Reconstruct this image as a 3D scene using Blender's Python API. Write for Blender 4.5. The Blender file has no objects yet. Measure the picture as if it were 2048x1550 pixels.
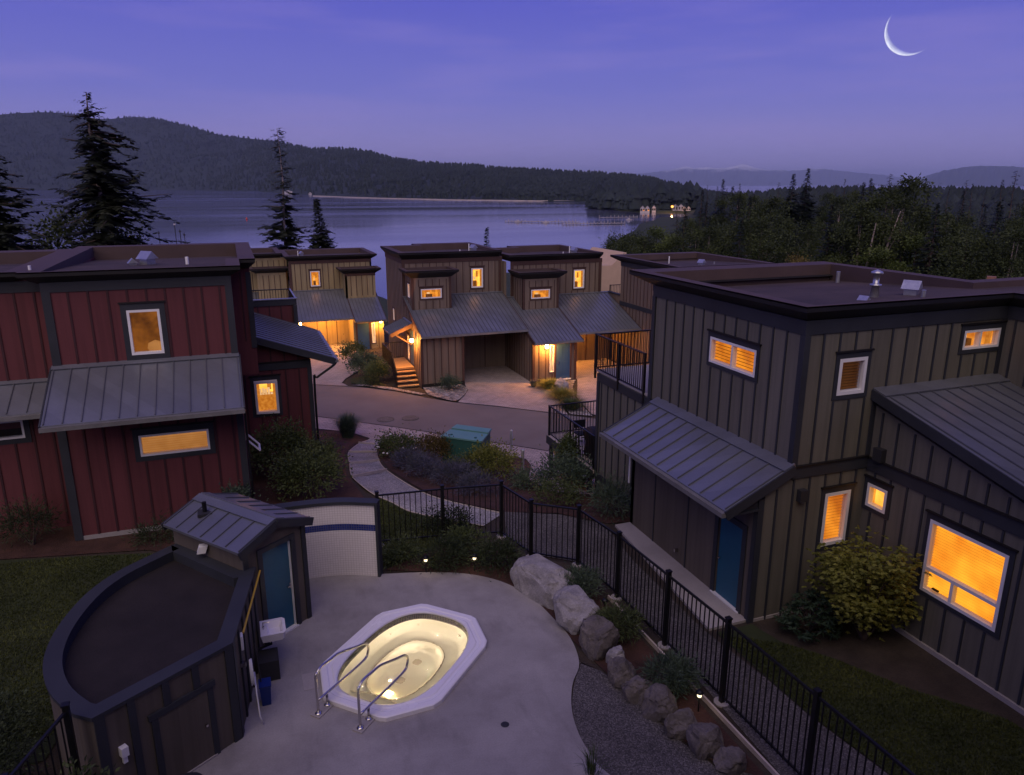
import bpy, bmesh, math, random
import numpy as np
from mathutils import Vector, Matrix, noise
from mathutils.geometry import tessellate_polygon

SC = bpy.context.scene
COL = SC.collection
R = math.radians

# ------------------------------------------------------------------ camera
cd = bpy.data.cameras.new('camera')
cam = bpy.data.objects.new('camera', cd)
COL.objects.link(cam)
cam.location = (0, 0, 9.0)
cam.rotation_euler = (R(90 - 15.28), 0, R(-20.45))
cd.sensor_fit = 'HORIZONTAL'
cd.sensor_width = 36
cd.lens = 1483 / 2048 * 36
cd.clip_start = 0.1
cd.clip_end = 120000
SC.camera = cam

# ------------------------------------------------------------------ world
wd = bpy.data.worlds.new('World')
SC.world = wd
wd.use_nodes = True
nt = wd.node_tree
nt.nodes.clear()
N = nt.nodes.new
L = nt.links.new
out = N('ShaderNodeOutputWorld')
bg = N('ShaderNodeBackground')
L(bg.outputs[0], out.inputs[0])
SUN_EL, SUN_AZ = R(46), R(210)          # afterglow high behind the camera
sky = N('ShaderNodeTexSky')
sky.sky_type = 'NISHITA'
sky.sun_disc = False
sky.sun_elevation = R(1.0)
sky.sun_rotation = SUN_AZ
sky.altitude = 30
sky.air_density = 1.0
sky.dust_density = 0.6
sky.ozone_density = 4.0
tc = N('ShaderNodeTexCoord')
sep = N('ShaderNodeSeparateXYZ')
L(tc.outputs['Generated'], sep.inputs[0])
ramp = N('ShaderNodeValToRGB')
e = ramp.color_ramp
e.elements[0].position = 0.0
e.elements[0].color = (0.235, 0.196, 0.400, 1)
e.elements[1].position = 1.0
e.elements[1].color = (0.060, 0.055, 0.300, 1)
for p, c in ((0.05, (0.200, 0.178, 0.420, 1)), (0.11, (0.124, 0.126, 0.420, 1)), (0.21, (0.076, 0.079, 0.395, 1)), (0.45, (0.055, 0.057, 0.300, 1))):
    el = e.elements.new(p)
    el.color = c
L(sep.outputs['Z'], ramp.inputs[0])
# thin streaks of cirrus
mp = N('ShaderNodeMapping')
mp.inputs['Rotation'].default_value = (0.10, 0.05, 0.3)
mp.inputs['Scale'].default_value = (1.6, 1.6, 13)
L(tc.outputs['Generated'], mp.inputs[0])
nz = N('ShaderNodeTexNoise')
nz.inputs['Scale'].default_value = 2.2
nz.inputs['Detail'].default_value = 7
nz.inputs['Roughness'].default_value = 0.55
L(mp.outputs[0], nz.inputs['Vector'])
cr = N('ShaderNodeValToRGB')
cr.color_ramp.elements[0].position = 0.47
cr.color_ramp.elements[0].color = (0, 0, 0, 1)
cr.color_ramp.elements[1].position = 0.78
cr.color_ramp.elements[1].color = (0.30, 0.30, 0.30, 1)
L(nz.outputs[0], cr.inputs[0])
mixc = N('ShaderNodeMixRGB')
mixc.inputs[2].default_value = (0.27, 0.20, 0.46, 1)
L(cr.outputs[0], mixc.inputs[0])
L(ramp.outputs[0], mixc.inputs[1])
tint = N('ShaderNodeMixRGB')
tint.blend_type = 'MULTIPLY'
tint.inputs[0].default_value = 1
tint.inputs[2].default_value = (0.010, 0.008, 0.012, 1)
L(sky.outputs[0], tint.inputs[1])
addn = N('ShaderNodeMixRGB')
addn.blend_type = 'ADD'
addn.inputs[0].default_value = 1
L(mixc.outputs[0], addn.inputs[1])
L(tint.outputs[0], addn.inputs[2])
L(addn.outputs[0], bg.inputs[0])
bg.inputs[1].default_value = 1.22

# ------------------------------------------------------------------ sun (soft afterglow)
sl = bpy.data.lights.new('afterglow', 'SUN')
sl.energy = 1.55
sl.angle = R(70)
sl.color = (1.0, 0.80, 0.58)
so = bpy.data.objects.new('afterglow', sl)
COL.objects.link(so)
dv = Vector((math.sin(SUN_AZ) * math.cos(SUN_EL), math.cos(SUN_AZ) * math.cos(SUN_EL), math.sin(SUN_EL)))
so.rotation_euler = dv.to_track_quat('Z', 'Y').to_euler()
so.location = (0, -20, 40)

SC.view_settings.view_transform = 'Standard'
SC.view_settings.look = 'None'
SC.view_settings.exposure = 0.22
SC.view_settings.gamma = 1.0
SC.view_settings.use_curve_mapping = False
cy = SC.cycles
cy.max_bounces = 6
cy.diffuse_bounces = 3
cy.glossy_bounces = 3
cy.transmission_bounces = 4
cy.transparent_max_bounces = 12
cy.volume_bounces = 0
cy.caustics_reflective = False
cy.caustics_refractive = False
cy.sample_clamp_indirect = 6
cy.use_denoising = True

# ------------------------------------------------------------------ materials
MATS = {}


def newmat(name):
    m = bpy.data.materials.new(name)
    m.use_nodes = True
    MATS[name] = m
    t = m.node_tree
    t.nodes.clear()
    o = t.nodes.new('ShaderNodeOutputMaterial')
    return m, t, o


def pos(t, scale=(1, 1, 1), rot=(0, 0, 0)):
    g = t.nodes.new('ShaderNodeNewGeometry')
    m = t.nodes.new('ShaderNodeMapping')
    m.inputs['Scale'].default_value = scale
    m.inputs['Rotation'].default_value = rot
    t.links.new(g.outputs['Position'], m.inputs[0])
    return m.outputs[0]


def noise_node(t, vec, scale, detail=5, rough=0.55):
    n = t.nodes.new('ShaderNodeTexNoise')
    n.inputs['Scale'].default_value = scale
    n.inputs['Detail'].default_value = detail
    n.inputs['Roughness'].default_value = rough
    t.links.new(vec, n.inputs['Vector'])
    return n.outputs[0]


def ramp_node(t, fac, stops):
    r = t.nodes.new('ShaderNodeValToRGB')
    cr_ = r.color_ramp
    while len(cr_.elements) > len(stops):
        cr_.elements.remove(cr_.elements[-1])
    while len(cr_.elements) < len(stops):
        cr_.elements.new(1.0)
    for el_, (p, c) in zip(cr_.elements, stops):
        el_.position = p
        el_.color = (*c, 1) if len(c) == 3 else c
    t.links.new(fac, r.inputs[0])
    return r.outputs[0]


def mixrgb(t, a, b, fac, mode='MIX'):
    m = t.nodes.new('ShaderNodeMixRGB')
    m.blend_type = mode
    for i, v in ((0, fac), (1, a), (2, b)):
        if isinstance(v, (int, float)):
            m.inputs[i].default_value = v
        elif isinstance(v, tuple):
            m.inputs[i].default_value = (*v, 1) if len(v) == 3 else v
        else:
            t.links.new(v, m.inputs[i])
    return m.outputs[0]


def bump(t, h, strength, dist=0.02):
    b = t.nodes.new('ShaderNodeBump')
    b.inputs['Strength'].default_value = strength
    b.inputs['Distance'].default_value = dist
    t.links.new(h, b.inputs['Height'])
    return b.outputs[0]


def princ(t, o, col, rough=0.8, metal=0.0, spec=0.3, normal=None):
    p = t.nodes.new('ShaderNodeBsdfPrincipled')
    for key, v in (('Base Color', col), ('Roughness', rough)):
        if isinstance(v, tuple):
            p.inputs[key].default_value = (*v, 1) if len(v) == 3 else v
        elif isinstance(v, (int, float)):
            p.inputs[key].default_value = v
        else:
            t.links.new(v, p.inputs[key])
    p.inputs['Metallic'].default_value = metal
    p.inputs['Specular IOR Level'].default_value = spec
    if normal is not None:
        t.links.new(normal, p.inputs['Normal'])
    t.links.new(p.outputs[0], o.inputs[0])
    return p


def mul(c, k):
    return tuple(min(1, x * k) for x in c)


def M(name, col, rough=0.8, var=0.18, scale=1.6, fine=30, bs=0.15, metal=0.0, spec=0.3, stretch=(1, 1, 1), bd=0.01):
    """painted / mineral surface: large blotches, fine grain, light relief"""
    m, t, o = newmat(name)
    v = pos(t, stretch)
    a = noise_node(t, v, scale, 6, 0.6)
    b = noise_node(t, v, fine, 3)
    c1 = ramp_node(t, a, ((0.25, mul(col, 1 - var)), (0.75, mul(col, 1 + var))))
    c2 = mixrgb(t, c1, ramp_node(t, b, ((0.3, (1 - var * 0.7,) * 3), (0.7, (1.0,) * 3))), 1.0, 'MULTIPLY')
    rr = t.nodes.new('ShaderNodeMapRange')
    rr.inputs['To Min'].default_value = max(0.05, rough - 0.12)
    rr.inputs['To Max'].default_value = min(1, rough + 0.12)
    t.links.new(a, rr.inputs[0])
    princ(t, o, c2, rr.outputs[0], metal, spec, bump(t, b, bs, bd) if bs else None)
    return m


def EM(name, col, strength, col2=None, scale=3.0):
    m, t, o = newmat(name)
    em = t.nodes.new('ShaderNodeEmission')
    em.inputs[1].default_value = strength
    if col2:
        a = noise_node(t, pos(t), scale, 2)
        t.links.new(ramp_node(t, a, ((0.35, col2), (0.65, col))), em.inputs[0])
    else:
        em.inputs[0].default_value = (*col, 1)
    t.links.new(em.outputs[0], o.inputs[0])
    return m


def LEAF(name, c_dark, c_light, scale=1.3, trans=0.25, rough=0.6):
    m, t, o = newmat(name)
    a = noise_node(t, pos(t), scale, 3)
    b = noise_node(t, pos(t), scale * 9, 2)
    c = mixrgb(t, ramp_node(t, a, ((0.3, c_dark), (0.7, c_light))), ramp_node(t, b, ((0.3, (0.7,) * 3), (0.7, (1.15,) * 3))), 1.0, 'MULTIPLY')
    p = princ(t, o, c, rough, 0, 0.25)
    tr = t.nodes.new('ShaderNodeBsdfTranslucent')
    t.links.new(c, tr.inputs[0])
    mx = t.nodes.new('ShaderNodeMixShader')
    mx.inputs[0].default_value = trans
    t.links.new(p.outputs[0], mx.inputs[1])
    t.links.new(tr.outputs[0], mx.inputs[2])
    t.links.new(mx.outputs[0], o.inputs[0])
    return m


def GRAVEL(name, cols, scale, bs=0.6):
    m, t, o = newmat(name)
    v = pos(t)
    vo = t.nodes.new('ShaderNodeTexVoronoi')
    vo.inputs['Scale'].default_value = scale
    t.links.new(v, vo.inputs['Vector'])
    sp = t.nodes.new('ShaderNodeSeparateColor')
    t.links.new(vo.outputs['Color'], sp.inputs[0])
    c = ramp_node(t, sp.outputs[0], tuple((i / (len(cols) - 1), q) for i, q in enumerate(cols)))
    big = noise_node(t, v, 1.2, 4)
    c = mixrgb(t, c, ramp_node(t, big, ((0.3, (0.75,) * 3), (0.7, (1.1,) * 3))), 1.0, 'MULTIPLY')
    inv = ramp_node(t, vo.outputs['Distance'], ((0.0, (1, 1, 1)), (0.8, (0, 0, 0))))
    princ(t, o, c, 0.9, 0, 0.2, bump(t, inv, bs, 0.8 / scale))
    return m


def BRICKS(name, c1, c2, mortar, bw, bh, gap, rot=0.0, off=0.5, rough=0.85, bs=0.4, plane='XY', spec=0.3, var=0.25):
    m, t, o = newmat(name)
    v = pos(t, (1, 1, 1), (0, 0, rot))
    if plane != 'XY':
        s = t.nodes.new('ShaderNodeSeparateXYZ')
        t.links.new(v, s.inputs[0])
        cb = t.nodes.new('ShaderNodeCombineXYZ')
        t.links.new(s.outputs['X'], cb.inputs[0])
        t.links.new(s.outputs['Z'], cb.inputs[1])
        v2 = cb.outputs[0]
    else:
        v2 = v
    b = t.nodes.new('ShaderNodeTexBrick')
    b.offset = off
    b.inputs['Color1'].default_value = (*c1, 1)
    b.inputs['Color2'].default_value = (*c2, 1)
    b.inputs['Mortar'].default_value = (*mortar, 1)
    b.inputs['Scale'].default_value = 1
    b.inputs['Brick Width'].default_value = bw
    b.inputs['Row Height'].default_value = bh
    b.inputs['Mortar Size'].default_value = gap
    t.links.new(v2, b.inputs['Vector'])
    a = noise_node(t, v, 0.9, 5)
    c = mixrgb(t, b.outputs['Color'], ramp_node(t, a, ((0.3, (1 - var,) * 3), (0.7, (1.0 + var * 0.5,) * 3))), 1.0, 'MULTIPLY')
    inv = ramp_node(t, b.outputs['Fac'], ((0, (1, 1, 1)), (1, (0, 0, 0))))
    princ(t, o, c, rough, 0, spec, bump(t, inv, bs, 0.01))
    return m


M('taupe siding', (0.150, 0.139, 0.112), 0.75, 0.14, 0.8, 60, 0.12, stretch=(1, 1, 0.5))
M('taupe panel', (0.115, 0.096, 0.078), 0.75, 0.10, 0.7, 60, 0.08)
M('brown siding', (0.180, 0.136, 0.108), 0.75, 0.12, 0.8, 60, 0.12, stretch=(1, 1, 0.5))
M('olive siding', (0.290, 0.235, 0.135), 0.75, 0.12, 0.8, 60, 0.12, stretch=(1, 1, 0.5))
M('red siding', (0.128, 0.037, 0.043), 0.72, 0.14, 0.8, 60, 0.12, stretch=(1, 1, 0.5))
M('slate trim', (0.034, 0.037, 0.046), 0.6, 0.2, 1.2, 50, 0.1)
M('maroon trim', (0.052, 0.020, 0.024), 0.65, 0.2, 1.2, 50, 0.1)
M('umber trim', (0.070, 0.038, 0.032), 0.65, 0.2, 1.2, 50, 0.1)
M('black fascia', (0.014, 0.013, 0.014), 0.55, 0.3, 1.2, 40, 0.1)
M('roof felt', (0.066, 0.047, 0.046), 0.9, 0.28, 0.7, 45, 0.4)
M('roof cap', (0.080, 0.053, 0.052), 0.75, 0.2, 0.9, 40, 0.2)
M('shed felt', (0.024, 0.019, 0.019), 0.95, 0.35, 1.4, 60, 0.5)
M('seam metal', (0.190, 0.200, 0.232), 0.33, 0.10, 0.9, 25, 0.03, 0.45, 0.5)
M('seam rib', (0.125, 0.130, 0.150), 0.45, 0.14, 0.9, 25, 0.03, 0.35, 0.5)
M('gutter metal', (0.240, 0.235, 0.235), 0.4, 0.2, 2, 30, 0.03, 0.4, 0.5)
M('white vinyl', (0.80, 0.79, 0.80), 0.4, 0.04, 2, 30, 0.02, 0, 0.5)
M('blue door', (0.018, 0.100, 0.170), 0.5, 0.12, 1.5, 40, 0.06, 0, 0.4)
M('slate blue door', (0.030, 0.085, 0.200), 0.5, 0.12, 1.5, 40, 0.06, 0, 0.4)
M('black iron', (0.010, 0.010, 0.012), 0.45, 0.3, 3, 60, 0.05, 0.3, 0.5)
M('steel', (0.62, 0.60, 0.58), 0.22, 0.08, 6, 80, 0.0, 1.0, 0.5)
M('galvanised', (0.50, 0.51, 0.54), 0.35, 0.15, 9, 60, 0.02, 0.8, 0.5)
M('concrete', (0.315, 0.296, 0.290), 0.85, 0.20, 0.55, 35, 0.25)
for nm in ('taupe siding', 'brown siding', 'olive siding', 'red siding', 'seam metal', 'taupe panel'):
    t = MATS[nm].node_tree
    pb = [n_ for n_ in t.nodes if n_.type == 'BSDF_PRINCIPLED'][0]
    old = pb.inputs['Base Color'].links[0].from_socket
    sx = t.nodes.new('ShaderNodeSeparateXYZ')
    t.links.new(pos(t), sx.inputs[0])
    ad = t.nodes.new('ShaderNodeMath')
    ad.operation = 'ADD'
    t.links.new(sx.outputs[0], ad.inputs[0])
    t.links.new(sx.outputs[1], ad.inputs[1])
    sn = t.nodes.new('ShaderNodeMath')
    sn.operation = 'SNAP'
    t.links.new(ad.outputs[0], sn.inputs[0])
    sn.inputs[1].default_value = 0.41
    wn_ = t.nodes.new('ShaderNodeTexWhiteNoise')
    wn_.noise_dimensions = '1D'
    t.links.new(sn.outputs[0], wn_.inputs['W'])
    tone = ramp_node(t, wn_.outputs['Value'], ((0.0, (0.90,) * 3), (1.0, (1.07,) * 3)))
    stk = ramp_node(t, noise_node(t, pos(t, (9, 9, 0.35)), 1.0, 5, 0.6), ((0.36, ((0.97,) if nm == 'seam metal' else (0.84,)) * 3), (0.56, (1.0,) * 3)))
    t.links.new(mixrgb(t, mixrgb(t, old, tone, 1.0, 'MULTIPLY'), stk, 1.0, 'MULTIPLY'), pb.inputs['Base Color'])
t = MATS['roof felt'].node_tree
pb = [n_ for n_ in t.nodes if n_.type == 'BSDF_PRINCIPLED'][0]
old = pb.inputs['Base Color'].links[0].from_socket
bk = t.nodes.new('ShaderNodeTexBrick')
bk.offset = 0.4
bk.inputs['Scale'].default_value = 1
bk.inputs['Brick Width'].default_value = 5.0
bk.inputs['Row Height'].default_value = 0.95
bk.inputs['Mortar Size'].default_value = 0.018
bk.inputs['Color1'].default_value = (0.92, 0.92, 0.92, 1)
bk.inputs['Color2'].default_value = (1.06, 1.06, 1.06, 1)
bk.inputs['Mortar'].default_value = (0.62, 0.62, 0.62, 1)
t.links.new(pos(t), bk.inputs['Vector'])
pud = ramp_node(t, noise_node(t, pos(t), 0.45, 6, 0.62), ((0.38, (0.72, 0.72, 0.74)), (0.47, (1.0,) * 3), (0.62, (1.12, 1.1, 1.08))))
t.links.new(mixrgb(t, mixrgb(t, old, bk.outputs['Color'], 1.0, 'MULTIPLY'), pud, 1.0, 'MULTIPLY'), pb.inputs['Base Color'])
m = MATS['concrete']
t = m.node_tree
pb = [n_ for n_ in t.nodes if n_.type == 'BSDF_PRINCIPLED'][0]
old = pb.inputs['Base Color'].links[0].from_socket
st1 = ramp_node(t, noise_node(t, pos(t, (1, 1, 1), (0, 0, 0.5)), 0.8, 8, 0.68), ((0.38, (0.83, 0.82, 0.82)), (0.54, (1.0,) * 3), (0.72, (1.06, 1.05, 1.05))))
st2 = ramp_node(t, noise_node(t, pos(t, (3.2, 0.9, 1), (0, 0, -0.7)), 0.9, 6, 0.6), ((0.32, (0.88,) * 3), (0.46, (1.0,) * 3)))
t.links.new(mixrgb(t, mixrgb(t, old, st1, 1.0, 'MULTIPLY'), st2, 1.0, 'MULTIPLY'), pb.inputs['Base Color'])
M('pale concrete', (0.36, 0.33, 0.32), 0.85, 0.16, 0.8, 35, 0.25)
M('asphalt', (0.160, 0.138, 0.138), 0.9, 0.16, 0.6, 90, 0.35)
M('mulch', (0.070, 0.034, 0.026), 0.95, 0.45, 2.2, 38, 0.9, bd=0.03)
M('soil', (0.052, 0.040, 0.030), 0.95, 0.4, 2, 30, 0.9, bd=0.03)
M('lawn soil', (0.034, 0.045, 0.016), 0.95, 0.35, 1.2, 60, 0.8, bd=0.02)
M('timber', (0.50, 0.43, 0.37), 0.8, 0.2, 3, 30, 0.25, stretch=(1, 1, 4))
M('tread timber', (0.33, 0.22, 0.12), 0.8, 0.2, 3, 30, 0.25)
M('granite', (0.320, 0.302, 0.302), 0.85, 0.40, 3.2, 26, 0.7, bd=0.02)
M('brown rock', (0.140, 0.122, 0.112), 0.9, 0.45, 3.0, 22, 0.8, bd=0.02)
M('acrylic', (0.78, 0.76, 0.80), 0.25, 0.03, 2, 20, 0.0, 0, 0.5)
M('tub shell', (0.84, 0.80, 0.74), 0.35, 0.03, 2, 20, 0.0, 0, 0.4)
M('tub line', (0.26, 0.22, 0.18), 0.5, 0.1, 2, 20, 0.0)
M('teal paint', (0.026, 0.092, 0.086), 0.45, 0.10, 1.5, 30, 0.04, 0, 0.4)
M('teal lid', (0.110, 0.250, 0.255), 0.45, 0.08, 1.5, 30, 0.04, 0, 0.4)
M('yellow pole', (0.55, 0.36, 0.045), 0.45, 0.1, 4, 30, 0.02)
M('blue plastic', (0.010, 0.028, 0.17), 0.4, 0.1, 3, 30, 0.02, 0, 0.4)
M('white plastic', (0.72, 0.72, 0.74), 0.45, 0.05, 3, 30, 0.02, 0, 0.4)
M('dark plastic', (0.030, 0.030, 0.034), 0.6, 0.15, 3, 30, 0.04)
M('grill cover', (0.012, 0.012, 0.014), 0.7, 0.3, 4, 30, 0.2)
M('beige stucco', (0.50, 0.36, 0.25), 0.9, 0.08, 1.5, 40, 0.2)
M('bark', (0.090, 0.066, 0.055), 0.95, 0.35, 2.5, 14, 0.8, stretch=(1, 1, 0.3), bd=0.05)
M('pale bark', (0.34, 0.28, 0.24), 0.95, 0.3, 2.5, 14, 0.5, stretch=(1, 1, 0.3), bd=0.03)
M('far rock', (0.17, 0.13, 0.12), 0.95, 0.3, 0.02, 0.2, 0.0)
M('shore log', (0.42, 0.36, 0.33), 0.9, 0.2, 0.1, 1.0, 0.0)
M('dock', (0.40, 0.36, 0.36), 0.9, 0.2, 0.3, 2.0, 0.0)
M('far white', (0.50, 0.46, 0.48), 0.7, 0.1, 0.2, 1.0, 0.0)
M('far roof', (0.10, 0.085, 0.09), 0.9, 0.2, 0.2, 2.0, 0.0)
M('brick', (0.24, 0.12, 0.085), 0.9, 0.2, 3.0, 20, 0.2)
M('red buoy', (0.55, 0.06, 0.03), 0.6, 0.1, 3.0, 20, 0.0)
GRAVEL('path gravel', ((0.16, 0.15, 0.155), (0.26, 0.245, 0.25), (0.33, 0.31, 0.315), (0.46, 0.44, 0.44)), 38)
GRAVEL('dark gravel', ((0.050, 0.046, 0.046), (0.078, 0.071, 0.070), (0.105, 0.096, 0.093), (0.18, 0.165, 0.16)), 48)
GRAVEL('cobbles', ((0.13, 0.115, 0.11), (0.24, 0.21, 0.20), (0.36, 0.32, 0.30), (0.48, 0.43, 0.40)), 8, 0.9)
BRICKS('pavers', (0.33, 0.275, 0.270), (0.43, 0.355, 0.340), (0.15, 0.125, 0.125), 0.22, 0.11, 0.007, 0.62, 0.5, 0.9, 0.5)
BRICKS('white tiles', (0.74, 0.70, 0.71), (0.78, 0.74, 0.75), (0.55, 0.50, 0.51), 0.058, 0.058, 0.004, 0, 0.0, 0.35, 0.25, 'XZ', 0.5, 0.06)
BRICKS('blue tiles', (0.010, 0.022, 0.16), (0.018, 0.040, 0.24), (0.12, 0.12, 0.19), 0.052, 0.052, 0.005, 0, 0.0, 0.25, 0.3, 'XZ', 0.5, 0.1)
BRICKS('tub tiles', (0.018, 0.016, 0.075), (0.035, 0.030, 0.120), (0.22, 0.19, 0.20), 0.035, 0.035, 0.005, 0.785, 0.0, 0.3, 0.3, 'XZ', 0.5, 0.1)
LEAF('yew green', (0.026, 0.040, 0.020), (0.062, 0.085, 0.036))
LEAF('bush green', (0.0476, 0.0688, 0.0264), (0.1265, 0.161, 0.0575))
LEAF('maple green', (0.1219, 0.143, 0.0293), (0.324, 0.324, 0.0688), 2.5, 0.35)
LEAF('rhodo green', (0.022, 0.046, 0.028), (0.052, 0.085, 0.046))
LEAF('lime green', (0.108, 0.1296, 0.0264), (0.225, 0.2375, 0.0575), 2.0, 0.3)
LEAF('russet green', (0.072, 0.052, 0.018), (0.135, 0.105, 0.034), 2.0, 0.3)
LEAF('lavender', (0.060, 0.068, 0.075), (0.125, 0.120, 0.190), 2.0, 0.2)
LEAF('sage green', (0.044, 0.0726, 0.0506), (0.12, 0.168, 0.102), 2.0, 0.2)
LEAF('blade green', (0.034, 0.056, 0.018), (0.085, 0.115, 0.036), 1.0, 0.3)
LEAF('lawn green', (0.0382, 0.0529, 0.0118), (0.1042, 0.121, 0.0268), 0.7, 0.3)
LEAF('conifer', (0.014, 0.020, 0.014), (0.036, 0.042, 0.024), 0.5, 0.1)
LEAF('fir', (0.012, 0.022, 0.018), (0.030, 0.044, 0.030), 0.5, 0.1)
LEAF('alder', (0.0208, 0.0313, 0.0104), (0.0799, 0.1041, 0.0314), 0.25, 0.25)
LEAF('alder bright', (0.0441, 0.0672, 0.0147), (0.1288, 0.168, 0.0392), 0.25, 0.25)
LEAF('willow', (0.120, 0.092, 0.020), (0.200, 0.155, 0.040), 0.4, 0.25)
LEAF('far conifer', (0.016, 0.024, 0.024), (0.034, 0.046, 0.044), 0.01, 0.0, 0.9)
EM('lamp bulb', (1.0, 0.60, 0.18), 45)
EM('quay glow', (1.0, 0.36, 0.07), 3.5)
EM('path bulb', (1.0, 0.78, 0.50), 2.2)
EM('lit room', (1.0, 0.36, 0.035), 1.15, (0.50, 0.13, 0.012), 2.6)  # rooms, blinds and curtains glow themselves, standing in for indoor lamps
EM('lit room bright', (1.0, 0.47, 0.06), 1.75, (0.80, 0.25, 0.025), 2.6)
EM('orange room glow', (1.0, 0.34, 0.04), 0.62, (0.72, 0.20, 0.018), 9.0)
EM('dim room', (0.34, 0.105, 0.016), 0.7, (0.10, 0.030, 0.008), 2.5)
EM('lit blind', (1.0, 0.40, 0.026), 1.35, (0.72, 0.20, 0.012), 1.25)
EM('amber lit blind', (1.0, 0.31, 0.022), 1.0, (0.55, 0.13, 0.010), 1.8)
EM('tan lit blind', (0.80, 0.33, 0.09), 0.55, (0.55, 0.21, 0.05), 1.5)
EM('deep gap', (0.30, 0.085, 0.010), 0.4)
EM('dim blind', (0.20, 0.068, 0.018), 0.45, (0.10, 0.034, 0.010), 1.6)
EM('blind gap', (0.55, 0.17, 0.016), 0.55)
EM('pale room glow', (1.0, 0.62, 0.30), 0.95, (0.80, 0.44, 0.18), 2.0)
m, t, o = newmat('moonlight')
at_ = t.nodes.new('ShaderNodeAttribute')
at_.attribute_name = 'lit'
em_ = t.nodes.new('ShaderNodeEmission')
em_.inputs[1].default_value = 1.25
t.links.new(mixrgb(t, ramp_node(t, at_.outputs['Fac'], ((0.0, (0.16, 0.16, 0.46)), (0.45, (0.62, 0.64, 0.84)), (1.0, (0.98, 0.98, 1.0)))), ramp_node(t, noise_node(t, pos(t), 0.0009, 4), ((0.35, (0.78,) * 3), (0.6, (1.0,) * 3))), 1.0, 'MULTIPLY'), em_.inputs[0])
t.links.new(em_.outputs[0], o.inputs[0])
EM('tub lamp lens', (1.0, 0.70, 0.26), 9)
M('navy glaze', (0.016, 0.014, 0.060), 0.25, 0.35, 9, 60, 0.0, 0, 0.5)
m, t, o = newmat('dark room')
princ(t, o, (0.010, 0.008, 0.007), 0.9)

# window glass and spa water: see-through with a fresnel sheen
for nm, tint_, ior, rgh in (('window glass', (0.96, 0.97, 1.0), 1.45, 0.02), ('spa water', (0.95, 0.99, 0.97), 1.33, 0.02)):
    m, t, o = newmat(nm)
    tr = t.nodes.new('ShaderNodeBsdfTransparent')
    tr.inputs[0].default_value = (*tint_, 1)
    gl = t.nodes.new('ShaderNodeBsdfGlossy')
    gl.inputs['Roughness'].default_value = rgh
    fr = t.nodes.new('ShaderNodeFresnel')
    gm = t.nodes.new('ShaderNodeNewGeometry')
    m1 = t.nodes.new('ShaderNodeMath')
    m1.operation = 'MULTIPLY_ADD'
    t.links.new(gm.outputs['Backfacing'], m1.inputs[0])
    m1.inputs[1].default_value = -2.0
    m1.inputs[2].default_value = 1.0
    m2 = t.nodes.new('ShaderNodeMath')
    m2.operation = 'POWER'
    m2.inputs[0].default_value = ior
    t.links.new(m1.outputs[0], m2.inputs[1])
    t.links.new(m2.outputs[0], fr.inputs[0])
    mx = t.nodes.new('ShaderNodeMixShader')
    t.links.new(fr.outputs[0], mx.inputs[0])
    t.links.new(tr.outputs[0], mx.inputs[1])
    t.links.new(gl.outputs[0], mx.inputs[2])
    if nm == 'spa water':
        rf = t.nodes.new('ShaderNodeBsdfRefraction')
        rf.inputs['Color'].default_value = (0.97, 1.0, 0.97, 1)
        rf.inputs['IOR'].default_value = 1.33
        rf.inputs['Roughness'].default_value = 0.0
        t.links.new(rf.outputs[0], mx.inputs[1])
        b = bump(t, noise_node(t, pos(t), 4.5, 2), 0.35, 0.05)
        t.links.new(b, gl.inputs['Normal'])
        t.links.new(b, rf.inputs['Normal'])
        t.links.new(b, fr.inputs['Normal'])
    t.links.new(mx.outputs[0], o.inputs[0])

# sea
m, t, o = newmat('sea')
v = pos(t, (0.05, 0.05, 0.05), (0, 0, 0.35))
w1 = noise_node(t, v, 9, 4)
v2 = pos(t, (0.0012, 0.006, 0.01), (0, 0, 0.35))
patch = noise_node(t, v2, 1.6, 5)
rg = ramp_node(t, patch, ((0.36, (0.06,) * 3), (0.66, (0.16,) * 3)))
p = princ(t, o, (0.075, 0.078, 0.125), 0.1, 0, 0.5, bump(t, w1, 0.035, 0.2))
p.inputs['IOR'].default_value = 1.55
t.links.new(rg, p.inputs['Roughness'])

# snow-streaked far range
m, t, o = newmat('far range')
sx = t.nodes.new('ShaderNodeSeparateXYZ')
t.links.new(pos(t), sx.inputs[0])
nn = noise_node(t, pos(t), 0.0011, 6, 0.7)
ad = t.nodes.new('ShaderNodeMath')
ad.operation = 'MULTIPLY_ADD'
t.links.new(nn, ad.inputs[0])
ad.inputs[1].default_value = 900
t.links.new(sx.outputs['Z'], ad.inputs[2])
md = t.nodes.new('ShaderNodeMapRange')
md.inputs['From Min'].default_value = 1180
md.inputs['From Max'].default_value = 1420
t.links.new(ad.outputs[0], md.inputs[0])
princ(t, o, mixrgb(t, (0.060, 0.070, 0.090), (0.80, 0.80, 0.82), md.outputs[0]), 0.9)

# ------------------------------------------------------------------ build helpers
WM = {}
UNIT = {}


def link(name, data, parent=None, Mx=None):
    o = bpy.data.objects.new(name, data)
    COL.objects.link(o)
    Mx = Mx or Matrix()
    if parent is not None:
        o.parent = parent
        o.matrix_parent_inverse = WM[parent.name].inverted()
    o.matrix_basis = Mx
    WM[o.name] = Mx
    return o


def tag(o, label=None, cat=None, group=None, kind=None):
    for k_, v_ in (('label', label), ('category', cat), ('group', group), ('kind', kind)):
        if v_:
            o[k_] = v_
    return o


def thing(name, label, cat, loc=(0, 0, 0), group=None):
    o = link(name, None, None, Matrix.Translation(loc))
    o.empty_display_size = 0.2
    return tag(o, label, cat, group)


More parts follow.
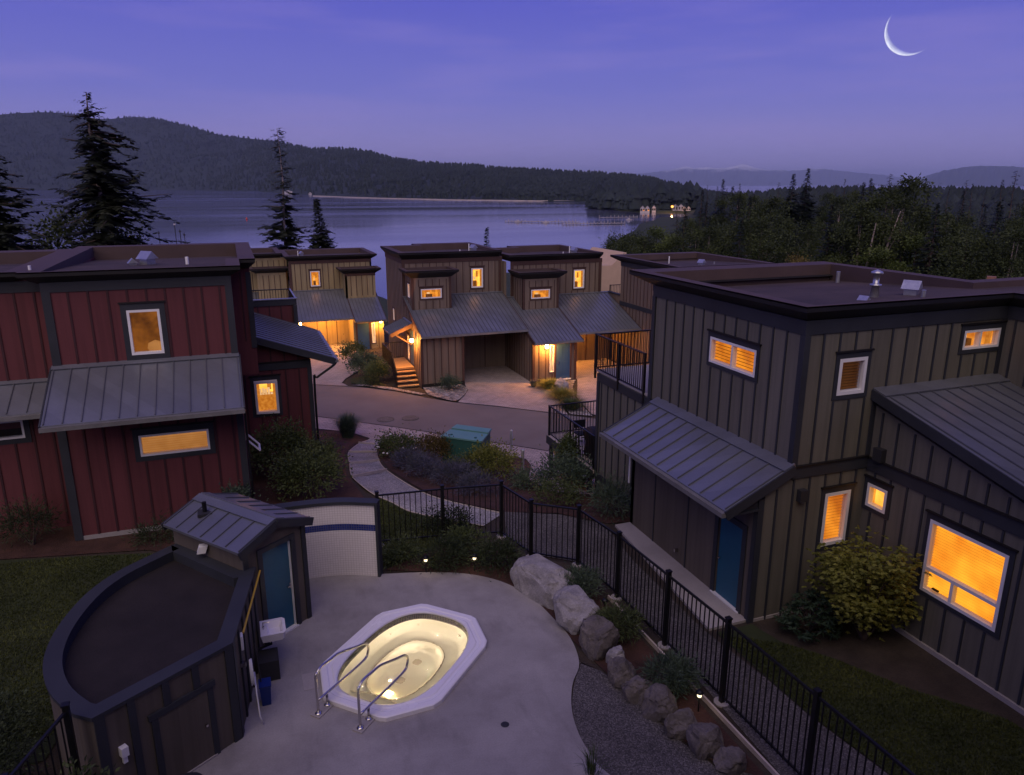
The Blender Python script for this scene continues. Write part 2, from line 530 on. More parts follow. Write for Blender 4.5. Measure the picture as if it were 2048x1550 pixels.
def unit(mat):
    if mat not in UNIT:
        me = bpy.data.meshes.new('block ' + mat)
        vs = [(x, y, z) for x in (-.5, .5) for y in (-.5, .5) for z in (-.5, .5)]
        fs = [(0, 1, 3, 2), (4, 6, 7, 5), (0, 4, 5, 1), (2, 3, 7, 6), (0, 2, 6, 4), (1, 5, 7, 3)]
        me.from_pydata(vs, [], fs)
        me.materials.append(MATS[mat])
        UNIT[mat] = me
    return UNIT[mat]


def box(name, x0, x1, y0, y1, z0, z1, mat, parent=None):
    x0, x1 = min(x0, x1), max(x0, x1)
    y0, y1 = min(y0, y1), max(y0, y1)
    Mx = Matrix.Translation(((x0 + x1) / 2, (y0 + y1) / 2, (z0 + z1) / 2)) @ Matrix.Diagonal((x1 - x0, y1 - y0, z1 - z0, 1))
    return link(name, unit(mat), parent, Mx)


def beam(name, p, q, w, h, mat, parent=None, up=(0, 0, 1)):
    """rectangular bar from p to q, w across, h along up"""
    p, q = Vector(p), Vector(q)
    d = q - p
    ln = d.length
    d.normalize()
    u = Vector(up)
    s = d.cross(u)
    if s.length < 1e-5:
        s = d.cross(Vector((1, 0, 0)))
    s.normalize()
    u = s.cross(d).normalized()
    Rm = Matrix((s, d, u)).transposed().to_4x4()
    Mx = Matrix.Translation((p + q) / 2) @ Rm @ Matrix.Diagonal((w, ln, h, 1))
    return link(name, unit(mat), parent, Mx)


def mesh(name, vs, fs, mat, parent=None, smooth=False):
    me = bpy.data.meshes.new(name)
    me.from_pydata([tuple(v) for v in vs], [], fs)
    me.materials.append(MATS[mat])
    if smooth:
        me.shade_smooth()
    return link(name, me, parent)


def npmesh(name, V, F, mat, parent=None, smooth=False, Mx=None):
    """V (n,3) array, F (m,k) int array"""
    me = bpy.data.meshes.new(name)
    F = np.asarray(F, dtype=np.int32)
    V = np.asarray(V, dtype=np.float32)
    k_ = F.shape[1]
    me.vertices.add(len(V))
    me.vertices.foreach_set('co', V.ravel())
    me.loops.add(F.size)
    me.loops.foreach_set('vertex_index', F.ravel())
    me.polygons.add(len(F))
    me.polygons.foreach_set('loop_start', np.arange(0, F.size, k_, dtype=np.int32))
    me.polygons.foreach_set('loop_total', np.full(len(F), k_, dtype=np.int32))
    me.update(calc_edges=True)
    me.materials.append(MATS[mat])
    if smooth:
        me.shade_smooth()
    return link(name, me, parent, Mx)


class MB:
    def __init__(s):
        s.v, s.f = [], []

    def box(s, x0, x1, y0, y1, z0, z1):
        x0, x1 = min(x0, x1), max(x0, x1)
        y0, y1 = min(y0, y1), max(y0, y1)
        b = len(s.v)
        s.v += [(x, y, z) for x in (x0, x1) for y in (y0, y1) for z in (z0, z1)]
        s.f += [tuple(b + i for i in f) for f in ((0, 1, 3, 2), (4, 6, 7, 5), (0, 4, 5, 1), (2, 3, 7, 6), (0, 2, 6, 4), (1, 5, 7, 3))]
        return s

    def poly(s, pts):
        b = len(s.v)
        s.v += [tuple(p_) for p_ in pts]
        s.f.append(tuple(range(b, b + len(pts))))
        return s

    def tube(s, pts, r, n=10, caps=True):
        pts = [Vector(p_) for p_ in pts]
        rs = r if isinstance(r, (list, tuple)) else [r] * len(pts)
        b = len(s.v)
        prev = None
        for i, p_ in enumerate(pts):
            d = (pts[min(i + 1, len(pts) - 1)] - pts[max(i - 1, 0)]).normalized()
            if prev is None:
                a = d.cross(Vector((0, 0, 1)))
                if a.length < 1e-3:
                    a = d.cross(Vector((0, 1, 0)))
            else:
                a = prev - d * prev.dot(d)
            a.normalize()
            prev = a
            c = d.cross(a)
            for j in range(n):
                th = 2 * math.pi * j / n
                s.v.append(tuple(p_ + (a * math.cos(th) + c * math.sin(th)) * rs[i]))
        for i in range(len(pts) - 1):
            for j in range(n):
                k_ = (j + 1) % n
                s.f.append((b + i * n + j, b + i * n + k_, b + (i + 1) * n + k_, b + (i + 1) * n + j))
        if caps:
            s.f.append(tuple(b + j for j in range(n))[::-1])
            s.f.append(tuple(b + (len(pts) - 1) * n + j for j in range(n)))
        return s

    def lathe(s, cx, cy_, prof, n=20):
        b = len(s.v)
        for r_, z_ in prof:
            for j in range(n):
                th = 2 * math.pi * j / n
                s.v.append((cx + r_ * math.cos(th), cy_ + r_ * math.sin(th), z_))
        for i in range(len(prof) - 1):
            for j in range(n):
                k_ = (j + 1) % n
                s.f.append((b + i * n + j, b + i * n + k_, b + (i + 1) * n + k_, b + (i + 1) * n + j))
        return s

    def prism(s, poly2, z0, z1):
        b = len(s.v)
        n = len(poly2)
        s.v += [(x, y, z0) for x, y in poly2] + [(x, y, z1) for x, y in poly2]
        for i in range(n):
            k_ = (i + 1) % n
            s.f.append((b + i, b + k_, b + n + k_, b + n + i))
        for tri in tessellate_polygon([[Vector((x, y, 0)) for x, y in poly2]]):
            s.f.append(tuple(b + n + i for i in tri))
            s.f.append(tuple(b + i for i in tri[::-1]))
        return s

    def build(s, name, mat, parent=None, smooth=False):
        return mesh(name, s.v, s.f, mat, parent, smooth)


def smoothpath(pts, n=6):
    """catmull-rom through pts"""
    P_ = [Vector(p_) for p_ in pts]
    P_ = [P_[0] * 2 - P_[1]] + P_ + [P_[-1] * 2 - P_[-2]]
    o_ = []
    for i in range(1, len(P_) - 2):
        a, b, c, d = P_[i - 1:i + 3]
        for k_ in range(n):
            t_ = k_ / n
            o_.append(0.5 * ((2 * b) + (c - a) * t_ + (2 * a - 5 * b + 4 * c - d) * t_ * t_ + (3 * b - a - 3 * c + d) * t_ ** 3))
    o_.append(P_[-2])
    return o_


# --- axis-aligned facade helpers: ax 'X' = plane X=c running along Y, ax 'Y' = plane Y=c running along X
def pt(ax, c, a, z):
    return (c, a, z) if ax == 'X' else (a, c, z)


def fbox(name, ax, c, s, a0, a1, z0, z1, d0, d1, mat, parent):
    """box on a facade from depth d0 to d1 (outward positive, s = outward sign)"""
    u, w = c + s * d0, c + s * d1
    if ax == 'X':
        return box(name, u, w, a0, a1, z0, z1, mat, parent)
    return box(name, a0, a1, u, w, z0, z1, mat, parent)


def mbf(mb, ax, c, s, a0, a1, z0, z1, d0, d1):
    u, w = c + s * d0, c + s * d1
    if ax == 'X':
        mb.box(u, w, a0, a1, z0, z1)
    else:
        mb.box(a0, a1, u, w, z0, z1)


def wall(parent, ax, c, s, outline, holes, mat, th=0.14, name='wall'):
    """facade slab with real openings; outline [(a,z)...], holes [(a0,a1,z0,z1)...]"""
    loops = [outline] + [[(h[0], h[2]), (h[0], h[3]), (h[1], h[3]), (h[1], h[2])] for h in holes]
    flat = [q for lp in loops for q in lp]
    tris = tessellate_polygon([[Vector((a, z, 0)) for a, z in lp] for lp in loops])
    n = len(flat)
    vs = [pt(ax, c, a, z) for a, z in flat] + [pt(ax, c - s * th, a, z) for a, z in flat]
    fs = [tuple(tr_) for tr_ in tris] + [tuple(n + i for i in tr_[::-1]) for tr_ in tris]
    b = 0
    for lp in loops:
        k_ = len(lp)
        for i in range(k_):
            j = (i + 1) % k_
            fs.append((b + i, b + j, n + b + j, n + b + i))
        b += k_
    o_ = mesh(name, vs, fs, mat, parent)
    bm = bmesh.new()
    bm.from_mesh(o_.data)
    bmesh.ops.recalc_face_normals(bm, faces=bm.faces)
    bm.to_mesh(o_.data)
    bm.free()
    return o_


def battens(wl, ax, c, s, a0, a1, lo, hi, holes, mat, sp=0.41, w=0.045, d=0.022, off=None):
    """one batten object per strip, broken where an opening or casing interrupts it"""
    lo = lo if callable(lo) else (lambda a, q=lo: q)
    hi = hi if callable(hi) else (lambda a, q=hi: q)
    a = a0 + (off if off is not None else sp)
    while a < a1 - 0.12:
        segs = [(lo(a), hi(a))]
        for h in holes:
            if h[0] - 0.13 < a < h[1] + 0.13:
                ns = []
                for z0, z1 in segs:
                    if h[2] - 0.12 > z0:
                        ns.append((z0, min(z1, h[2] - 0.12)))
                    if h[3] + 0.16 < z1:
                        ns.append((max(z0, h[3] + 0.16), z1))
                segs = ns
        for z0, z1 in segs:
            if z1 - z0 > 0.08:
                fbox('batten', ax, c, s, a - w / 2, a + w / 2, z0, z1, 0, d, mat, wl)
        a += sp


def window(parent, ax, c, s, a0, a1, z0, z1, kind='lit blind', mull=(), rail=None, trim='slate trim', fw=0.055, room=None, slat=0.060, cas=0.095, label=None, deep=0.5):
    mb = MB()
    for q in ((a0, a0 + fw, z0, z1), (a1 - fw, a1, z0, z1), (a0 + fw, a1 - fw, z0, z0 + fw), (a0 + fw, a1 - fw, z1 - fw, z1)):
        mbf(mb, ax, c, s, *q, -0.10, 0.030)
    top = rail if rail is not None else z1 - fw
    if rail is not None:
        mbf(mb, ax, c, s, a0 + fw, a1 - fw, rail, rail + fw, -0.10, 0.026)
    for q in mull:
        mbf(mb, ax, c, s, q - fw / 2, q + fw / 2, z0 + fw, top, -0.10, 0.026)
    wn = mb.build('window', 'white vinyl', parent)
    if label:
        wn['label'] = label
    mb = MB()
    for q in ((a0 - cas, a0, z0 - cas, z1 + cas * 1.3), (a1, a1 + cas, z0 - cas, z1 + cas * 1.3), (a0, a1, z0 - cas, z0), (a0, a1, z1, z1 + cas * 1.3)):
        mbf(mb, ax, c, s, *q, 0, 0.024)
    mb.build('casing', trim, wn)
    fbox('head_flashing', ax, c, s, a0 - cas - 0.03, a1 + cas + 0.03, z1 + cas * 1.3, z1 + cas * 1.3 + 0.035, 0, 0.055, 'black fascia' if trim == 'slate trim' else trim, wn)
    fbox('pane', ax, c, s, a0 + fw, a1 - fw, z0 + fw, z1 - fw, -0.050, -0.044, 'window glass', wn)
    b0, b1, c0, c1 = a0 + fw, a1 - fw, z0 + fw, z1 - fw
    if kind.endswith('blind'):
        mb = MB()
        z = c0 + 0.012
        while z + slat < c1:
            ya, yb = c - s * 0.085, c - s * 0.110
            if ax == 'X':
                mb.poly([(ya, b0, z), (ya, b1, z), (yb, b1, z + slat * 0.70), (yb, b0, z + slat * 0.70)])
            else:
                mb.poly([(b0, ya, z), (b1, ya, z), (b1, yb, z + slat * 0.70), (b0, yb, z + slat * 0.70)])
            z += slat
        mb.build('blind', kind, wn)
        fbox('room', ax, c, s, b0 - 0.02, b1 + 0.02, c0 - 0.02, c1 + 0.02, -0.20, -0.16, room or 'blind gap', wn)
    else:
        d = deep
        mb = MB()
        mbf(mb, ax, c, s, b0 - 0.3, b1 + 0.3, c0 - 0.2, c1 + 0.2, -d - 0.03, -d)
        mb.build('room', kind, wn)
        mb = MB()
        for q in ((b0 - 0.33, b0 - 0.3, c0 - 0.2, c1 + 0.2), (b1 + 0.3, b1 + 0.33, c0 - 0.2, c1 + 0.2), (b0 - 0.3, b1 + 0.3, c0 - 0.23, c0 - 0.2), (b0 - 0.3, b1 + 0.3, c1 + 0.2, c1 + 0.23)):
            mbf(mb, ax, c, s, *q, -d, -0.145)
        if kind in ('lit room', 'lit room bright') and b1 - b0 > 0.45:
            cw = (b1 - b0) * 0.17
            for q0, q1 in ((b0 - 0.06, b0 + cw), (b1 - cw * 0.7, b1 + 0.06)):
                cm = MB()
                nfold = 7
                for i_ in range(nfold):
                    f0 = q0 + (q1 - q0) * i_ / nfold
                    f1 = q0 + (q1 - q0) * (i_ + 1) / nfold
                    e0, e1 = c - s * (0.17 + 0.03 * (i_ % 2)), c - s * (0.17 + 0.03 * ((i_ + 1) % 2))
                    cm.poly([pt(ax, e0, f0, c0 - 0.15), pt(ax, e1, f1, c0 - 0.15), pt(ax, e1, f1, c1 + 0.1), pt(ax, e0, f0, c1 + 0.1)])
                cm.build('curtain', 'orange room glow', wn)
        if kind in ('lit room', 'lit room bright') and b1 - b0 > 0.45:  # invented furniture and a glowing shade, added to make window brightness uneven
            w0 = b1 - b0
            fbox('cabinet', ax, c, s, b0 + w0 * 0.30, b0 + w0 * 0.62, c0 - 0.2, c0 + (c1 - c0) * 0.30, -d + 0.02, -d + 0.2, 'dim room', wn)
            fbox('picture', ax, c, s, b0 + w0 * 0.62, b0 + w0 * 0.84, c0 + (c1 - c0) * 0.52, c0 + (c1 - c0) * 0.86, -d + 0.01, -d + 0.03, 'orange room glow', wn)
            fbox('added_lamp_shade', ax, c, s, b0 + w0 * 0.36, b0 + w0 * 0.50, c0 + (c1 - c0) * 0.36, c0 + (c1 - c0) * 0.54, -d + 0.05, -d + 0.16, 'pale room glow', wn)
        mb.build('reveal', 'dark room' if kind in ('dark room', 'dim room') else 'lit room', wn)
    return wn


def metal_roof(parent, hA, hB, lA, lB, n, name='metal_roof', th=0.09, flash=0.28, gut=True, rib=0.032, fascia='slate trim', ends=True):
    """standing-seam slope: high edge hA-hB, low edge lA-lB; every seam its own piece"""
    hA, hB, lA, lB = map(Vector, (hA, hB, lA, lB))
    nrm = (hB - hA).cross(lA - hA).normalized()
    if nrm.z < 0:
        nrm = -nrm
    dn = Vector((0, 0, -th))
    vs = [hA, hB, lB, lA, hA + dn, hB + dn, lB + dn, lA + dn]
    r_ = mesh(name, vs, [(0, 1, 2, 3), (7, 6, 5, 4), (0, 4, 5, 1), (1, 5, 6, 2), (2, 6, 7, 3), (3, 7, 4, 0)], 'seam metal', parent)
    for i in range(n + 1):
        t_ = i / n
        t_ = 0.012 + t_ * 0.976
        a = hA.lerp(hB, t_)
        b = lA.lerp(lB, t_)
        d = (b - a).normalized()
        beam('seam', a + d * (flash * 0.95) + nrm * rib * 0.45, b - d * 0.03 + nrm * rib * 0.45, 0.022, rib, 'seam rib', r_, nrm)
    if flash:
        dl = (lA - hA).normalized() * flash
        dl2 = (lB - hB).normalized() * flash
        o1 = nrm * 0.014
        o2 = nrm * 0.042
        vs = [hA + o2, hB + o2, hB + dl2 + o2, hA + dl + o2, hA + o1, hB + o1, hB + dl2 + o1, hA + dl + o1]
        mesh('ridge_flashing', vs, [(0, 1, 2, 3), (7, 6, 5, 4), (0, 4, 5, 1), (1, 5, 6, 2), (2, 6, 7, 3), (3, 7, 4, 0)], 'seam metal', r_)
    if gut:
        ed = (lB - lA).normalized()
        o_ = ((lA - hA) - nrm * 0)
        o_.z = 0
        o_.normalize()
        g0 = lA + o_ * 0.055 + Vector((0, 0, -0.075))
        g1 = lB + o_ * 0.055 + Vector((0, 0, -0.075))
        beam('gutter', g0 - ed * 0.02, g1 + ed * 0.02, 0.10, 0.10, 'gutter metal', r_)
    if ends:
        for a, b in ((hA, lA), (hB, lB)):
            sd = (hA - hB).normalized() if a is hA else (hB - hA).normalized()
            beam('rake_board', a + sd * 0.018 + Vector((0, 0, -th / 2 - 0.05)), b + sd * 0.018 + Vector((0, 0, -th / 2 - 0.05)), 0.032, th + 0.12, fascia, r_)
    return r_


def offs(poly, ins):
    """offset a rectilinear CCW polygon inward, one distance per edge (edge i = vertex i -> i+1)"""
    n = len(poly)
    lines = []
    for i in range(n):
        (x0, y0), (x1, y1) = poly[i], poly[(i + 1) % n]
        dx, dy = x1 - x0, y1 - y0
        ln = math.hypot(dx, dy)
        nx, ny = -dy / ln, dx / ln
        lines.append((x0 + nx * ins[i], y0 + ny * ins[i], dx, dy))
    res = []
    for i in range(n):
        x1, y1, dx1, dy1 = lines[i - 1]
        x2, y2, dx2, dy2 = lines[i]
        det = dx1 * dy2 - dy1 * dx2
        t_ = ((x2 - x1) * dy2 - (y2 - y1) * dx2) / det
        res.append((x1 + dx1 * t_, y1 + dy1 * t_))
    return res


def flat_roof(parent, poly, over, inset, zw, zc, slope=0.065, ynear=None, name='flat_roof', lip=0.11):
    """cornice flaring out from the wall head, level cap round the edge, deck falling away inside it"""
    ynear = ynear if ynear is not None else min(y for _, y in poly)
    n = len(poly)
    wl = offs(poly, over)
    inn = offs(poly, inset)
    dz = lambda y: zc - 0.03 - max(0, y - ynear) * slope
    vs = [(x, y, dz(y)) for x, y in inn]
    fs = [tuple(tr_) for tr_ in tessellate_polygon([[Vector((x, y, 0)) for x, y in inn]])]
    r_ = mesh(name, vs, fs, 'roof felt', parent)
    mb = MB()
    for i in range(n):
        j = (i + 1) % n
        mb.poly([(*wl[i], zw), (*wl[j], zw), (*poly[j], zc - lip), (*poly[i], zc - lip)])
        mb.poly([(*poly[i], zc - lip), (*poly[j], zc - lip), (*poly[j], zc), (*poly[i], zc)])
    mb.build('cornice', 'black fascia', r_)
    mb = MB()
    for i in range(n):
        j = (i + 1) % n
        mb.poly([(*poly[i], zc + 0.004), (*poly[j], zc + 0.004), (*inn[j], zc + 0.004), (*inn[i], zc + 0.004)])
        mb.poly([(*inn[i], zc + 0.004), (*inn[j], zc + 0.004), (*inn[j], dz(inn[j][1]) - 0.02), (*inn[i], dz(inn[i][1]) - 0.02)])
        mb.poly([(*poly[i], zc + 0.004), (*poly[j], zc + 0.004), (*poly[j], zc - 0.03), (*poly[i], zc - 0.03)])
    # the lip sits 3 mm proud of the fascia
    mb.v = [(x + (0.0), y, z) for x, y, z in mb.v]
    mb.build('parapet_cap', 'roof cap', r_)
    return r_


def railing(parent, p, q, zb, zt, sp=0.115, posts=None, name='railing', top=0.05, pw=0.06, rail_mat='black iron', pick=0.018, drop=0.0):
    """level guard rail between plan points p, q: rails, posts and every baluster"""
    p, q = Vector((*p, 0)), Vector((*q, 0))
    ln = (q - p).length
    r_ = beam(name, p + Vector((0, 0, zt - 0.02)), q + Vector((0, 0, zt - 0.02)), top, 0.04, rail_mat, parent)
    beam('bottom_rail', p + Vector((0, 0, zb + 0.09)), q + Vector((0, 0, zb + 0.09)), 0.03, 0.035, rail_mat, r_)
    n = max(1, round(ln / sp))
    for i in range(1, n):
        c = p.lerp(q, i / n)
        box('baluster', c.x - pick / 2, c.x + pick / 2, c.y - pick / 2, c.y + pick / 2, zb + 0.105, zt - 0.04, 'black iron', r_)
    for f in (posts if posts is not None else (0, 1)):
        c = p.lerp(q, f)
        box('post', c.x - pw / 2, c.x + pw / 2, c.y - pw / 2, c.y + pw / 2, zb - drop, zt + 0.01, 'black iron', r_)
    return r_


def lamp(parent, loc, power, col=(1.0, 0.36, 0.055), size=0.06, name='wall_lamp', back=None, k=1.0):
    x, y, z = loc
    mb = MB()
    mb.box(x - 0.05, x + 0.05, y - 0.05, y + 0.05, z + 0.11, z + 0.15)
    mb.box(x - 0.035, x + 0.035, y - 0.035, y + 0.035, z - 0.14, z - 0.11)
    if back:
        bx, by = back
        mb.box(min(x, bx) - 0.02, max(x, bx) + 0.02, min(y, by) - 0.02, max(y, by) + 0.02, z + 0.11, z + 0.14)
    lp = mb.build(name, 'black iron', parent)
    mb = MB()
    mb.lathe(x, y, [(0.0, z - 0.108), (0.075 * k, z - 0.10), (0.105 * k, z), (0.085 * k, z + 0.10), (0.0, z + 0.108)], 12)
    mb.build('bulb', 'lamp bulb', lp, True)
    ld = bpy.data.lights.new('lamp_light', 'POINT')
    ld.energy = power
    ld.color = col
    ld.shadow_soft_size = size
    k_ = Vector((0, 0, -0.2))
    if back:
        k_ = Vector((x - back[0], y - back[1], 0)).normalized() * 0.16 + Vector((0, 0, -0.04))
    link('lamp_light', ld, lp, Matrix.Translation(Vector(loc) + k_))
    return lp


# ------------------------------------------------------------------ terrain
def lerp(x, pts):
    if x <= pts[0][0]:
        return pts[0][1]
    for (a, b), (c, d) in zip(pts, pts[1:]):
        if x <= c:
            return b + (d - b) * (x - a) / (c - a)
    return pts[-1][1]


YTOP = [(-6, 27), (0, 26), (2, 24), (4, 20), (10, 16.5), (14, 15.2)]


def zt(X, Y):
    y0 = lerp(X, YTOP)
    y1 = max(36 - X, y0 + 4)
    base = lerp(X, [(-6, .3), (-2, .25), (0.5, 0.15), (2, 0.0)]) * min(1, max(0, (Y - 16) / 3))
    t_ = min(1, max(0, (Y - y0) / (y1 - y0)))
    z = base * (1 - t_) - 1.9 * t_
    if Y + X > 46:
        z -= 0.1 * min(1, (X + Y - 46) / 3)
    z -= 0.07 * max(0, Y - X - 34) * min(1, max(0, (X + Y - 44) / 4))
    if Y > 62:
        z -= (Y - 62) * .14
    return z


def inside(x, y, poly):
    r_ = False
    n = len(poly)
    for i in range(n):
        (x0, y0), (x1, y1) = poly[i], poly[i - 1]
        if (y0 > y) != (y1 > y) and x < (x1 - x0) * (y - y0) / (y1 - y0) + x0:
            r_ = not r_
    return r_


def curve2(pts, n=5):
    return [(p_.x, p_.y) for p_ in smoothpath([(x, y, 0) for x, y in pts], n)]


DECK = curve2([(1.0, 16.42), (1.6, 16.36), (2.62, 16.02), (3.63, 15.73), (4.52, 15.33), (5.19, 14.71), (5.6, 13.85), (5.74, 12.87), (5.78, 12.05), (5.59, 11.25), (5.21, 10.74), (4.91, 10.13), (4.76, 9.53), (4.74, 9.05), (4.81, 8.56), (5.3, 7.5), (6.0, 6.6)]) + [(6.0, 2.0), (-3.2, 2.0), (-3.0, 10.0), (-2.2, 10.6), (-0.8, 11.7), (-0.5, 13.9), (0.6, 15.0), (0.5, 16.3)]
CORE = [(0.3, 11.0), (2.2, 10.0), (4.4, 10.9), (4.9, 12.8), (4.0, 14.9), (2.0, 15.2), (0.4, 13.8)]

gx = [-70, -50, -35, -25, -18, -13] + [i * 0.5 for i in range(-20, 41)] + [22, 24, 27, 30, 35, 42, 55, 75, 100]
gy = [-40, -20, -8] + [i * 0.5 for i in range(0, 81)] + list(range(41, 63)) + [64, 68, 74, 82, 92]
vs = [(x, y, zt(x, y) + (0.02 * noise.noise((x * 0.7, y * 0.7, 0)) if y > 18 else 0) - 0.01) for y in gy for x in gx]
fs = []
nx_ = len(gx)
for j in range(len(gy) - 1):
    for i in range(nx_ - 1):
        cx, cy_ = (gx[i] + gx[i + 1]) / 2, (gy[j] + gy[j + 1]) / 2
        if inside(cx, cy_, CORE):
            continue
        a = j * nx_ + i
        fs.append((a, a + 1, a + nx_ + 1, a + nx_))
tag(mesh('ground', vs, fs, 'soil', None, True), 'dark bare soil slope under gardens', None, None, 'structure')


def sheet(name, poly, mat, off, step=0.5, kind='structure', thick=0.0, zf=None, label=None, parent=None):
    bm = bmesh.new()
    vv = [bm.verts.new((x, y, 0)) for x, y in poly]
    for tri in tessellate_polygon([[Vector((x, y, 0)) for x, y in poly]]):
        try:
            bm.faces.new([vv[i] for i in tri])
        except ValueError:
            pass
    xs = [x for x, _ in poly]
    ys = [y for _, y in poly]
    if step:
        for k_, (lo, hi) in enumerate(((min(xs), max(xs)), (min(ys), max(ys)))):
            g = math.ceil(lo / step) * step
            while g < hi:
                no = (1, 0, 0) if k_ == 0 else (0, 1, 0)
                co = (g, 0, 0) if k_ == 0 else (0, g, 0)
                bmesh.ops.bisect_plane(bm, geom=bm.verts[:] + bm.edges[:] + bm.faces[:], plane_co=co, plane_no=no)
                g += step
    zf = zf or zt
    for v_ in bm.verts:
        v_.co.z = zf(v_.co.x, v_.co.y) + off
    if thick:
        r_ = bmesh.ops.extrude_face_region(bm, geom=bm.faces[:])
        for v_ in [q for q in r_['geom'] if isinstance(q, bmesh.types.BMVert)]:
            v_.co.z += 0
        low = [v_ for v_ in bm.verts if v_ not in r_['geom']]
        for v_ in low:
            v_.co.z -= thick
    bmesh.ops.recalc_face_normals(bm, faces=bm.faces)
    if not thick:
        for f in bm.faces:
            if f.normal.z < 0:
                f.normal_flip()
    me = bpy.data.meshes.new(name)
    bm.to_mesh(me)
    bm.free()
    me.materials.append(MATS[mat])
    o_ = link(name, me, parent)
    if kind:
        o_['kind'] = kind
    if label:
        o_['label'] = label
    return o_


# spa outline in its own axes (u along the tub, v across)
TC = Vector((2.475, 12.61, 0))
TU = Vector((1, 1, 0)).normalized()
TV = Vector((1, -1, 0)).normalized()


def tub(u, v, z=0.0):
    return TC + TU * u + TV * v + Vector((0, 0, z))


OCT = [(-1.73, -0.64), (-1.0, -1.31), (1.0, -1.31), (1.73, -0.64), (1.73, 0.64), (1.0, 1.31), (-1.0, 1.31), (-1.73, 0.64)]

# concrete spa deck, a slab with the tub opening cut out
hole = [tuple(tub(u * 0.97, v * 0.96).xy) for u, v in OCT]
loops = [DECK, hole]
flat = [q for lp in loops for q in lp]
tris = tessellate_polygon([[Vector((x, y, 0)) for x, y in lp] for lp in loops])
nfl = len(flat)
vs = [(x, y, 0.03) for x, y in flat] + [(x, y, -0.12) for x, y in flat]
fs = [tuple(tr_) for tr_ in tris]
b0 = 0
for lp in loops:
    for i in range(len(lp)):
        j = (i + 1) % len(lp)
        fs.append((b0 + i, b0 + j, nfl + b0 + j, nfl + b0 + i))
    b0 += len(lp)
dk = mesh('concrete_patio', vs, fs, 'concrete', None)
bm = bmesh.new()
bm.from_mesh(dk.data)
bmesh.ops.recalc_face_normals(bm, faces=bm.faces)
bm.to_mesh(dk.data)
bm.free()
tag(dk, kind='structure')

# gravel beds, lawns, walks, road, drives
sheet('gravel_bed', curve2([(5.6, 11.3), (5.62, 11.24), (5.23, 10.72), (4.92, 10.12), (4.77, 9.53), (4.75, 9.05), (4.82, 8.56), (5.31, 7.5)], 3) + [(6.0, 6.5), (6.0, 4), (7.15, 4), (7.2, 7.6), (6.5, 8.1), (6.25, 8.9), (6.15, 9.6), (6.05, 10.2), (5.9, 10.9)], 'dark gravel', 0.012)
sheet('mulch_bed', [(5.65, 13.9), (5.75, 12.9), (5.8, 12.0), (5.95, 10.9), (6.1, 10.2), (6.2, 9.6), (6.3, 8.9), (6.55, 8.1), (7.12, 7.6), (7.14, 13.1), (6.95, 14.6), (6.1, 15.3), (5.8, 16.5), (4.5, 17.0), (2.75, 16.2), (3.63, 15.78), (4.53, 15.37), (5.2, 14.75)], 'mulch', 0.018)
sheet('gravel_walk', [(7.2, 4), (8.95, 4), (8.95, 7.06), (8.75, 8.57), (8.71, 9.62), (8.52, 11.4), (8.62, 14.5), (8.9, 16.6), (8.0, 17.6), (6.6, 18.3), (6.15, 16.95), (6.45, 15.65), (7.35, 14.9), (7.55, 13.15), (7.52, 11)], 'dark gravel', 0.014)
sheet('concrete_walk', [(8.62, 11.33), (9.58, 11.33), (9.58, 16.4), (9.12, 16.4)], 'pale concrete', 0.05, None, 'structure', 0.12)
sheet('lawn', [(8.72, 11.2), (8.74, 9.62), (8.77, 8.57), (8.98, 7.06), (8.98, 2), (12.0, 2), (12.1, 6.0), (11.9, 7.3), (11.0, 8.46), (10.36, 9.68), (9.76, 10.45), (9.6, 11.2)], 'lawn soil', 0.016)
sheet('lawn', [(-14, 12), (-3.6, 12), (-3.35, 13.2), (-2.9, 14.6), (-2.2, 15.6), (-1.9, 16.4), (-2.1, 18.2), (-2.58, 18.65), (-4.59, 19.05), (-5.91, 19.35), (-14, 19.6)], 'lawn soil', 0.016)
sheet('lawn', [(2.75, 16.25), (4.5, 17.05), (5.5, 17.45), (5.29, 17.83), (4.89, 18.36), (4.09, 19.2), (3.73, 20.0), (3.42, 20.6), (3.1, 20.3), (2.9, 18.5)], 'lawn soil', 0.016)
pathL = curve2([(5.04, 31.5), (4.36, 30.4), (3.58, 28.01), (3.25, 25.37), (2.97, 22.69), (3.25, 21.03), (3.73, 20.01), (4.09, 19.21), (4.89, 18.4), (5.74, 17.63)], 4)
pathR = curve2([(5.6, 30.9), (4.95, 29.93), (4.75, 28.43), (4.48, 26.42), (4.42, 24.57), (4.7, 21.94), (4.97, 20.61), (5.35, 19.73), (5.82, 18.97), (6.5, 18.2)], 4)
gp = sheet('gravel_path', pathL + pathR[::-1], 'path gravel', 0.02)
for edge in (pathL, pathR):
    mb = MB()
    mb.tube([(x, y, zt(x, y) + 0.03) for x, y in edge], 0.016, 4)
    mb.build('timber_edging', 'timber', gp)
for a, b in (((4.33, 30.44), (5.01, 30.2)), ((3.58, 28.01), (4.71, 28.25)), ((3.25, 25.37), (4.48, 26.42)), ((2.97, 22.69), (4.42, 24.57))):
    beam('timber_step', (*a, zt(*a) + 0.04), (*b, zt(*b) + 0.04), 0.035, 0.10, 'timber', gp)
sheet('mulch_bank', [(-6.4, 19.5), (-4.6, 19.15), (-2.6, 18.8), (-1.9, 18.3), (-1.7, 16.8), (0.5, 16.6), (2.5, 16.4), (2.85, 18.5), (3.05, 20.5), (2.8, 22.69), (3.1, 25.37), (3.45, 28.01), (4.2, 30.4), (4.9, 31.3), (4.29, 32.6), (3.06, 33.5), (1, 35.3), (0, 30), (-6.4, 24)], 'mulch', 0.014, 1.0)
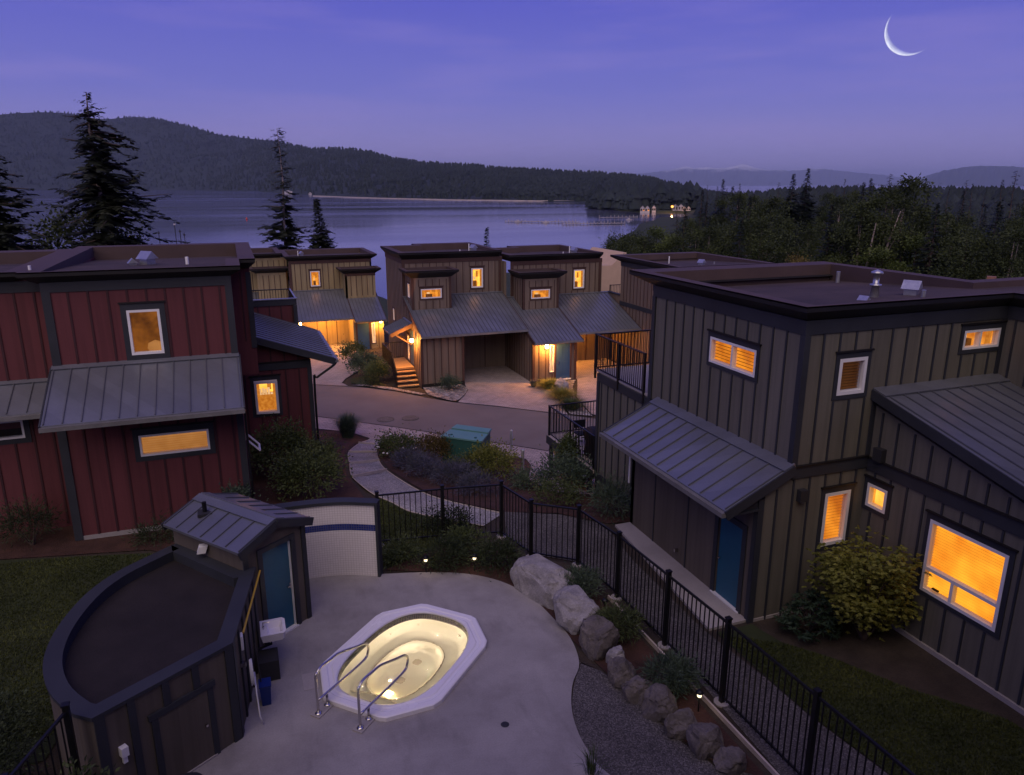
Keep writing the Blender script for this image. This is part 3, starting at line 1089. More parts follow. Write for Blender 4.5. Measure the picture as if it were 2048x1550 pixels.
sheet('mulch_bed', [(5.75, 31.0), (4.95, 29.8), (4.9, 28.4), (4.62, 26.4), (4.56, 24.6), (4.85, 22.0), (5.1, 20.7), (5.5, 19.8), (6.0, 19.0), (6.6, 18.3), (8.0, 17.7), (9.0, 16.6), (10.3, 16.4), (10.3, 19.9), (9.0, 20.6), (9.2, 22.9), (9.98, 24.7), (10.5, 25.9), (10.5, 26.6), (10.1, 27.1), (8.9, 27.8), (7.6, 28.8)], 'mulch', 0.016, 1.0)
ROADN = [(-20, 58.0), (-9, 47.5), (3.1, 35.69), (4.96, 33.99), (6.57, 32.51), (8.08, 31.02), (9.94, 29.1), (11.85, 27.18), (16, 23.0), (30, 9)]
ROADF = [(-20, 66.0), (-6, 52.2), (3.71, 42.36), (5.52, 40.86), (7.65, 38.84), (9.08, 36.74), (10.11, 35.56), (12.02, 33.99), (14.0, 32.16), (15.68, 30.58), (20, 26.5), (38, 9)]
sheet('road', ROADN + ROADF[::-1], 'asphalt', 0.03, 1.0)
sheet('pavement', [(3.1, 35.6), (4.96, 33.9), (6.57, 32.42), (8.08, 30.93), (9.94, 29.01), (11.85, 27.09), (16, 22.9), (16, 19), (10.3, 20.0), (9.05, 20.5), (9.15, 22.95), (9.98, 24.74), (10.5, 25.94), (10.55, 26.65), (10.2, 27.15), (8.9, 27.85), (7.65, 28.7), (6.71, 30.0), (5.07, 31.35), (4.29, 32.7), (3.06, 33.6), (1, 35.5), (-6, 42.5), (-6, 44.4)], 'pavers', 0.026, 1.0)
sheet('driveway', [(12.08, 42.6), (11.73, 39.2), (11.55, 37.9), (10.9, 36.6), (10.25, 35.5), (12.02, 34.07), (14.0, 32.24), (14.7, 31.6), (15.2, 33.5), (15.9, 36.0), (15.6, 38.0), (15.45, 42.6)], 'pavers', 0.05, 1.0)
sheet('driveway', [(18.2, 42.4), (18.2, 37.9), (17.6, 36.6), (16.6, 34.6), (15.9, 31.4), (16.2, 30.15), (20, 26.6), (26, 22), (26, 30), (22.3, 36), (22.3, 42.4)], 'pavers', 0.05, 1.0)
sheet('driveway', [(3.75, 42.45), (5.45, 41.05), (5.3, 42.7), (5.7, 44.0), (6.8, 46.0), (8.0, 49.5), (8.0, 54.4), (7.8, 57), (3, 57), (0, 54), (-6.0, 52.3)], 'pavers', 0.05, 1.0)
sheet('lawn', [(5.75, 42.2), (6.2, 41.0), (7.4, 40.2), (7.3, 42.5), (6.7, 43.9), (5.95, 43.7)], 'lawn soil', 0.05, 1.0)
sheet('cobble_bed', curve2([(9.15, 37.4), (9.6, 36.5), (10.2, 35.75), (10.85, 36.6), (11.5, 37.9), (11.6, 38.6), (11.5, 39.2)], 3) + [(9.3, 39.2)], 'cobbles', 0.07, 0.5)
sheet('cobble_bed', [(5.7, 41.2), (7.6, 39.1), (8.8, 37.6), (9.1, 37.7), (7.8, 39.6), (6.0, 41.3)], 'cobbles', 0.055, 0.5)
sheet('island_bed', [(15.6, 37.9), (16.0, 36.0), (15.3, 33.5), (14.85, 31.65), (15.75, 31.0), (16.5, 34.6), (17.3, 36.6), (18.1, 37.9)], 'cobbles', 0.05, 0.5)
# iron lids in the carriageway
for nm, lb, x, y in (('manhole_cover', 'left of two rusty round lids in the asphalt road', 6.17, 33.94), ('manhole_cover', 'right of two rusty round lids in the asphalt road', 7.34, 33.71)):
    mb = MB()
    mb.lathe(x, y, [(0, -1.845), (0.30, -1.845), (0.30, -1.852), (0.33, -1.852), (0.33, -1.848), (0.42, -1.848), (0.42, -1.9)], 28)
    tag(mb.build(nm, 'brown rock', None), lb, 'manhole cover')
# timber edge board beside the fence
tag(beam('edging_board', (7.24, 13.2, 0.03), (7.3, 4.0, 0.03), 0.035, 0.10, 'timber', None), 'thin timber edging board along the foot of the long black fence', 'edging')


# ------------------------------------------------------------------ right-hand taupe house
H1 = thing('house', 'big grey-brown batten-clad house at right with blue side door and orange-lit blinds', 'house', (10.3, 11.3, 0))
T1, B1 = 'taupe siding', 'slate trim'
# upper side wall (faces left)
hA = [(12.67, 14.33, 4.99, 5.59)]
w_ = wall(H1, 'X', 10.32, -1, [(11.3, 3.2), (16.95, 3.2), (16.95, 6.5), (11.3, 6.5)], hA, T1)
battens(w_, 'X', 10.32, -1, 11.4, 16.85, lambda a: 3.52, 6.18, hA, B1, 0.41)
fbox('frieze_board', 'X', 10.32, -1, 11.27, 16.95, 6.18, 6.46, 0, 0.030, B1, w_)
fbox('corner_board', 'X', 10.32, -1, 11.27, 11.41, 3.44, 6.18, 0, 0.034, B1, w_)
fbox('corner_board', 'X', 10.32, -1, 16.83, 16.98, 3.38, 6.18, 0, 0.034, B1, w_)
window(H1, 'X', 10.32, -1, 12.67, 14.33, 4.99, 5.59, 'amber lit blind', mull=(13.5,), room='deep gap', slat=0.075, label='wide slit window with half-open amber-lit blinds')
# side wall towards the road, below the roof terrace
w_ = wall(H1, 'X', 10.32, -1, [(16.4, -1.4), (20.0, -1.6), (20.0, 3.4), (16.4, 3.4)], [], T1)
battens(w_, 'X', 10.32, -1, 16.45, 20.0, 0.16, 3.12, [], B1, 0.41)
battens(w_, 'X', 10.32, -1, 16.45, 20.0, -1.5, -0.12, [], B1, 0.41)
fbox('belt_board', 'X', 10.32, -1, 16.4, 20.02, 3.12, 3.36, 0, 0.03, B1, w_)
fbox('belt_board', 'X', 10.32, -1, 16.4, 20.02, -0.12, 0.12, 0, 0.03, B1, w_)
fbox('corner_board', 'X', 10.32, -1, 19.88, 20.02, 0.12, 3.12, 0, 0.034, B1, w_)
wall(H1, 'Y', 20.0, 1, [(10.32, -1.6), (17, -1.6), (17, 3.4), (10.32, 3.4)], [], T1)
wall(H1, 'Y', 16.95, 1, [(10.32, 3.2), (16.4, 3.2), (16.4, 6.2), (10.32, 6.2)], [], T1)
box('terrace_floor', 10.3, 16.8, 17.0, 20.1, 3.405, 3.46, 'pale concrete', H1)
railing(H1, (10.29, 17.2), (10.29, 20.15), 3.42, 4.58, posts=(0, 0.5, 1), name='terrace_railing', drop=0.25)
railing(H1, (10.35, 20.15), (14.5, 20.15), 3.42, 4.58, posts=(0.5, 1), name='terrace_railing')
# storage bay under the canopy, smooth panels and blue door
hD = [(11.69, 12.52, 0.05, 1.98)]
w_ = wall(H1, 'X', 9.58, -1, [(11.3, -0.15), (16.4, -0.15), (16.4, 3.0), (11.3, 3.0)], hD, 'taupe panel')
for a in (13.72, 15.2):
    fbox('panel_strip', 'X', 9.58, -1, a - 0.02, a + 0.02, 0.05, 3.0, 0, 0.016, B1, w_)
fbox('corner_board', 'X', 9.58, -1, 11.27, 11.40, -0.1, 2.9, 0, 0.03, B1, w_)
wall(H1, 'Y', 16.4, 1, [(9.58, -0.3), (10.32, -0.3), (10.32, 3.4), (9.58, 3.0)], [], 'taupe panel')
d_ = fbox('door', 'X', 9.58, -1, 11.72, 12.49, 0.07, 1.95, -0.06, -0.02, 'blue door', H1)
fbox('door_frame', 'X', 9.58, -1, 11.56, 11.69, 0.03, 2.10, 0, 0.03, B1, d_)
fbox('door_frame', 'X', 9.58, -1, 12.52, 12.65, 0.03, 2.10, 0, 0.03, B1, d_)
fbox('door_head', 'X', 9.58, -1, 11.56, 12.65, 1.985, 2.12, 0, 0.034, B1, d_)
fbox('threshold', 'X', 9.58, -1, 11.60, 12.60, 0.03, 0.075, -0.05, 0.06, 'white vinyl', d_)
mb = MB()
mb.lathe(9.545, 12.40, [(0, 0.96), (0.028, 0.975), (0.03, 1.0), (0.0, 1.02)], 10)
mb.build('door_knob', 'steel', d_)
fbox('hose_bib', 'X', 9.58, -1, 14.02, 14.07, 0.32, 0.40, 0, 0.10, 'steel', w_)
cn = metal_roof(H1, (10.34, 11.22, 3.50), (10.34, 16.52, 3.50), (8.72, 11.22, 2.74), (8.72, 16.52, 2.74), 12, name='canopy')
fbox('canopy_soffit', 'Y', 11.24, 1, 8.9, 9.56, 2.60, 2.64, 0, 5.2, B1, cn)
mesh('gable_infill', [(8.95, 11.29, 2.65), (9.6, 11.29, 2.65), (9.6, 11.29, 3.05), (8.95, 11.29, 2.78)], [(0, 1, 2, 3)], B1, cn)
mb = MB()
mb.tube([(8.70, 16.3, 2.68), (8.9, 16.35, 2.55), (9.52, 16.42, 2.4), (9.53, 16.46, 1.2)], 0.03, 8)
mb.build('downpipe', 'white vinyl', cn)
# front wall (faces the spa)
hB = [(11.235, 11.95, 4.865, 5.63), (14.58, 15.66, 5.56, 5.98), (11.27, 11.955, 1.48, 2.71)]
w_ = wall(H1, 'Y', 11.3, -1, [(9.58, -0.15), (12.35, -0.15), (12.35, 4.55), (15.8, 4.55), (15.8, 6.5), (10.32, 6.5), (10.32, 3.44), (9.58, 3.0)], hB, T1)
battens(w_, 'Y', 11.3, -1, 10.32, 12.35, 3.46, 6.18, hB, B1, 0.41, off=0.46)
battens(w_, 'Y', 11.3, -1, 12.35, 15.8, 4.95, 6.18, hB, B1, 0.41, off=0.20)
battens(w_, 'Y', 11.3, -1, 9.58, 12.35, -0.02, lambda a: 3.16 if a > 10.3 else 2.80 + (a - 9.58) * 0.45, hB, B1, 0.41, off=0.42)
fbox('frieze_board', 'Y', 11.3, -1, 10.28, 15.8, 6.18, 6.46, 0, 0.030, B1, w_)
fbox('corner_board', 'Y', 11.3, -1, 10.285, 10.43, 3.46, 6.18, 0, 0.034, B1, w_)
fbox('corner_board', 'Y', 11.3, -1, 9.55, 9.69, -0.1, 2.84, 0, 0.034, B1, w_)
fbox('corner_board', 'Y', 11.3, -1, 12.24, 12.35, 3.46, 4.8, 0, 0.030, B1, w_)
fbox('corner_board', 'Y', 11.3, -1, 15.69, 15.8, 4.9, 6.18, 0, 0.030, B1, w_)
fbox('belt_board', 'Y', 11.3, -1, 10.33, 12.32, 3.17, 3.42, 0, 0.034, B1, w_)
fbox('belt_ledge', 'Y', 11.3, -1, 10.33, 12.30, 3.42, 3.455, 0, 0.06, 'black fascia', w_)
fbox('foundation', 'Y', 11.3, -1, 9.6, 12.3, -0.2, 0.06, 0, 0.02, 'pale concrete', w_)
window(H1, 'Y', 11.3, -1, 11.235, 11.95, 4.865, 5.63, 'dim blind', fw=0.075, room='dark room', label='nearly dark upstairs window')
window(H1, 'Y', 11.3, -1, 14.58, 15.66, 5.56, 5.98, 'lit room', mull=(15.08,), fw=0.05, label='small sliding window glowing orange')
window(H1, 'Y', 11.3, -1, 11.27, 11.955, 1.48, 2.71, 'amber lit blind', fw=0.075, label='tall window with closed amber-lit blinds', room='deep gap', slat=0.07)
vh = fbox('vent_hood', 'Y', 11.3, -1, 10.52, 10.70, 2.66, 2.92, 0, 0.13, 'dark plastic', w_)
# wing coming forward on the right
hW = [(10.68, 11.20, 2.33, 2.85), (8.0, 9.61, 1.17, 2.70)]
w_ = wall(H1, 'X', 12.35, -1, [(4.5, -0.15), (11.3, -0.15), (11.3, 4.55), (4.5, 2.87)], hW, T1)
battens(w_, 'X', 12.35, -1, 4.5, 11.25, 0.10, 3.10, hW, B1, 0.41)
battens(w_, 'X', 12.35, -1, 4.5, 11.25, 3.42, lambda a: max(3.43, 4.50 - (11.3 - a) * 0.247), [], B1, 0.41)
fbox('belt_board', 'X', 12.35, -1, 4.5, 11.29, 3.12, 3.38, 0, 0.034, B1, w_)
fbox('belt_ledge', 'X', 12.35, -1, 4.5, 11.27, 3.38, 3.415, 0, 0.06, 'black fascia', w_)
fbox('foundation', 'X', 12.35, -1, 4.5, 11.25, -0.2, 0.09, 0, 0.05, 'pale concrete', w_)
fbox('vent_hood', 'X', 12.35, -1, 10.86, 11.08, 3.42, 3.70, 0, 0.14, 'dark plastic', w_)
window(H1, 'X', 12.35, -1, 10.68, 11.20, 2.33, 2.85, 'lit room bright', fw=0.065, label='small square window, brightly lit')
window(H1, 'X', 12.35, -1, 8.0, 9.61, 1.17, 2.70, 'lit blind', mull=(8.95,), rail=1.64, fw=0.065, slat=0.058, room='blind gap', label='large window filled by glowing yellow blinds')
fbox('sash_handle', 'X', 12.35, -1, 9.22, 9.36, 1.30, 1.33, -0.02, 0.02, 'black iron', H1)
metal_roof(H1, (12.22, 11.32, 4.90), (21, 11.32, 4.90), (12.22, 4.0, 3.09), (21, 4.0, 3.09), 22, name='wing_roof', gut=False, flash=0.36)
w_ = wall(H1, 'X', 15.8, -1, [(4.5, 3.2), (11.3, 4.7), (11.3, 6.5), (4.5, 6.5)], [], T1)
battens(w_, 'X', 15.8, -1, 4.5, 11.2, lambda a: 4.95 - (11.3 - a) * 0.247, 6.18, [], B1, 0.41)
fbox('frieze_board', 'X', 15.8, -1, 4.5, 11.27, 6.18, 6.46, 0, 0.030, B1, w_)
fr = flat_roof(H1, [(10.05, 11.05), (15.55, 11.05), (15.55, 3.5), (22, 3.5), (22, 12.95), (16.65, 12.95), (16.65, 17.84), (10.05, 17.84)],
               [0.25, 0.25, 0.3, 0.3, 0.25, 0.25, 0.89, 0.27], [0.10, 0.10, 0.3, 0.3, 0.40, 0.40, 0.75, 0.30], 6.46, 6.78, 0.072, 11.05)


def rv(x, y):
    return 6.75 - max(0, y - 11.05) * 0.072


def pipe(parent, x, y, z, h, r, mat='galvanised', name='vent_pipe', tilt=0.0):
    mb = MB()
    mb.tube([(x, y, z - 0.05), (x + tilt, y, z + h)], r, 12)
    return mb.build(name, mat, parent, False)


def flue(parent, x, y, z, k=1.0):
    mb = MB()
    mb.lathe(x, y, [(0.11 * k, z - 0.05), (0.075 * k, z + 0.24 * k), (0.12 * k, z + 0.25 * k), (0.12 * k, z + 0.28 * k), (0.062 * k, z + 0.29 * k), (0.062 * k, z + 0.50 * k), (0.13 * k, z + 0.51 * k), (0.115 * k, z + 0.55 * k), (0.0, z + 0.60 * k)], 18)
    return mb.build('flue', 'galvanised', parent, True)


def boxvent(parent, x, y, z, k=1.0, rz=0.0):
    mb = MB()
    mb.box(-0.13 * k, 0.13 * k, -0.13 * k, 0.13 * k, -0.08, 0.17 * k)
    b = len(mb.v)
    q = 0.19 * k
    mb.v += [(-q, -q, 0.15 * k), (q, -q, 0.15 * k), (q, q, 0.15 * k), (-q, q, 0.15 * k), (0, -q, 0.34 * k), (0, q, 0.34 * k)]
    mb.f += [tuple(b + i for i in f) for f in ((0, 1, 4), (2, 3, 5), (1, 2, 5, 4), (3, 0, 4, 5), (3, 2, 1, 0))]
    c_, s_ = math.cos(rz), math.sin(rz)
    mb.v = [(x + a * c_ - bb * s_, y + a * s_ + bb * c_, z + zz) for a, bb, zz in mb.v]
    return mb.build('box_vent', 'galvanised', parent)


pipe(fr, 15.68, 16.18, 6.39, 0.30, 0.055, 'galvanised')
flue(fr, 12.91, 12.23, 6.66)
boxvent(fr, 13.87, 12.15, 6.67, 0.95, 0.5)
pipe(fr, 13.62, 11.62, 6.70, 0.16, 0.045)
boxvent(fr, 12.21, 11.82, 6.60, 0.55, 0.3)
# lower timber deck on the road side
dkx = box('timber_deck', 10.25, 15.0, 20.02, 23.75, 0.02, 0.13, 'timber', H1)
fbox('deck_rim', 'X', 10.25, -1, 20.02, 23.78, -0.17, 0.12, 0, 0.04, B1, dkx)
fbox('deck_rim', 'Y', 23.75, 1, 10.25, 15.0, -0.17, 0.12, 0, 0.04, B1, dkx)
railing(H1, (10.29, 20.08), (10.29, 23.7), 0.13, 1.28, posts=(0, 0.5, 1), name='deck_railing', drop=0.3)
railing(H1, (10.35, 23.7), (14.6, 23.7), 0.13, 1.28, posts=(0.5, 1), name='deck_railing')
for y in (20.4, 22.0, 23.6):
    box('deck_post', 10.28, 10.40, y - 0.06, y + 0.06, -1.8, 0.02, B1, dkx)
lt = None
for k_ in range(26):
    for sg in (1, -1):
        y0 = 20.1 + k_ * 0.09
        a = (10.31 + 0.012 * sg, y0 if sg > 0 else y0 + 1.2, -1.35)
        b = (10.31 + 0.012 * sg, y0 + 1.2 if sg > 0 else y0, -0.15)
        if lt is None:
            lt = beam('lattice', a, b, 0.008, 0.03, 'tread timber', dkx, (1, 0, 0))
        else:
            beam('lath', a, b, 0.008, 0.03, 'tread timber', lt, (1, 0, 0))
# covered grill standing on that deck
gq = thing('covered_grill', 'black-covered barbecue grill on the lower timber deck of the right-hand house', 'grill', (10.9, 20.9, 0.13))
mb = MB()
for zz_, w_, d_ in ((0.13, 0.30, 0.50), (0.65, 0.28, 0.48), (0.85, 0.30, 0.62), (1.0, 0.28, 0.60), (1.14, 0.20, 0.48), (1.18, 0.08, 0.30)):
    mb.v += [(10.9 - w_, 20.9 - d_, zz_), (10.9 + w_, 20.9 - d_, zz_), (10.9 + w_, 20.9 + d_, zz_), (10.9 - w_, 20.9 + d_, zz_)]
for i in range(5):
    for j in range(4):
        mb.f.append((i * 4 + j, i * 4 + (j + 1) % 4, i * 4 + 4 + (j + 1) % 4, i * 4 + 4 + j))
mb.f.append((20, 21, 22, 23))
mb.build('cover', 'grill cover', gq, True)
dc = thing('deck_chair', 'slim dark metal chair standing on the lower timber deck beyond the grill', 'chair', (11.0, 22.4, 0.13))
for x, y in ((10.75, 22.15), (11.2, 22.15), (10.75, 22.6), (11.2, 22.6)):
    mb = MB()
    mb.tube([(x, y, 0.13), (x, y, 0.55 if y < 22.4 else 1.0)], 0.014, 6)
    mb.build('leg', 'black iron', dc)
box('seat', 10.74, 11.21, 22.14, 22.61, 0.54, 0.575, 'black iron', dc)
box('backrest', 10.76, 11.19, 22.59, 22.615, 0.70, 0.98, 'black iron', dc)

# ------------------------------------------------------------------ red house on the left
H2 = thing('house', 'dark red batten-clad house at left with grey metal lean-to roof', 'house', (-2.2, 20.6, 0.3))
T2, B2 = 'red siding', 'maroon trim'
h_ = [(-2.615, -1.86, 4.83, 5.975)]
w_ = wall(H2, 'Y', 20.6, -1, [(-4.36, 3.0), (-0.12, 3.0), (-0.12, 6.75), (-4.36, 6.75)], h_, T2)
battens(w_, 'Y', 20.6, -1, -4.36, -0.12, 4.70, 6.50, h_, B2, 0.43, 0.05, off=0.52)
fbox('frieze_board', 'Y', 20.6, -1, -4.39, -0.09, 6.50, 6.74, 0, 0.030, B1, w_)
fbox('corner_board', 'Y', 20.6, -1, -4.39, -4.20, 4.66, 6.50, 0, 0.034, B1, w_)
fbox('corner_board', 'Y', 20.6, -1, -0.26, -0.09, 4.66, 6.50, 0, 0.034, B1, w_)
window(H2, 'Y', 20.6, -1, -2.615, -1.86, 4.83, 5.975, 'dim room', fw=0.06, label='upper red-wall window, dim inside with a round amber lamp', cas=0.13)
mb = MB()
mb.lathe(-2.07, 20.86, [(0.0, 4.80), (0.14, 4.82), (0.20, 4.93), (0.17, 5.06), (0.0, 5.14)], 16)
mb.build('table_lamp_glow', 'tan lit blind', H2, True)
metal_roof(H2, (-4.42, 20.61, 4.67), (-0.08, 20.61, 4.67), (-4.42, 18.62, 3.74), (-0.08, 18.62, 3.74), 11, name='lean_to_roof', flash=0.16)
h_ = [(-2.64, -1.0, 2.34, 2.90)]
w_ = wall(H2, 'Y', 19.9, -1, [(-4.36, 0.0), (-0.15, 0.0), (-0.15, 4.1), (-4.36, 4.1)], h_, T2)
battens(w_, 'Y', 19.9, -1, -4.36, -0.15, 0.40, 4.05, h_, B2, 0.43, 0.05, off=0.52)
fbox('corner_board', 'Y', 19.9, -1, -4.39, -4.20, 0.3, 4.05, 0, 0.034, B1, w_)
fbox('corner_board', 'Y', 19.9, -1, -0.29, -0.12, 0.1, 4.05, 0, 0.034, B1, w_)
fbox('foundation', 'Y', 19.9, -1, -4.36, -0.3, 0.0, 0.40, 0, 0.02, 'concrete', w_)
window(H2, 'Y', 19.9, -1, -2.64, -1.0, 2.34, 2.90, 'tan lit blind', fw=0.05, cas=0.13, label='wide slit window with closed tan blinds')
box('wall', -4.36, -4.26, 20.74, 28.2, 0, 6.7, T2, H2)
box('wall', -4.36, -4.26, 20.04, 20.74, 0, 4.2, T2, H2)
box('wall', -0.20, -0.12, 19.9, 25.0, -0.3, 4.1, T2, H2)
mb = MB()
mb.tube([(-0.10, 18.58, 3.66), (-0.08, 18.8, 3.55), (-0.07, 19.75, 3.35), (-0.07, 19.78, 0.1)], 0.032, 8)
mb.build('downpipe', 'black iron', H2)
# awning sash pushed open on the hidden side wall
aw = MB()
for q in ((0, .05, 0, .5), (.55, .60, 0, .5), (.05, .55, 0, .05), (.05, .55, .45, .5)):
    aw.box(q[0], q[1], q[2], q[3], -0.02, 0.02)
Ma = Matrix.Translation((-0.10, 20.7, 2.22)) @ Matrix.Rotation(R(48), 4, 'Y')
aw.v = [tuple(Ma @ Vector((y_, x_, z_))) for x_, y_, z_ in aw.v]
asw = aw.build('open_sash', 'white vinyl', H2)
# narrow upper return and right-hand wing with its own shed roof
w_ = wall(H2, 'Y', 22.6, -1, [(-0.12, 3.6), (0.42, 3.6), (0.42, 6.75), (-0.12, 6.75)], [], T2)
fbox('batten', 'Y', 22.6, -1, 0.13, 0.175, 4.6, 6.6, 0, 0.02, B2, w_)
fbox('corner_board', 'Y', 22.6, -1, 0.29, 0.44, 4.4, 6.6, 0, 0.034, B1, w_)
h_ = [(0.27, 1.0, 1.66, 2.79)]
w_ = wall(H2, 'Y', 25.0, -1, [(-0.15, -0.8), (2.12, -0.9), (2.12, 3.50), (-0.15, 4.28)], h_, T2)
battens(w_, 'Y', 25.0, -1, -0.15, 2.12, -0.6, 3.10, h_, B2, 0.43, 0.05, off=0.16)
battens(w_, 'Y', 25.0, -1, -0.15, 2.12, 3.40, lambda a: 4.2 - (a + 0.15) * 0.345, [], B2, 0.43, 0.05, off=0.16)
fbox('belt_board', 'Y', 25.0, -1, -0.15, 2.13, 3.12, 3.36, 0, 0.034, B1, w_)
fbox('belt_ledge', 'Y', 25.0, -1, -0.15, 2.13, 3.36, 3.395, 0, 0.06, 'black fascia', w_)
fbox('corner_board', 'Y', 25.0, -1, 2.0, 2.14, -0.8, 3.12, 0, 0.036, B1, w_)
box('wall', 2.0, 2.12, 25.14, 30.0, -1.5, 3.45, T2, H2)
ww = window(H2, 'Y', 25.0, -1, 0.27, 1.0, 1.66, 2.79, 'lit room bright', fw=0.07, cas=0.11, label='kitchen window with a sash ajar and lit shelves inside', deep=0.9)
mb = MB()
mb.box(0.1, 1.2, 25.45, 25.85, 1.5, 2.16)
mb.box(0.1, 1.2, 25.65, 25.88, 2.52, 2.60)
mb.build('counter', 'orange room glow', ww)  # counter and shelf glow by material, standing in for kitchen light
mb = MB()
random.seed(5)
for k_ in range(9):
    x = 0.25 + k_ * 0.09
    mb.box(x, x + 0.07, 25.5, 25.6, 2.165, 2.2 + random.random() * 0.2)
mb.build('crockery', 'pale room glow', ww)  # crockery glows by its material instead of being lit
sash = MB()
for q in ((0, .07, 0, 1.1), (.66, .73, 0, 1.1), (.07, .66, 0, .07), (.07, .66, 1.03, 1.1)):
    sash.box(q[0], q[1], -0.02, 0.02, q[2], q[3])
Ms = Matrix.Translation((0.28, 24.93, 1.675)) @ Matrix.Rotation(R(-9), 4, 'Z')
sash.v = [tuple(Ms @ Vector(v_)) for v_ in sash.v]
sash.build('sash', 'white vinyl', ww)
metal_roof(H2, (-0.14, 24.7, 4.50), (-0.14, 30.1, 4.50), (2.90, 24.7, 3.40), (2.90, 30.1, 3.40), 13, name='wing_roof', flash=0.14)
mb = MB()
mb.tube(smoothpath([(2.92, 24.95, 3.30), (2.90, 24.95, 3.15), (2.3, 24.95, 2.75), (2.2, 24.94, 2.6), (2.19, 24.94, -0.5)], 4), 0.04, 8)
mb.build('downpipe', 'black iron', H2)
# balcony behind the wing
w_ = wall(H2, 'Y', 30.2, -1, [(0.3, 2.4), (2.18, 2.4), (2.18, 4.66), (0.3, 4.66)], [], T2)
battens(w_, 'Y', 30.2, -1, 0.3, 2.18, 2.6, 4.45, [], B2, 0.43, 0.05)
fbox('cap_board', 'Y', 30.2, -1, 0.3, 2.20, 4.45, 4.68, 0, 0.034, B1, w_)
fbox('cap_rail', 'Y', 30.2, -1, 0.3, 2.24, 4.68, 4.72, -0.08, 0.06, 'galvanised', w_)
box('balcony_floor', 0.3, 2.2, 30.3, 33.2, 3.6, 3.7, 'pale concrete', H2)
railing(H2, (0.55, 33.1), (2.15, 33.1), 3.7, 4.72, name='balcony_railing', posts=(1,))
railing(H2, (2.17, 30.3), (2.17, 33.1), 3.7, 4.72, name='balcony_railing', rail_mat='galvanised', posts=())
box('corner_post', 2.06, 2.2, 30.05, 30.19, 0.5, 4.45, B1, H2)
lamp(H2, (2.36, 31.2, 3.45), 8, back=(2.2, 31.2), k=0.45)
# set-back neighbour bay at the frame edge
h_ = [(-7.0, -5.31, 2.85, 3.33)]
w_ = wall(H2, 'Y', 21.3, -1, [(-12, 3.0), (-4.45, 3.0), (-4.45, 6.75), (-12, 6.75)], [], T2)
battens(w_, 'Y', 21.3, -1, -9.0, -4.45, 4.25, 6.45, [], B2, 0.43, 0.05)
fbox('frieze_board', 'Y', 21.3, -1, -12, -4.45, 6.45, 6.72, 0, 0.03, B1, w_)
metal_roof(H2, (-11.8, 21.31, 4.22), (-4.5, 21.31, 4.22), (-11.8, 20.1, 3.68), (-4.5, 20.1, 3.68), 17, name='lean_to_roof', flash=0.14)
w_ = wall(H2, 'Y', 20.9, -1, [(-12, 0.0), (-4.45, 0.0), (-4.45, 3.9), (-12, 3.9)], h_, T2)
battens(w_, 'Y', 20.9, -1, -9.0, -4.45, 0.40, 3.85, h_, B2, 0.43, 0.05)
window(H2, 'Y', 20.9, -1, -7.0, -5.31, 2.85, 3.33, 'dark room', fw=0.05, cas=0.13, label='unlit slit window at the frame edge')
fr = flat_roof(H2, [(-4.78, 20.3), (0.16, 20.3), (0.16, 22.1), (0.58, 22.1), (0.58, 28.6), (-4.78, 28.6)], [0.3, 0.28, 0.4, 0.18, 0.6, 0.35], [0.10, 0.35, 0.3, 0.45, 0.6, 0.5], 6.72, 7.02, 0.05, 20.3)
boxvent(fr, -2.25, 23.3, 6.84, 1.1, 0.8)
boxvent(fr, -2.62, 23.2, 6.80, 0.7, 0.2)
pipe(fr, -1.19, 22.6, 6.86, 0.22, 0.045, 'white plastic')
pipe(fr, -4.6, 20.9, 6.95, 0.18, 0.035, 'white plastic')
fr = flat_roof(H2, [(-13, 20.95), (-4.83, 20.95), (-4.83, 28.0), (-13, 28.0)], [0.35, 0.3, 0.5, 0.3], [0.10, 0.35, 0.8, 0.3], 6.70, 6.98, 0.05, 20.95)

# ------------------------------------------------------------------ brown twin house across the road
H3 = thing('house', 'brown twin house across the road with two small bays above metal carport roofs', 'house', (12.4, 39.2, -1.75))
T3, B3 = 'brown siding', 'umber trim'


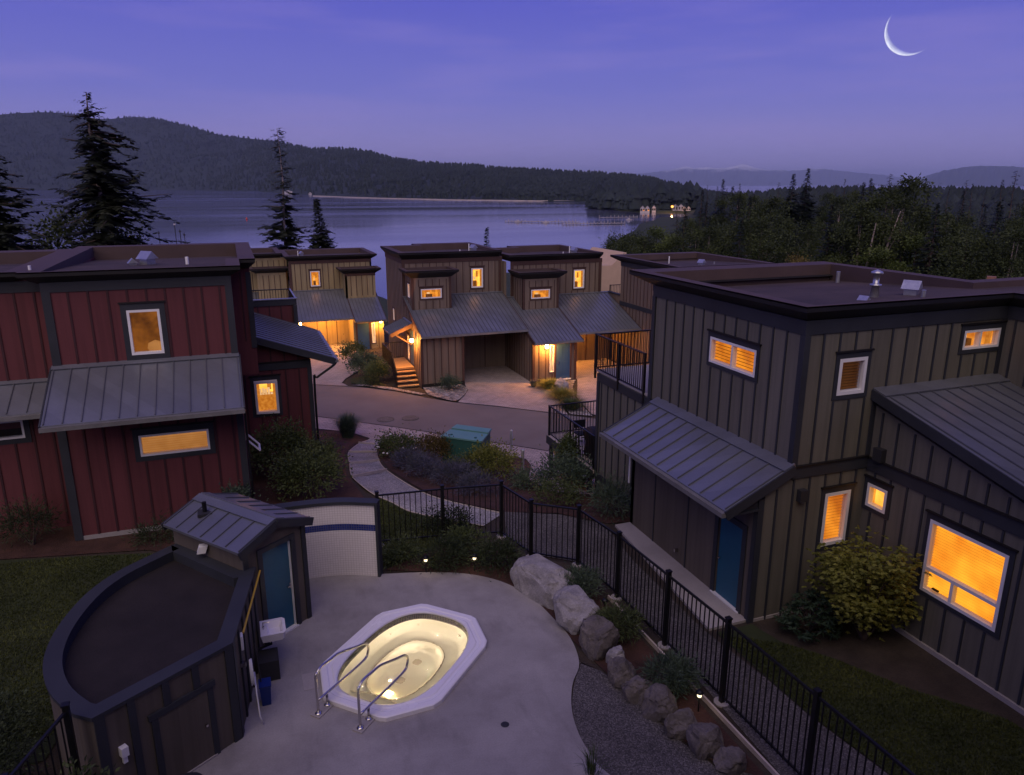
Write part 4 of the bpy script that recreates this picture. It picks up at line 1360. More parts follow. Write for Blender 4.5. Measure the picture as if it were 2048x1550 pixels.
def twin(dx, dy, dz, first):
    X = lambda x: x + dx
    Y = lambda y: y + dy
    Z = lambda z: z + dz
    # upper wall
    h_ = [(X(13.47), X(14.21), Z(2.95), Z(4.13))]
    w_ = wall(H3, 'Y', Y(43.2), -1, [(X(9.25), Z(2.0)), (X(15.45), Z(2.0)), (X(15.45), Z(4.8)), (X(9.25), Z(4.8))], h_, T3)
    battens(w_, 'Y', Y(43.2), -1, X(9.25), X(15.45), lambda a: Z(2.66), Z(4.55), h_, B3, 0.41, 0.045)
    fbox('frieze_board', 'Y', Y(43.2), -1, X(9.25), X(15.45), Z(4.55), Z(4.79), 0, 0.03, B3, w_)
    for a in (9.24, 15.22):
        fbox('corner_board', 'Y', Y(43.2), -1, X(a), X(a + 0.16), Z(2.6), Z(4.55), 0, 0.034, B3, w_)
    window(H3, 'Y', Y(43.2), -1, X(13.47), X(14.21), Z(2.95), Z(4.13), 'lit room bright', trim=B3, fw=0.075, label='tall upper window glowing yellow')
    # bay
    h_ = [(X(9.93), X(11.16), Z(2.69), Z(3.24))]
    w_ = wall(H3, 'Y', Y(41.6), -1, [(X(9.4), Z(1.7)), (X(11.72), Z(1.7)), (X(11.72), Z(3.9)), (X(9.4), Z(3.9))], h_, T3, name='bay_wall')
    battens(w_, 'Y', Y(41.6), -1, X(9.45), X(11.7), Z(2.10), Z(3.78), h_, B3, 0.41, 0.045, off=0.36)
    for a in (9.38, 11.60):
        fbox('corner_board', 'Y', Y(41.6), -1, X(a), X(a + 0.14), Z(2.08), Z(3.9), 0, 0.034, B3, w_)
    hs = [(Y(42.0), Y(42.5), Z(2.70), Z(3.5))] if first else []
    w2_ = wall(H3, 'X', X(9.4), -1, [(Y(41.6), Z(1.5)), (Y(43.2), Z(1.5)), (Y(43.2), Z(3.9)), (Y(41.6), Z(3.9))], hs, T3, name='bay_wall')
    battens(w2_, 'X', X(9.4), -1, Y(41.6), Y(43.2), Z(2.3), Z(3.85), hs, B3, 0.41, 0.045)
    if first:
        window(H3, 'X', X(9.4), -1, Y(42.0), Y(42.5), Z(2.70), Z(3.5), 'pale room glow', trim=B3, fw=0.05, cas=0.06)
    box('bay_wall', X(11.62), X(11.72), Y(41.75), Y(43.2), Z(1.5), Z(3.9), T3, H3)
    window(H3, 'Y', Y(41.6), -1, X(9.93), X(11.16), Z(2.69), Z(3.24), 'lit room', trim=B3, fw=0.06, label='wide bay window glowing amber')
    flat_roof(H3, [(X(9.0), Y(41.2)), (X(12.12), Y(41.2)), (X(12.12), Y(43.1)), (X(9.0), Y(43.1))], [0.4, 0.4, 0.1, 0.4], [0.1, 0.25, 0.05, 0.25], Z(3.88), Z(4.32), 0.05, name='bay_roof', lip=0.10)
    # roof above
    f_ = flat_roof(H3, [(X(9.0), Y(42.85)), (X(15.35), Y(42.85)), (X(15.35), Y(49.6)), (X(11.3), Y(49.6)), (X(11.3), Y(48.5)), (X(9.0), Y(48.5))], [0.35, 0.1, 0.5, 0.3, 0.4, 0.25], [0.10, 0.35, 0.7, 0.35, 0.6, 0.4], Z(4.78), Z(5.20), 0.06)
    boxvent(f_, X(14.0), Y(44.4), Z(5.08), 1.1, 0.4)
    pipe(f_, X(13.75), Y(44.5), Z(5.05), 0.45, 0.035, 'white plastic')
    pipe(f_, X(12.9), Y(43.6), Z(5.10), 0.14, 0.03, 'white plastic')


twin(0, 0, 0, True)
twin(6.65, -0.4, -0.3, False)
# unit one: carport roof, front store, carport
metal_roof(H3, (9.22, 43.22, 2.64), (15.44, 43.22, 2.64), (9.22, 38.82, 1.05), (15.44, 38.82, 1.05), 24, name='carport_roof', flash=0.15, fascia=B3)
w_ = wall(H3, 'Y', 39.2, -1, [(9.25, -2.3), (11.73, -2.3), (11.73, 1.08), (9.25, 1.08)], [], T3)
battens(w_, 'Y', 39.2, -1, 9.25, 11.73, -1.72, 1.0, [], B3, 0.41, 0.045, off=0.35)
fbox('foundation', 'Y', 39.2, -1, 9.24, 11.74, -2.3, -1.74, 0, 0.03, 'black fascia', w_)
for a in (9.24, 11.6):
    fbox('corner_board', 'Y', 39.2, -1, a, a + 0.14, -1.74, 1.05, 0, 0.036, B3, w_)
wall(H3, 'X', 11.73, 1, [(39.34, -2.2), (42.6, -2.2), (42.6, 2.25), (39.34, 1.08)], [], T3)
w_ = wall(H3, 'Y', 42.6, -1, [(11.73, -2.2), (15.45, -2.2), (15.45, 2.2), (11.73, 2.2)], [], T3)
for a in (12.75, 14.1):
    fbox('panel_strip', 'Y', 42.6, -1, a - 0.025, a + 0.025, -1.9, 2.1, 0, 0.02, B3, w_)
mb = MB()
mb.lathe(12.95, 42.56, [(0, -0.95), (0.03, -0.94), (0.0, -0.9)], 8)
mb.build('door_knob', 'steel', w_)
# side wall of unit one with steps and entry
hs = [(45.95, 46.3, 0.75, 1.48), (41.95, 42.35, -0.95, 0.52)]
w_ = wall(H3, 'X', 9.25, -1, [(39.2, -2.3), (48.2, -3.0), (48.2, 4.8), (43.2, 4.8), (43.2, 2.60), (39.2, 1.12)], hs, T3)
battens(w_, 'X', 9.25, -1, 39.2, 48.2, -1.9, lambda a: 4.55 if a > 43.25 else 1.02 + (a - 39.2) * 0.36, hs, B3, 0.41, 0.045)
fbox('frieze_board', 'X', 9.25, -1, 43.2, 48.2, 4.55, 4.79, 0, 0.03, B3, w_)
for q in hs:
    window(H3, 'X', 9.25, -1, *q, 'pale room glow', trim=B3, fw=0.05, cas=0.05)
dd = fbox('door', 'X', 9.25, -1, 40.85, 41.75, -1.05, 0.95, -0.02, 0.02, 'slate blue door', H3)
fbox('door_frame', 'X', 9.25, -1, 40.73, 40.85, -1.05, 1.05, 0, 0.03, B3, dd)
fbox('door_frame', 'X', 9.25, -1, 41.75, 41.87, -1.05, 1.05, 0, 0.03, B3, dd)
metal_roof(H3, (9.24, 41.0, 1.40), (9.24, 43.1, 1.40), (7.95, 41.0, 0.86), (7.95, 43.1, 0.86), 8, name='porch_roof', flash=0.1, gut=False, fascia=B3)
beam('porch_brace', (8.15, 41.1, 0.85), (9.2, 41.1, 0.15), 0.07, 0.07, B3, H3)
beam('porch_brace', (8.15, 43.0, 0.85), (9.2, 43.0, 0.15), 0.07, 0.07, B3, H3)
lamp(H3, (9.02, 40.35, 0.55), 300, back=(9.22, 40.35))
st = box('landing', 7.95, 9.2, 40.75, 43.4, -1.16, -1.08, 'tread timber', H3)
for k_ in range(4):
    box('tread', 7.95, 9.2, 40.42 - k_ * 0.30, 40.74 - k_ * 0.30, -1.30 - k_ * 0.20, -1.24 - k_ * 0.20, 'tread timber', st)
    box('riser', 7.95, 9.2, 40.72 - k_ * 0.30, 40.745 - k_ * 0.30, -1.46 - k_ * 0.20, -1.165 - k_ * 0.20, B3, st)
railing(H3, (7.92, 40.75), (7.92, 43.4), -1.1, -0.1, name='stair_railing')
railing(H3, (7.95, 43.4), (9.2, 43.4), -1.1, -0.1, name='stair_railing', posts=())
sr = beam('stair_handrail', (7.92, 40.75, -0.14), (7.92, 39.4, -1.0), 0.05, 0.04, 'black iron', H3)
for k_ in range(12):
    f_ = (k_ + 1) / 12
    y = 40.75 - 1.35 * f_
    box('baluster', 7.911, 7.929, y - 0.009, y + 0.009, -1.18 - 0.86 * f_, -0.16 - 0.86 * f_, 'black iron', sr)
# unit two: flank wall, door block, roof, second carport
w_ = wall(H3, 'X', 15.45, -1, [(38.1, -2.3), (48.0, -2.4), (48.0, 4.5), (42.8, 4.5), (42.8, 2.30), (38.1, 0.60)], [], T3)
battens(w_, 'X', 15.45, -1, 38.1, 43.0, -2.0, lambda a: 0.52 + (a - 38.1) * 0.355, [], B3, 0.41, 0.045)
hs = [(16.5, 16.78, -1.42, 0.18)]
w_ = wall(H3, 'Y', 38.1, -1, [(15.45, -2.3), (18.2, -2.3), (18.2, 0.56), (15.45, 0.56)], hs, T3)
battens(w_, 'Y', 38.1, -1, 15.45, 16.84, -2.0, 0.5, hs, B3, 0.41, 0.045)
fbox('foundation', 'Y', 38.1, -1, 15.44, 18.22, -2.3, -1.98, 0, 0.03, 'black fascia', w_)
for a in (15.44, 18.06):
    fbox('corner_board', 'Y', 38.1, -1, a, a + 0.15, -1.98, 0.55, 0, 0.036, B3, w_)
window(H3, 'Y', 38.1, -1, 16.5, 16.78, -1.42, 0.18, 'pale room glow', trim=B3, fw=0.045, cas=0.05, label='narrow glowing sidelight beside the blue front door')
dd = fbox('door', 'Y', 38.1, -1, 16.90, 17.78, -1.86, 0.20, -0.02, 0.025, 'slate blue door', H3)
fbox('door_frame', 'Y', 38.1, -1, 16.80, 16.90, -1.86, 0.30, 0, 0.04, B3, dd)
fbox('door_frame', 'Y', 38.1, -1, 17.78, 17.88, -1.86, 0.30, 0, 0.04, B3, dd)
fbox('threshold', 'Y', 38.1, -1, 16.84, 17.84, -1.92, -1.86, 0, 0.10, 'white vinyl', dd)
for r_ in range(2):
    for c_ in range(2):
        fbox('door_panel', 'Y', 38.1, -1, 17.0 + c_ * 0.38, 17.30 + c_ * 0.38, -1.6 + r_ * 0.95, -0.85 + r_ * 0.90, 0.025, 0.035, 'slate blue door', dd)
fbox('handle', 'Y', 38.1, -1, 17.0, 17.04, -0.95, -0.78, 0.025, 0.07, 'steel', dd)
lamp(H3, (16.25, 37.90, 0.15), 300, back=(16.25, 38.07))
metal_roof(H3, (15.42, 42.82, 2.34), (18.4, 42.82, 2.34), (15.42, 37.68, 0.46), (18.4, 37.68, 0.46), 12, name='carport_roof', flash=0.15, fascia=B3)
metal_roof(H3, (18.41, 42.82, 2.34), (22.55, 42.82, 2.34), (18.41, 38.4, 0.72), (22.55, 38.4, 0.72), 16, name='carport_roof', flash=0.15, fascia=B3)
wall(H3, 'X', 18.2, 1, [(38.24, -2.3), (42.2, -2.3), (42.2, 1.95), (38.24, 0.52)], [], T3)
w_ = wall(H3, 'Y', 42.2, -1, [(18.2, -2.3), (22.5, -2.3), (22.5, 2.0), (18.2, 2.0)], [], T3)
for a in (19.4, 20.8):
    fbox('panel_strip', 'Y', 42.2, -1, a - 0.025, a + 0.025, -2.0, 1.9, 0, 0.02, B3, w_)
lamp(H3, (19.4, 41.9, 0.9), 480, name='carport_lamp', back=(19.4, 42.18))

# ------------------------------------------------------------------ olive house with the lit carport
H4 = thing('house', 'olive batten-clad house behind the red one with an orange-lit open carport', 'house', (7, 54.5, -2.85))
T4, B4 = 'olive siding', 'umber trim'
h_ = [(5.41, 6.12, 1.51, 2.67)]
w_ = wall(H4, 'Y', 58.5, -1, [(3.9, 0.6), (10.1, 0.6), (10.1, 3.5), (3.9, 3.5)], h_, T4)
battens(w_, 'Y', 58.5, -1, 3.9, 10.1, 1.25, 3.24, h_, B4, 0.41, 0.045)
fbox('frieze_board', 'Y', 58.5, -1, 3.9, 10.1, 3.24, 3.48, 0, 0.03, B4, w_)
fbox('corner_board', 'Y', 58.5, -1, 3.86, 4.08, 1.25, 3.24, 0, 0.034, B4, w_)
window(H4, 'Y', 58.5, -1, 5.41, 6.12, 1.51, 2.67, 'lit room', trim=B4, fw=0.075, label='upper window glowing orange')
w_ = wall(H4, 'Y', 57.0, -1, [(7.82, 0.5), (10.08, 0.5), (10.08, 2.55), (7.82, 2.55)], [], T4, name='bay_wall')
battens(w_, 'Y', 57.0, -1, 7.82, 10.08, 0.85, 2.36, [], B4, 0.41, 0.045)
fbox('frieze_board', 'Y', 57.0, -1, 7.8, 10.1, 2.36, 2.54, 0, 0.03, B4, w_)
wall(H4, 'X', 7.82, -1, [(57.0, 0.5), (58.5, 0.5), (58.5, 2.55), (57.0, 2.55)], [], T4, name='bay_wall')
flat_roof(H4, [(7.35, 56.6), (10.5, 56.6), (10.5, 58.4), (7.35, 58.4)], [0.4, 0.4, 0.05, 0.4], [0.1, 0.25, 0.05, 0.25], 2.53, 2.92, 0.05, name='bay_roof', lip=0.10)
f_ = flat_roof(H4, [(3.6, 58.1), (10.5, 58.1), (10.5, 64.5), (3.6, 64.5)], [0.4, 0.4, 0.5, 0.3], [0.10, 0.4, 0.7, 0.4], 3.48, 3.86, 0.06)
boxvent(f_, 5.0, 60.0, 3.76, 0.9, 0.3)
pipe(f_, 4.75, 60.0, 3.7, 0.4, 0.035, 'white plastic')
wall(H4, 'X', 10.1, 1, [(54.9, -3.4), (64, -3.6), (64, 3.5), (58.5, 3.5), (58.5, 1.1), (54.9, -0.3)], [], T4)
metal_roof(H4, (3.7, 58.52, 1.22), (7.9, 58.52, 1.22), (3.7, 54.2, -0.34), (7.9, 54.2, -0.34), 16, name='carport_roof', flash=0.15, fascia=B4)
metal_roof(H4, (7.91, 58.52, 1.22), (10.2, 58.52, 1.22), (7.91, 53.7, -0.52), (10.2, 53.7, -0.52), 9, name='carport_roof', flash=0.15, fascia=B4)
w_ = wall(H4, 'Y', 57.2, -1, [(3.7, -3.3), (7.9, -3.3), (7.9, 0.6), (3.7, 0.6)], [], T4)
for a in (5.55, 6.25, 7.0):
    fbox('panel_strip', 'Y', 57.2, -1, a - 0.025, a + 0.025, -3.0, 0.5, 0, 0.02, B4, w_)
wall(H4, 'X', 7.88, -1, [(54.6, -3.3), (57.2, -3.3), (57.2, 0.5), (54.6, -0.3)], [], T4)
hs = [(9.2, 9.46, -2.38, -0.86)]
w_ = wall(H4, 'Y', 54.5, -1, [(7.88, -3.4), (10.1, -3.4), (10.1, -0.32), (7.88, -0.32)], hs, T4)
battens(w_, 'Y', 54.5, -1, 9.46, 10.1, -2.9, -0.35, hs, B4, 0.41, 0.045, off=0.25)
window(H4, 'Y', 54.5, -1, 9.2, 9.46, -2.38, -0.86, 'pale room glow', trim=B4, fw=0.045, cas=0.05)
dd = fbox('door', 'Y', 54.5, -1, 8.15, 9.0, -2.85, -0.85, -0.02, 0.025, 'slate blue door', H4)
fbox('door_frame', 'Y', 54.5, -1, 8.03, 8.15, -2.85, -0.75, 0, 0.04, B4, dd)
fbox('door_frame', 'Y', 54.5, -1, 9.0, 9.12, -2.85, -0.75, 0, 0.04, B4, dd)
lamp(H4, (9.85, 54.25, -0.75), 260, back=(9.85, 54.47))
lamp(H4, (6.0, 55.6, -0.35), 560, name='carport_lamp')
box('carport_slab', 3.7, 7.86, 54.6, 57.2, -3.2, -2.86, 'pale concrete', H4)
# its left-hand wing, partly behind the red house
w_ = wall(H4, 'Y', 60.5, -1, [(-2, 0.0), (3.9, 0.0), (3.9, 3.6), (-2, 3.6)], [], T4)
battens(w_, 'Y', 60.5, -1, -2, 3.9, 1.0, 3.4, [], B4, 0.41, 0.045)
w_ = wall(H4, 'Y', 59.2, -1, [(1.6, 0.0), (3.7, 0.0), (3.7, 2.6), (1.6, 2.6)], [], T4, name='bay_wall')
battens(w_, 'Y', 59.2, -1, 1.6, 3.7, 0.5, 2.4, [], B4, 0.41, 0.045)
flat_roof(H4, [(1.1, 58.8), (3.85, 58.8), (3.85, 60.4), (1.1, 60.4)], [0.4, 0.15, 0.05, 0.4], [0.1, 0.1, 0.05, 0.25], 2.58, 2.95, 0.05, name='bay_roof', lip=0.10)
flat_roof(H4, [(-3, 60.1), (3.55, 60.1), (3.55, 66), (-3, 66)], [0.4, 0.1, 0.5, 0.3], [0.10, 0.4, 0.7, 0.4], 3.58, 3.95, 0.06)
metal_roof(H4, (-2, 60.52, 1.0), (3.65, 60.52, 1.0), (-2, 56.5, -0.4), (3.65, 56.5, -0.4), 18, name='carport_roof', flash=0.15, fascia=B4)

# ------------------------------------------------------------------ brown house behind the right-hand one
H5 = thing('house', 'brown flat-roofed house half hidden behind the right-hand house roof', 'house', (22.6, 34.6, -2.0))
w_ = wall(H5, 'X', 22.62, -1, [(34.6, -2.5), (42.9, -2.5), (42.9, 2.3), (41.2, 2.3), (41.2, 4.42), (34.6, 4.42)], [], T3)
battens(w_, 'X', 22.62, -1, 34.6, 41.2, 2.02, 4.15, [], B3, 0.41, 0.045)
battens(w_, 'X', 22.62, -1, 34.6, 42.9, -1.9, 1.70, [], B3, 0.41, 0.045)
fbox('belt_board', 'X', 22.62, -1, 34.6, 41.2, 1.72, 1.98, 0, 0.034, 'slate trim', w_)
fbox('frieze_board', 'X', 22.62, -1, 34.6, 41.2, 4.16, 4.41, 0, 0.03, 'slate trim', w_)
fbox('cap_rail', 'X', 22.62, -1, 41.2, 42.95, 2.3, 2.36, -0.2, 0.05, 'slate trim', w_)
wall(H5, 'Y', 34.6, -1, [(22.62, -2.5), (28.2, -2.5), (28.2, 4.42), (22.62, 4.42)], [], T3)
railing(H5, (22.8, 42.9), (26, 42.9), 2.0, 2.75, name='terrace_railing')
f_ = flat_roof(H5, [(22.3, 34.3), (28.6, 34.3), (28.6, 42.1), (22.3, 42.1)], [0.3, 0.3, 0.8, 0.32], [0.10, 0.4, 0.75, 0.35], 4.41, 4.76, 0.06)
boxvent(f_, 24.9, 36.0, 4.6, 1.0, 0.4)
pipe(f_, 25.9, 36.2, 4.6, 0.14, 0.04)
pipe(f_, 24.4, 38.6, 4.5, 0.4, 0.035, 'white plastic')

# ------------------------------------------------------------------ pale gable beyond, and the far hip roof
H6 = thing('house', 'pale beige rendered gable wall showing between the two brown houses', 'house', (30, 60, -6))
mesh('wall', [(26.6, 56, -7), (31.2, 56, -7), (31.2, 56, 3.5), (30.95, 56, 3.5), (29.86, 56, 2.47), (26.6, 56, 2.5), (26.6, 62, -7), (31.2, 62, -7), (31.2, 62, 3.5), (30.95, 62, 3.5), (29.86, 62, 2.47), (26.6, 62, 2.5)],
     [(0, 1, 2, 3, 4, 5), (11, 10, 9, 8, 7, 6), (0, 5, 11, 6), (5, 4, 10, 11), (4, 3, 9, 10), (3, 2, 8, 9)], 'beige stucco', H6)
H7 = thing('house', 'low house with brown hipped roof and brick chimney beyond the right flat roof', 'house', (58.7, 46.7, -4))


def h7(s_, d_, z_):
    return (58.7 + 0.62 * s_ + 0.78 * d_, 46.7 - 0.78 * s_ + 0.62 * d_, z_)


mb = MB()
mb.poly([h7(-6, -3, .18), h7(10, -3, .18), h7(5, 1, .92), h7(0, 1, .92)])
mb.poly([h7(10, -3, .18), h7(10, 5, .18), h7(5, 1, .92)])
mb.poly([h7(10, 5, .18), h7(-6, 5, .18), h7(0, 1, .92), h7(5, 1, .92)])
mb.poly([h7(-6, 5, .18), h7(-6, -3, .18), h7(0, 1, .92)])
mb.build('roof', 'roof cap', H7)
mb = MB()
mb.prism([h7(-5.6, -2.7, 0)[:2], h7(9.6, -2.7, 0)[:2], h7(9.6, 4.7, 0)[:2], h7(-5.6, 4.7, 0)[:2]], -5, 0.16)
mb.build('wall', 'far white', H7)
mb = MB()
mb.prism([h7(2.0, 1.4, 0)[:2], h7(2.7, 1.4, 0)[:2], h7(2.7, 2.1, 0)[:2], h7(2.0, 2.1, 0)[:2]], 0.4, 1.35)
mb.build('chimney', 'brick', H7)

# ------------------------------------------------------------------ unseen house the view is taken from, added to shade the near ground
H8 = thing('house', 'unseen taupe house behind the viewpoint, added to shade the spa patio', 'house', (0, -2, 0))
wall(H8, 'Y', -1.6, 1, [(-13, -1), (17, -1), (17, 12.5), (-13, 12.5)], [], T1)
box('balcony', -4, 4, -1.6, 0.25, 7.1, 7.35, 'pale concrete', H8)
box('roof', -13.4, 17.4, -12, -1.1, 12.5, 12.9, 'roof cap', H8)

# ------------------------------------------------------------------ pump house with bowed back wall
PH = thing('pump_house', 'low taupe pump house with flat dark roof and bowed grey coping', 'pump house', (-1.8, 12.4, 0))
PA, PB, PC = (-2.42, 10.2), (-0.57, 11.40), (-0.13, 13.88)
arc = curve2([(-1.72, 15.42), (-2.0, 15.18), (-2.63, 14.6), (-3.03, 13.95), (-3.28, 13.1), (-3.36, 12.3), (-3.28, 11.6), (-3.02, 10.9), (-2.55, 10.22)], 4)
out_ = [PB, PC, (-0.42, 13.84), (-1.62, 15.48)] + arc[:-1] + [PA]
ctr = Vector((-1.6, 12.6))
inn = []
for k_, (x, y) in enumerate(out_):
    p_, q_ = Vector(out_[k_ - 1]), Vector(out_[(k_ + 1) % len(out_)])
    d1 = (Vector((x, y)) - p_).normalized()
    d2 = (q_ - Vector((x, y))).normalized()
    n_ = (Vector((-d1.y, d1.x)) + Vector((-d2.y, d2.x)))
    n_ = n_ / max(0.25, n_.length_squared) * 2
    inn.append((x + n_.x * 0.26, y + n_.y * 0.26))
mb = MB()
mb.prism(inn, 1.60, 1.66)
mb.build('roof', 'shed felt', PH)
mb = MB()
for k_ in range(len(out_)):
    j = (k_ + 1) % len(out_)
    a, b, c, d = out_[k_], out_[j], inn[j], inn[k_]
    mb.poly([(*a, 1.86), (*b, 1.86), (*c, 1.86), (*d, 1.86)])
    mb.poly([(*a, 1.86), (*b, 1.86), (*b, 1.80), (*a, 1.80)])
    mb.poly([(*d, 1.86), (*c, 1.86), (*c, 1.6), (*d, 1.6)])
cp = mb.build('coping', 'gutter metal', PH)
cp.data.materials[0] = MATS['slate trim']
wl_ = []
for k_, (x, y) in enumerate(out_):
    wl_.append((x + (inn[k_][0] - x) * 0.12, y + (inn[k_][1] - y) * 0.12))
mb = MB()
for k_ in range(len(wl_)):
    j = (k_ + 1) % len(wl_)
    mb.poly([(*wl_[k_], -0.3), (*wl_[j], -0.3), (*wl_[j], 1.805), (*wl_[k_], 1.805)])
mb.build('wall', 'taupe panel', PH)


def onwall(a, b, s0, s1, z0, z1, d0, d1, name, mat, parent):
    """box lying on the plan segment a->b, s along it, d out to its right-hand side"""
    a, b = Vector(a), Vector(b)
    e_ = (b - a).normalized()
    n_ = Vector((e_.y, -e_.x))
    p0 = a + e_ * s0 + n_ * (d0 + d1) / 2
    p1 = a + e_ * s1 + n_ * (d0 + d1) / 2
    zm = (z0 + z1) / 2
    return beam(name, (*p0, zm), (*p1, zm), abs(d1 - d0), z1 - z0, mat, parent)


wA, wB, wC = wl_[-1], wl_[0], wl_[1]
F = lambda s0, s1, z0, z1, d0, d1, nm, mt, pr=PH: onwall(wA, wB, s0, s1, z0, z1, d0, d1, nm, mt, pr)
LW = (Vector(wB) - Vector(wA)).length
F(0.0, 0.14, -0.1, 1.80, 0, 0.03, 'corner_board', 'slate trim')
F(LW - 0.14, LW, 0.0, 1.80, 0, 0.03, 'corner_board', 'slate trim')
dr = F(0.86, 1.66, 0.06, 1.30, 0.0, 0.025, 'door', 'taupe panel')
F(0.76, 0.86, 0.03, 1.40, 0, 0.035, 'door_frame', 'slate trim', dr)
F(1.66, 1.76, 0.03, 1.40, 0, 0.035, 'door_frame', 'slate trim', dr)
F(0.72, 1.80, 1.30, 1.40, 0, 0.045, 'door_head', 'slate trim', dr)
F(0.86, 1.70, 0.02, 0.06, 0, 0.05, 'threshold', 'pale concrete', dr)
F(1.56, 1.60, 0.66, 0.70, 0.02, 0.06, 'door_knob', 'steel', dr)
for s_ in (0.46, 0.98, 1.46):
    F(s_, s_ + 0.11, 1.405 if s_ > 0.6 else 0.0, 1.80, 0, 0.028, 'batten', 'slate trim')
bx_ = F(0.26, 0.36, 1.02, 1.17, 0, 0.10, 'meter_box', 'white plastic')
F(0.28, 0.34, 0.90, 1.02, 0.02, 0.07, 'conduit', 'white plastic', bx_)
F(0.24, 0.44, 0.40, 0.44, 0.02, 0.07, 'conduit', 'white plastic', bx_)
G_ = lambda s0, s1, z0, z1, d0, d1, nm, mt, pr=PH: onwall(wB, wC, s0, s1, z0, z1, d0, d1, nm, mt, pr)
LG = (Vector(wC) - Vector(wB)).length
G_(0.0, 0.14, 0.0, 1.80, 0, 0.03, 'corner_board', 'slate trim')
s_ = 0.5
while s_ < LG - 0.1:
    G_(s_, s_ + 0.06, 0.03, 1.80, 0, 0.03, 'batten', 'slate trim')
    s_ += 0.40

# small gabled change hut
SH = thing('changing_hut', 'small taupe hut with grey metal gable roof and tall blue door', 'hut', (0.2, 14.3, 0))
SL = Vector((-0.36, 13.80))
SF = Vector((0.794, 0.608))
SD = Vector((-0.608, 0.794))


def sh(f_, d_, z_=0.0):
    p_ = SL + SF * f_ + SD * d_
    return Vector((p_.x, p_.y, z_))


sw, sdp = 1.56, 2.15
hw = [(0.42, 0.0, 1.14, 2.04)]
vs = [sh(0, 0, -.1), sh(0.44, 0, -.1), sh(0.44, 0, 2.03), sh(1.16, 0, 2.03), sh(1.16, 0, -.1), sh(sw, 0, -.1), sh(sw, 0, 2.28), sh(sw * .5, 0, 2.56), sh(0, 0, 2.28)]
fs = [(0, 1, 2, 8), (4, 5, 6, 3), (2, 3, 6, 7, 8)]
vs += [sh(sw, sdp, -.1), sh(sw, sdp, 2.28), sh(sw * .5, sdp, 2.56), sh(0, sdp, 2.28), sh(0, sdp, -.1)]
fs += [(5, 9, 10, 6), (9, 13, 12, 11, 10), (13, 0, 8, 12)]
mesh('wall', vs, fs, 'taupe panel', SH)
onf = lambda s0, s1, z0, z1, d0, d1, nm, mt, pr=SH: onwall(SL, SL + SF, s0, s1, z0, z1, d0, d1, nm, mt, pr)
dr = onf(0.46, 1.14, 0.05, 2.0, -0.09, -0.05, 'door', 'blue door')
onf(0.33, 0.44, 0.03, 2.13, 0, 0.035, 'door_frame', 'slate trim', dr)
onf(1.16, 1.27, 0.03, 2.13, 0, 0.035, 'door_frame', 'slate trim', dr)
onf(0.44, 1.16, 2.03, 2.13, 0, 0.035, 'door_head', 'slate trim', dr)
onf(0.44, 0.46, 0.05, 2.03, -0.10, -0.01, 'jamb', 'slate trim', dr)
onf(1.14, 1.16, 0.05, 2.03, -0.10, -0.01, 'jamb', 'white vinyl', dr)
onf(0.42, 1.18, 0.03, 0.06, -0.1, 0.05, 'threshold', 'white vinyl', dr)
onf(1.02, 1.12, 0.98, 1.0, -0.05, 0.0, 'lever_handle', 'steel', dr)
onf(1.09, 1.12, 0.93, 1.05, -0.05, -0.03, 'lock_plate', 'steel', dr)
onf(0.0, 0.11, 0.0, 2.26, 0, 0.03, 'corner_board', 'slate trim')
onf(sw - 0.11, sw, 0.0, 2.26, 0, 0.03, 'corner_board', 'slate trim')
rl = metal_roof(SH, sh(sw * .5, -0.10, 2.63), sh(sw * .5, sdp + 0.1, 2.63), sh(-0.14, -0.10, 2.31), sh(-0.14, sdp + 0.1, 2.31), 6, flash=0.20, gut=False, th=0.05, rib=0.026)
rr_ = metal_roof(SH, sh(sw * .5 + 0.01, -0.10, 2.63), sh(sw * .5 + 0.01, sdp + 0.1, 2.63), sh(sw + 0.14, -0.10, 2.31), sh(sw + 0.14, sdp + 0.1, 2.31), 6, flash=0.20, gut=False, th=0.05, rib=0.026)
pv = sh(0.42, 1.62)
pipe(rl, pv.x, pv.y, 2.5, 0.24, 0.045, 'black iron')
box('pipe_flashing', pv.x - 0.14, pv.x + 0.14, pv.y - 0.14, pv.y + 0.14, 2.47, 2.53, 'dark plastic', rl)
vp_ = sh(-0.07, 1.12)
mb = MB()
mb.prism([(vp_.x - .10, vp_.y - .10), (vp_.x + .06, vp_.y - .10), (vp_.x + .08, vp_.y + .07), (vp_.x - .10, vp_.y + .07)], 1.98, 2.12)
mb.v = [(x + (0.05 if z > 2.05 else 0), y, z) for x, y, z in mb.v]
mb.build('vent_hood', 'white plastic', SH)

# curved tiled shower wall
TW = thing('tiled_wall', 'curved shower wall of small white tiles with a dark blue tile band', 'wall', (1.6, 16.3, 0))
arcw = curve2([(0.30, 16.42), (0.98, 16.40), (1.52, 16.34), (1.96, 16.22), (2.56, 15.93)], 6)


def arcband(name, z0, z1, d0, d1, mat, parent=TW):
    mb = MB()
    pf, pb = [], []
    for k_, (x, y) in enumerate(arcw):
        a, b = Vector(arcw[max(0, k_ - 1)]), Vector(arcw[min(len(arcw) - 1, k_ + 1)])
        e_ = (b - a).normalized()
        n_ = Vector((e_.y, -e_.x))
        pf.append((x + n_.x * d1, y + n_.y * d1))
        pb.append((x + n_.x * d0, y + n_.y * d0))
    mb.prism(pf + pb[::-1], z0, z1)
    return mb.build(name, mat, parent)


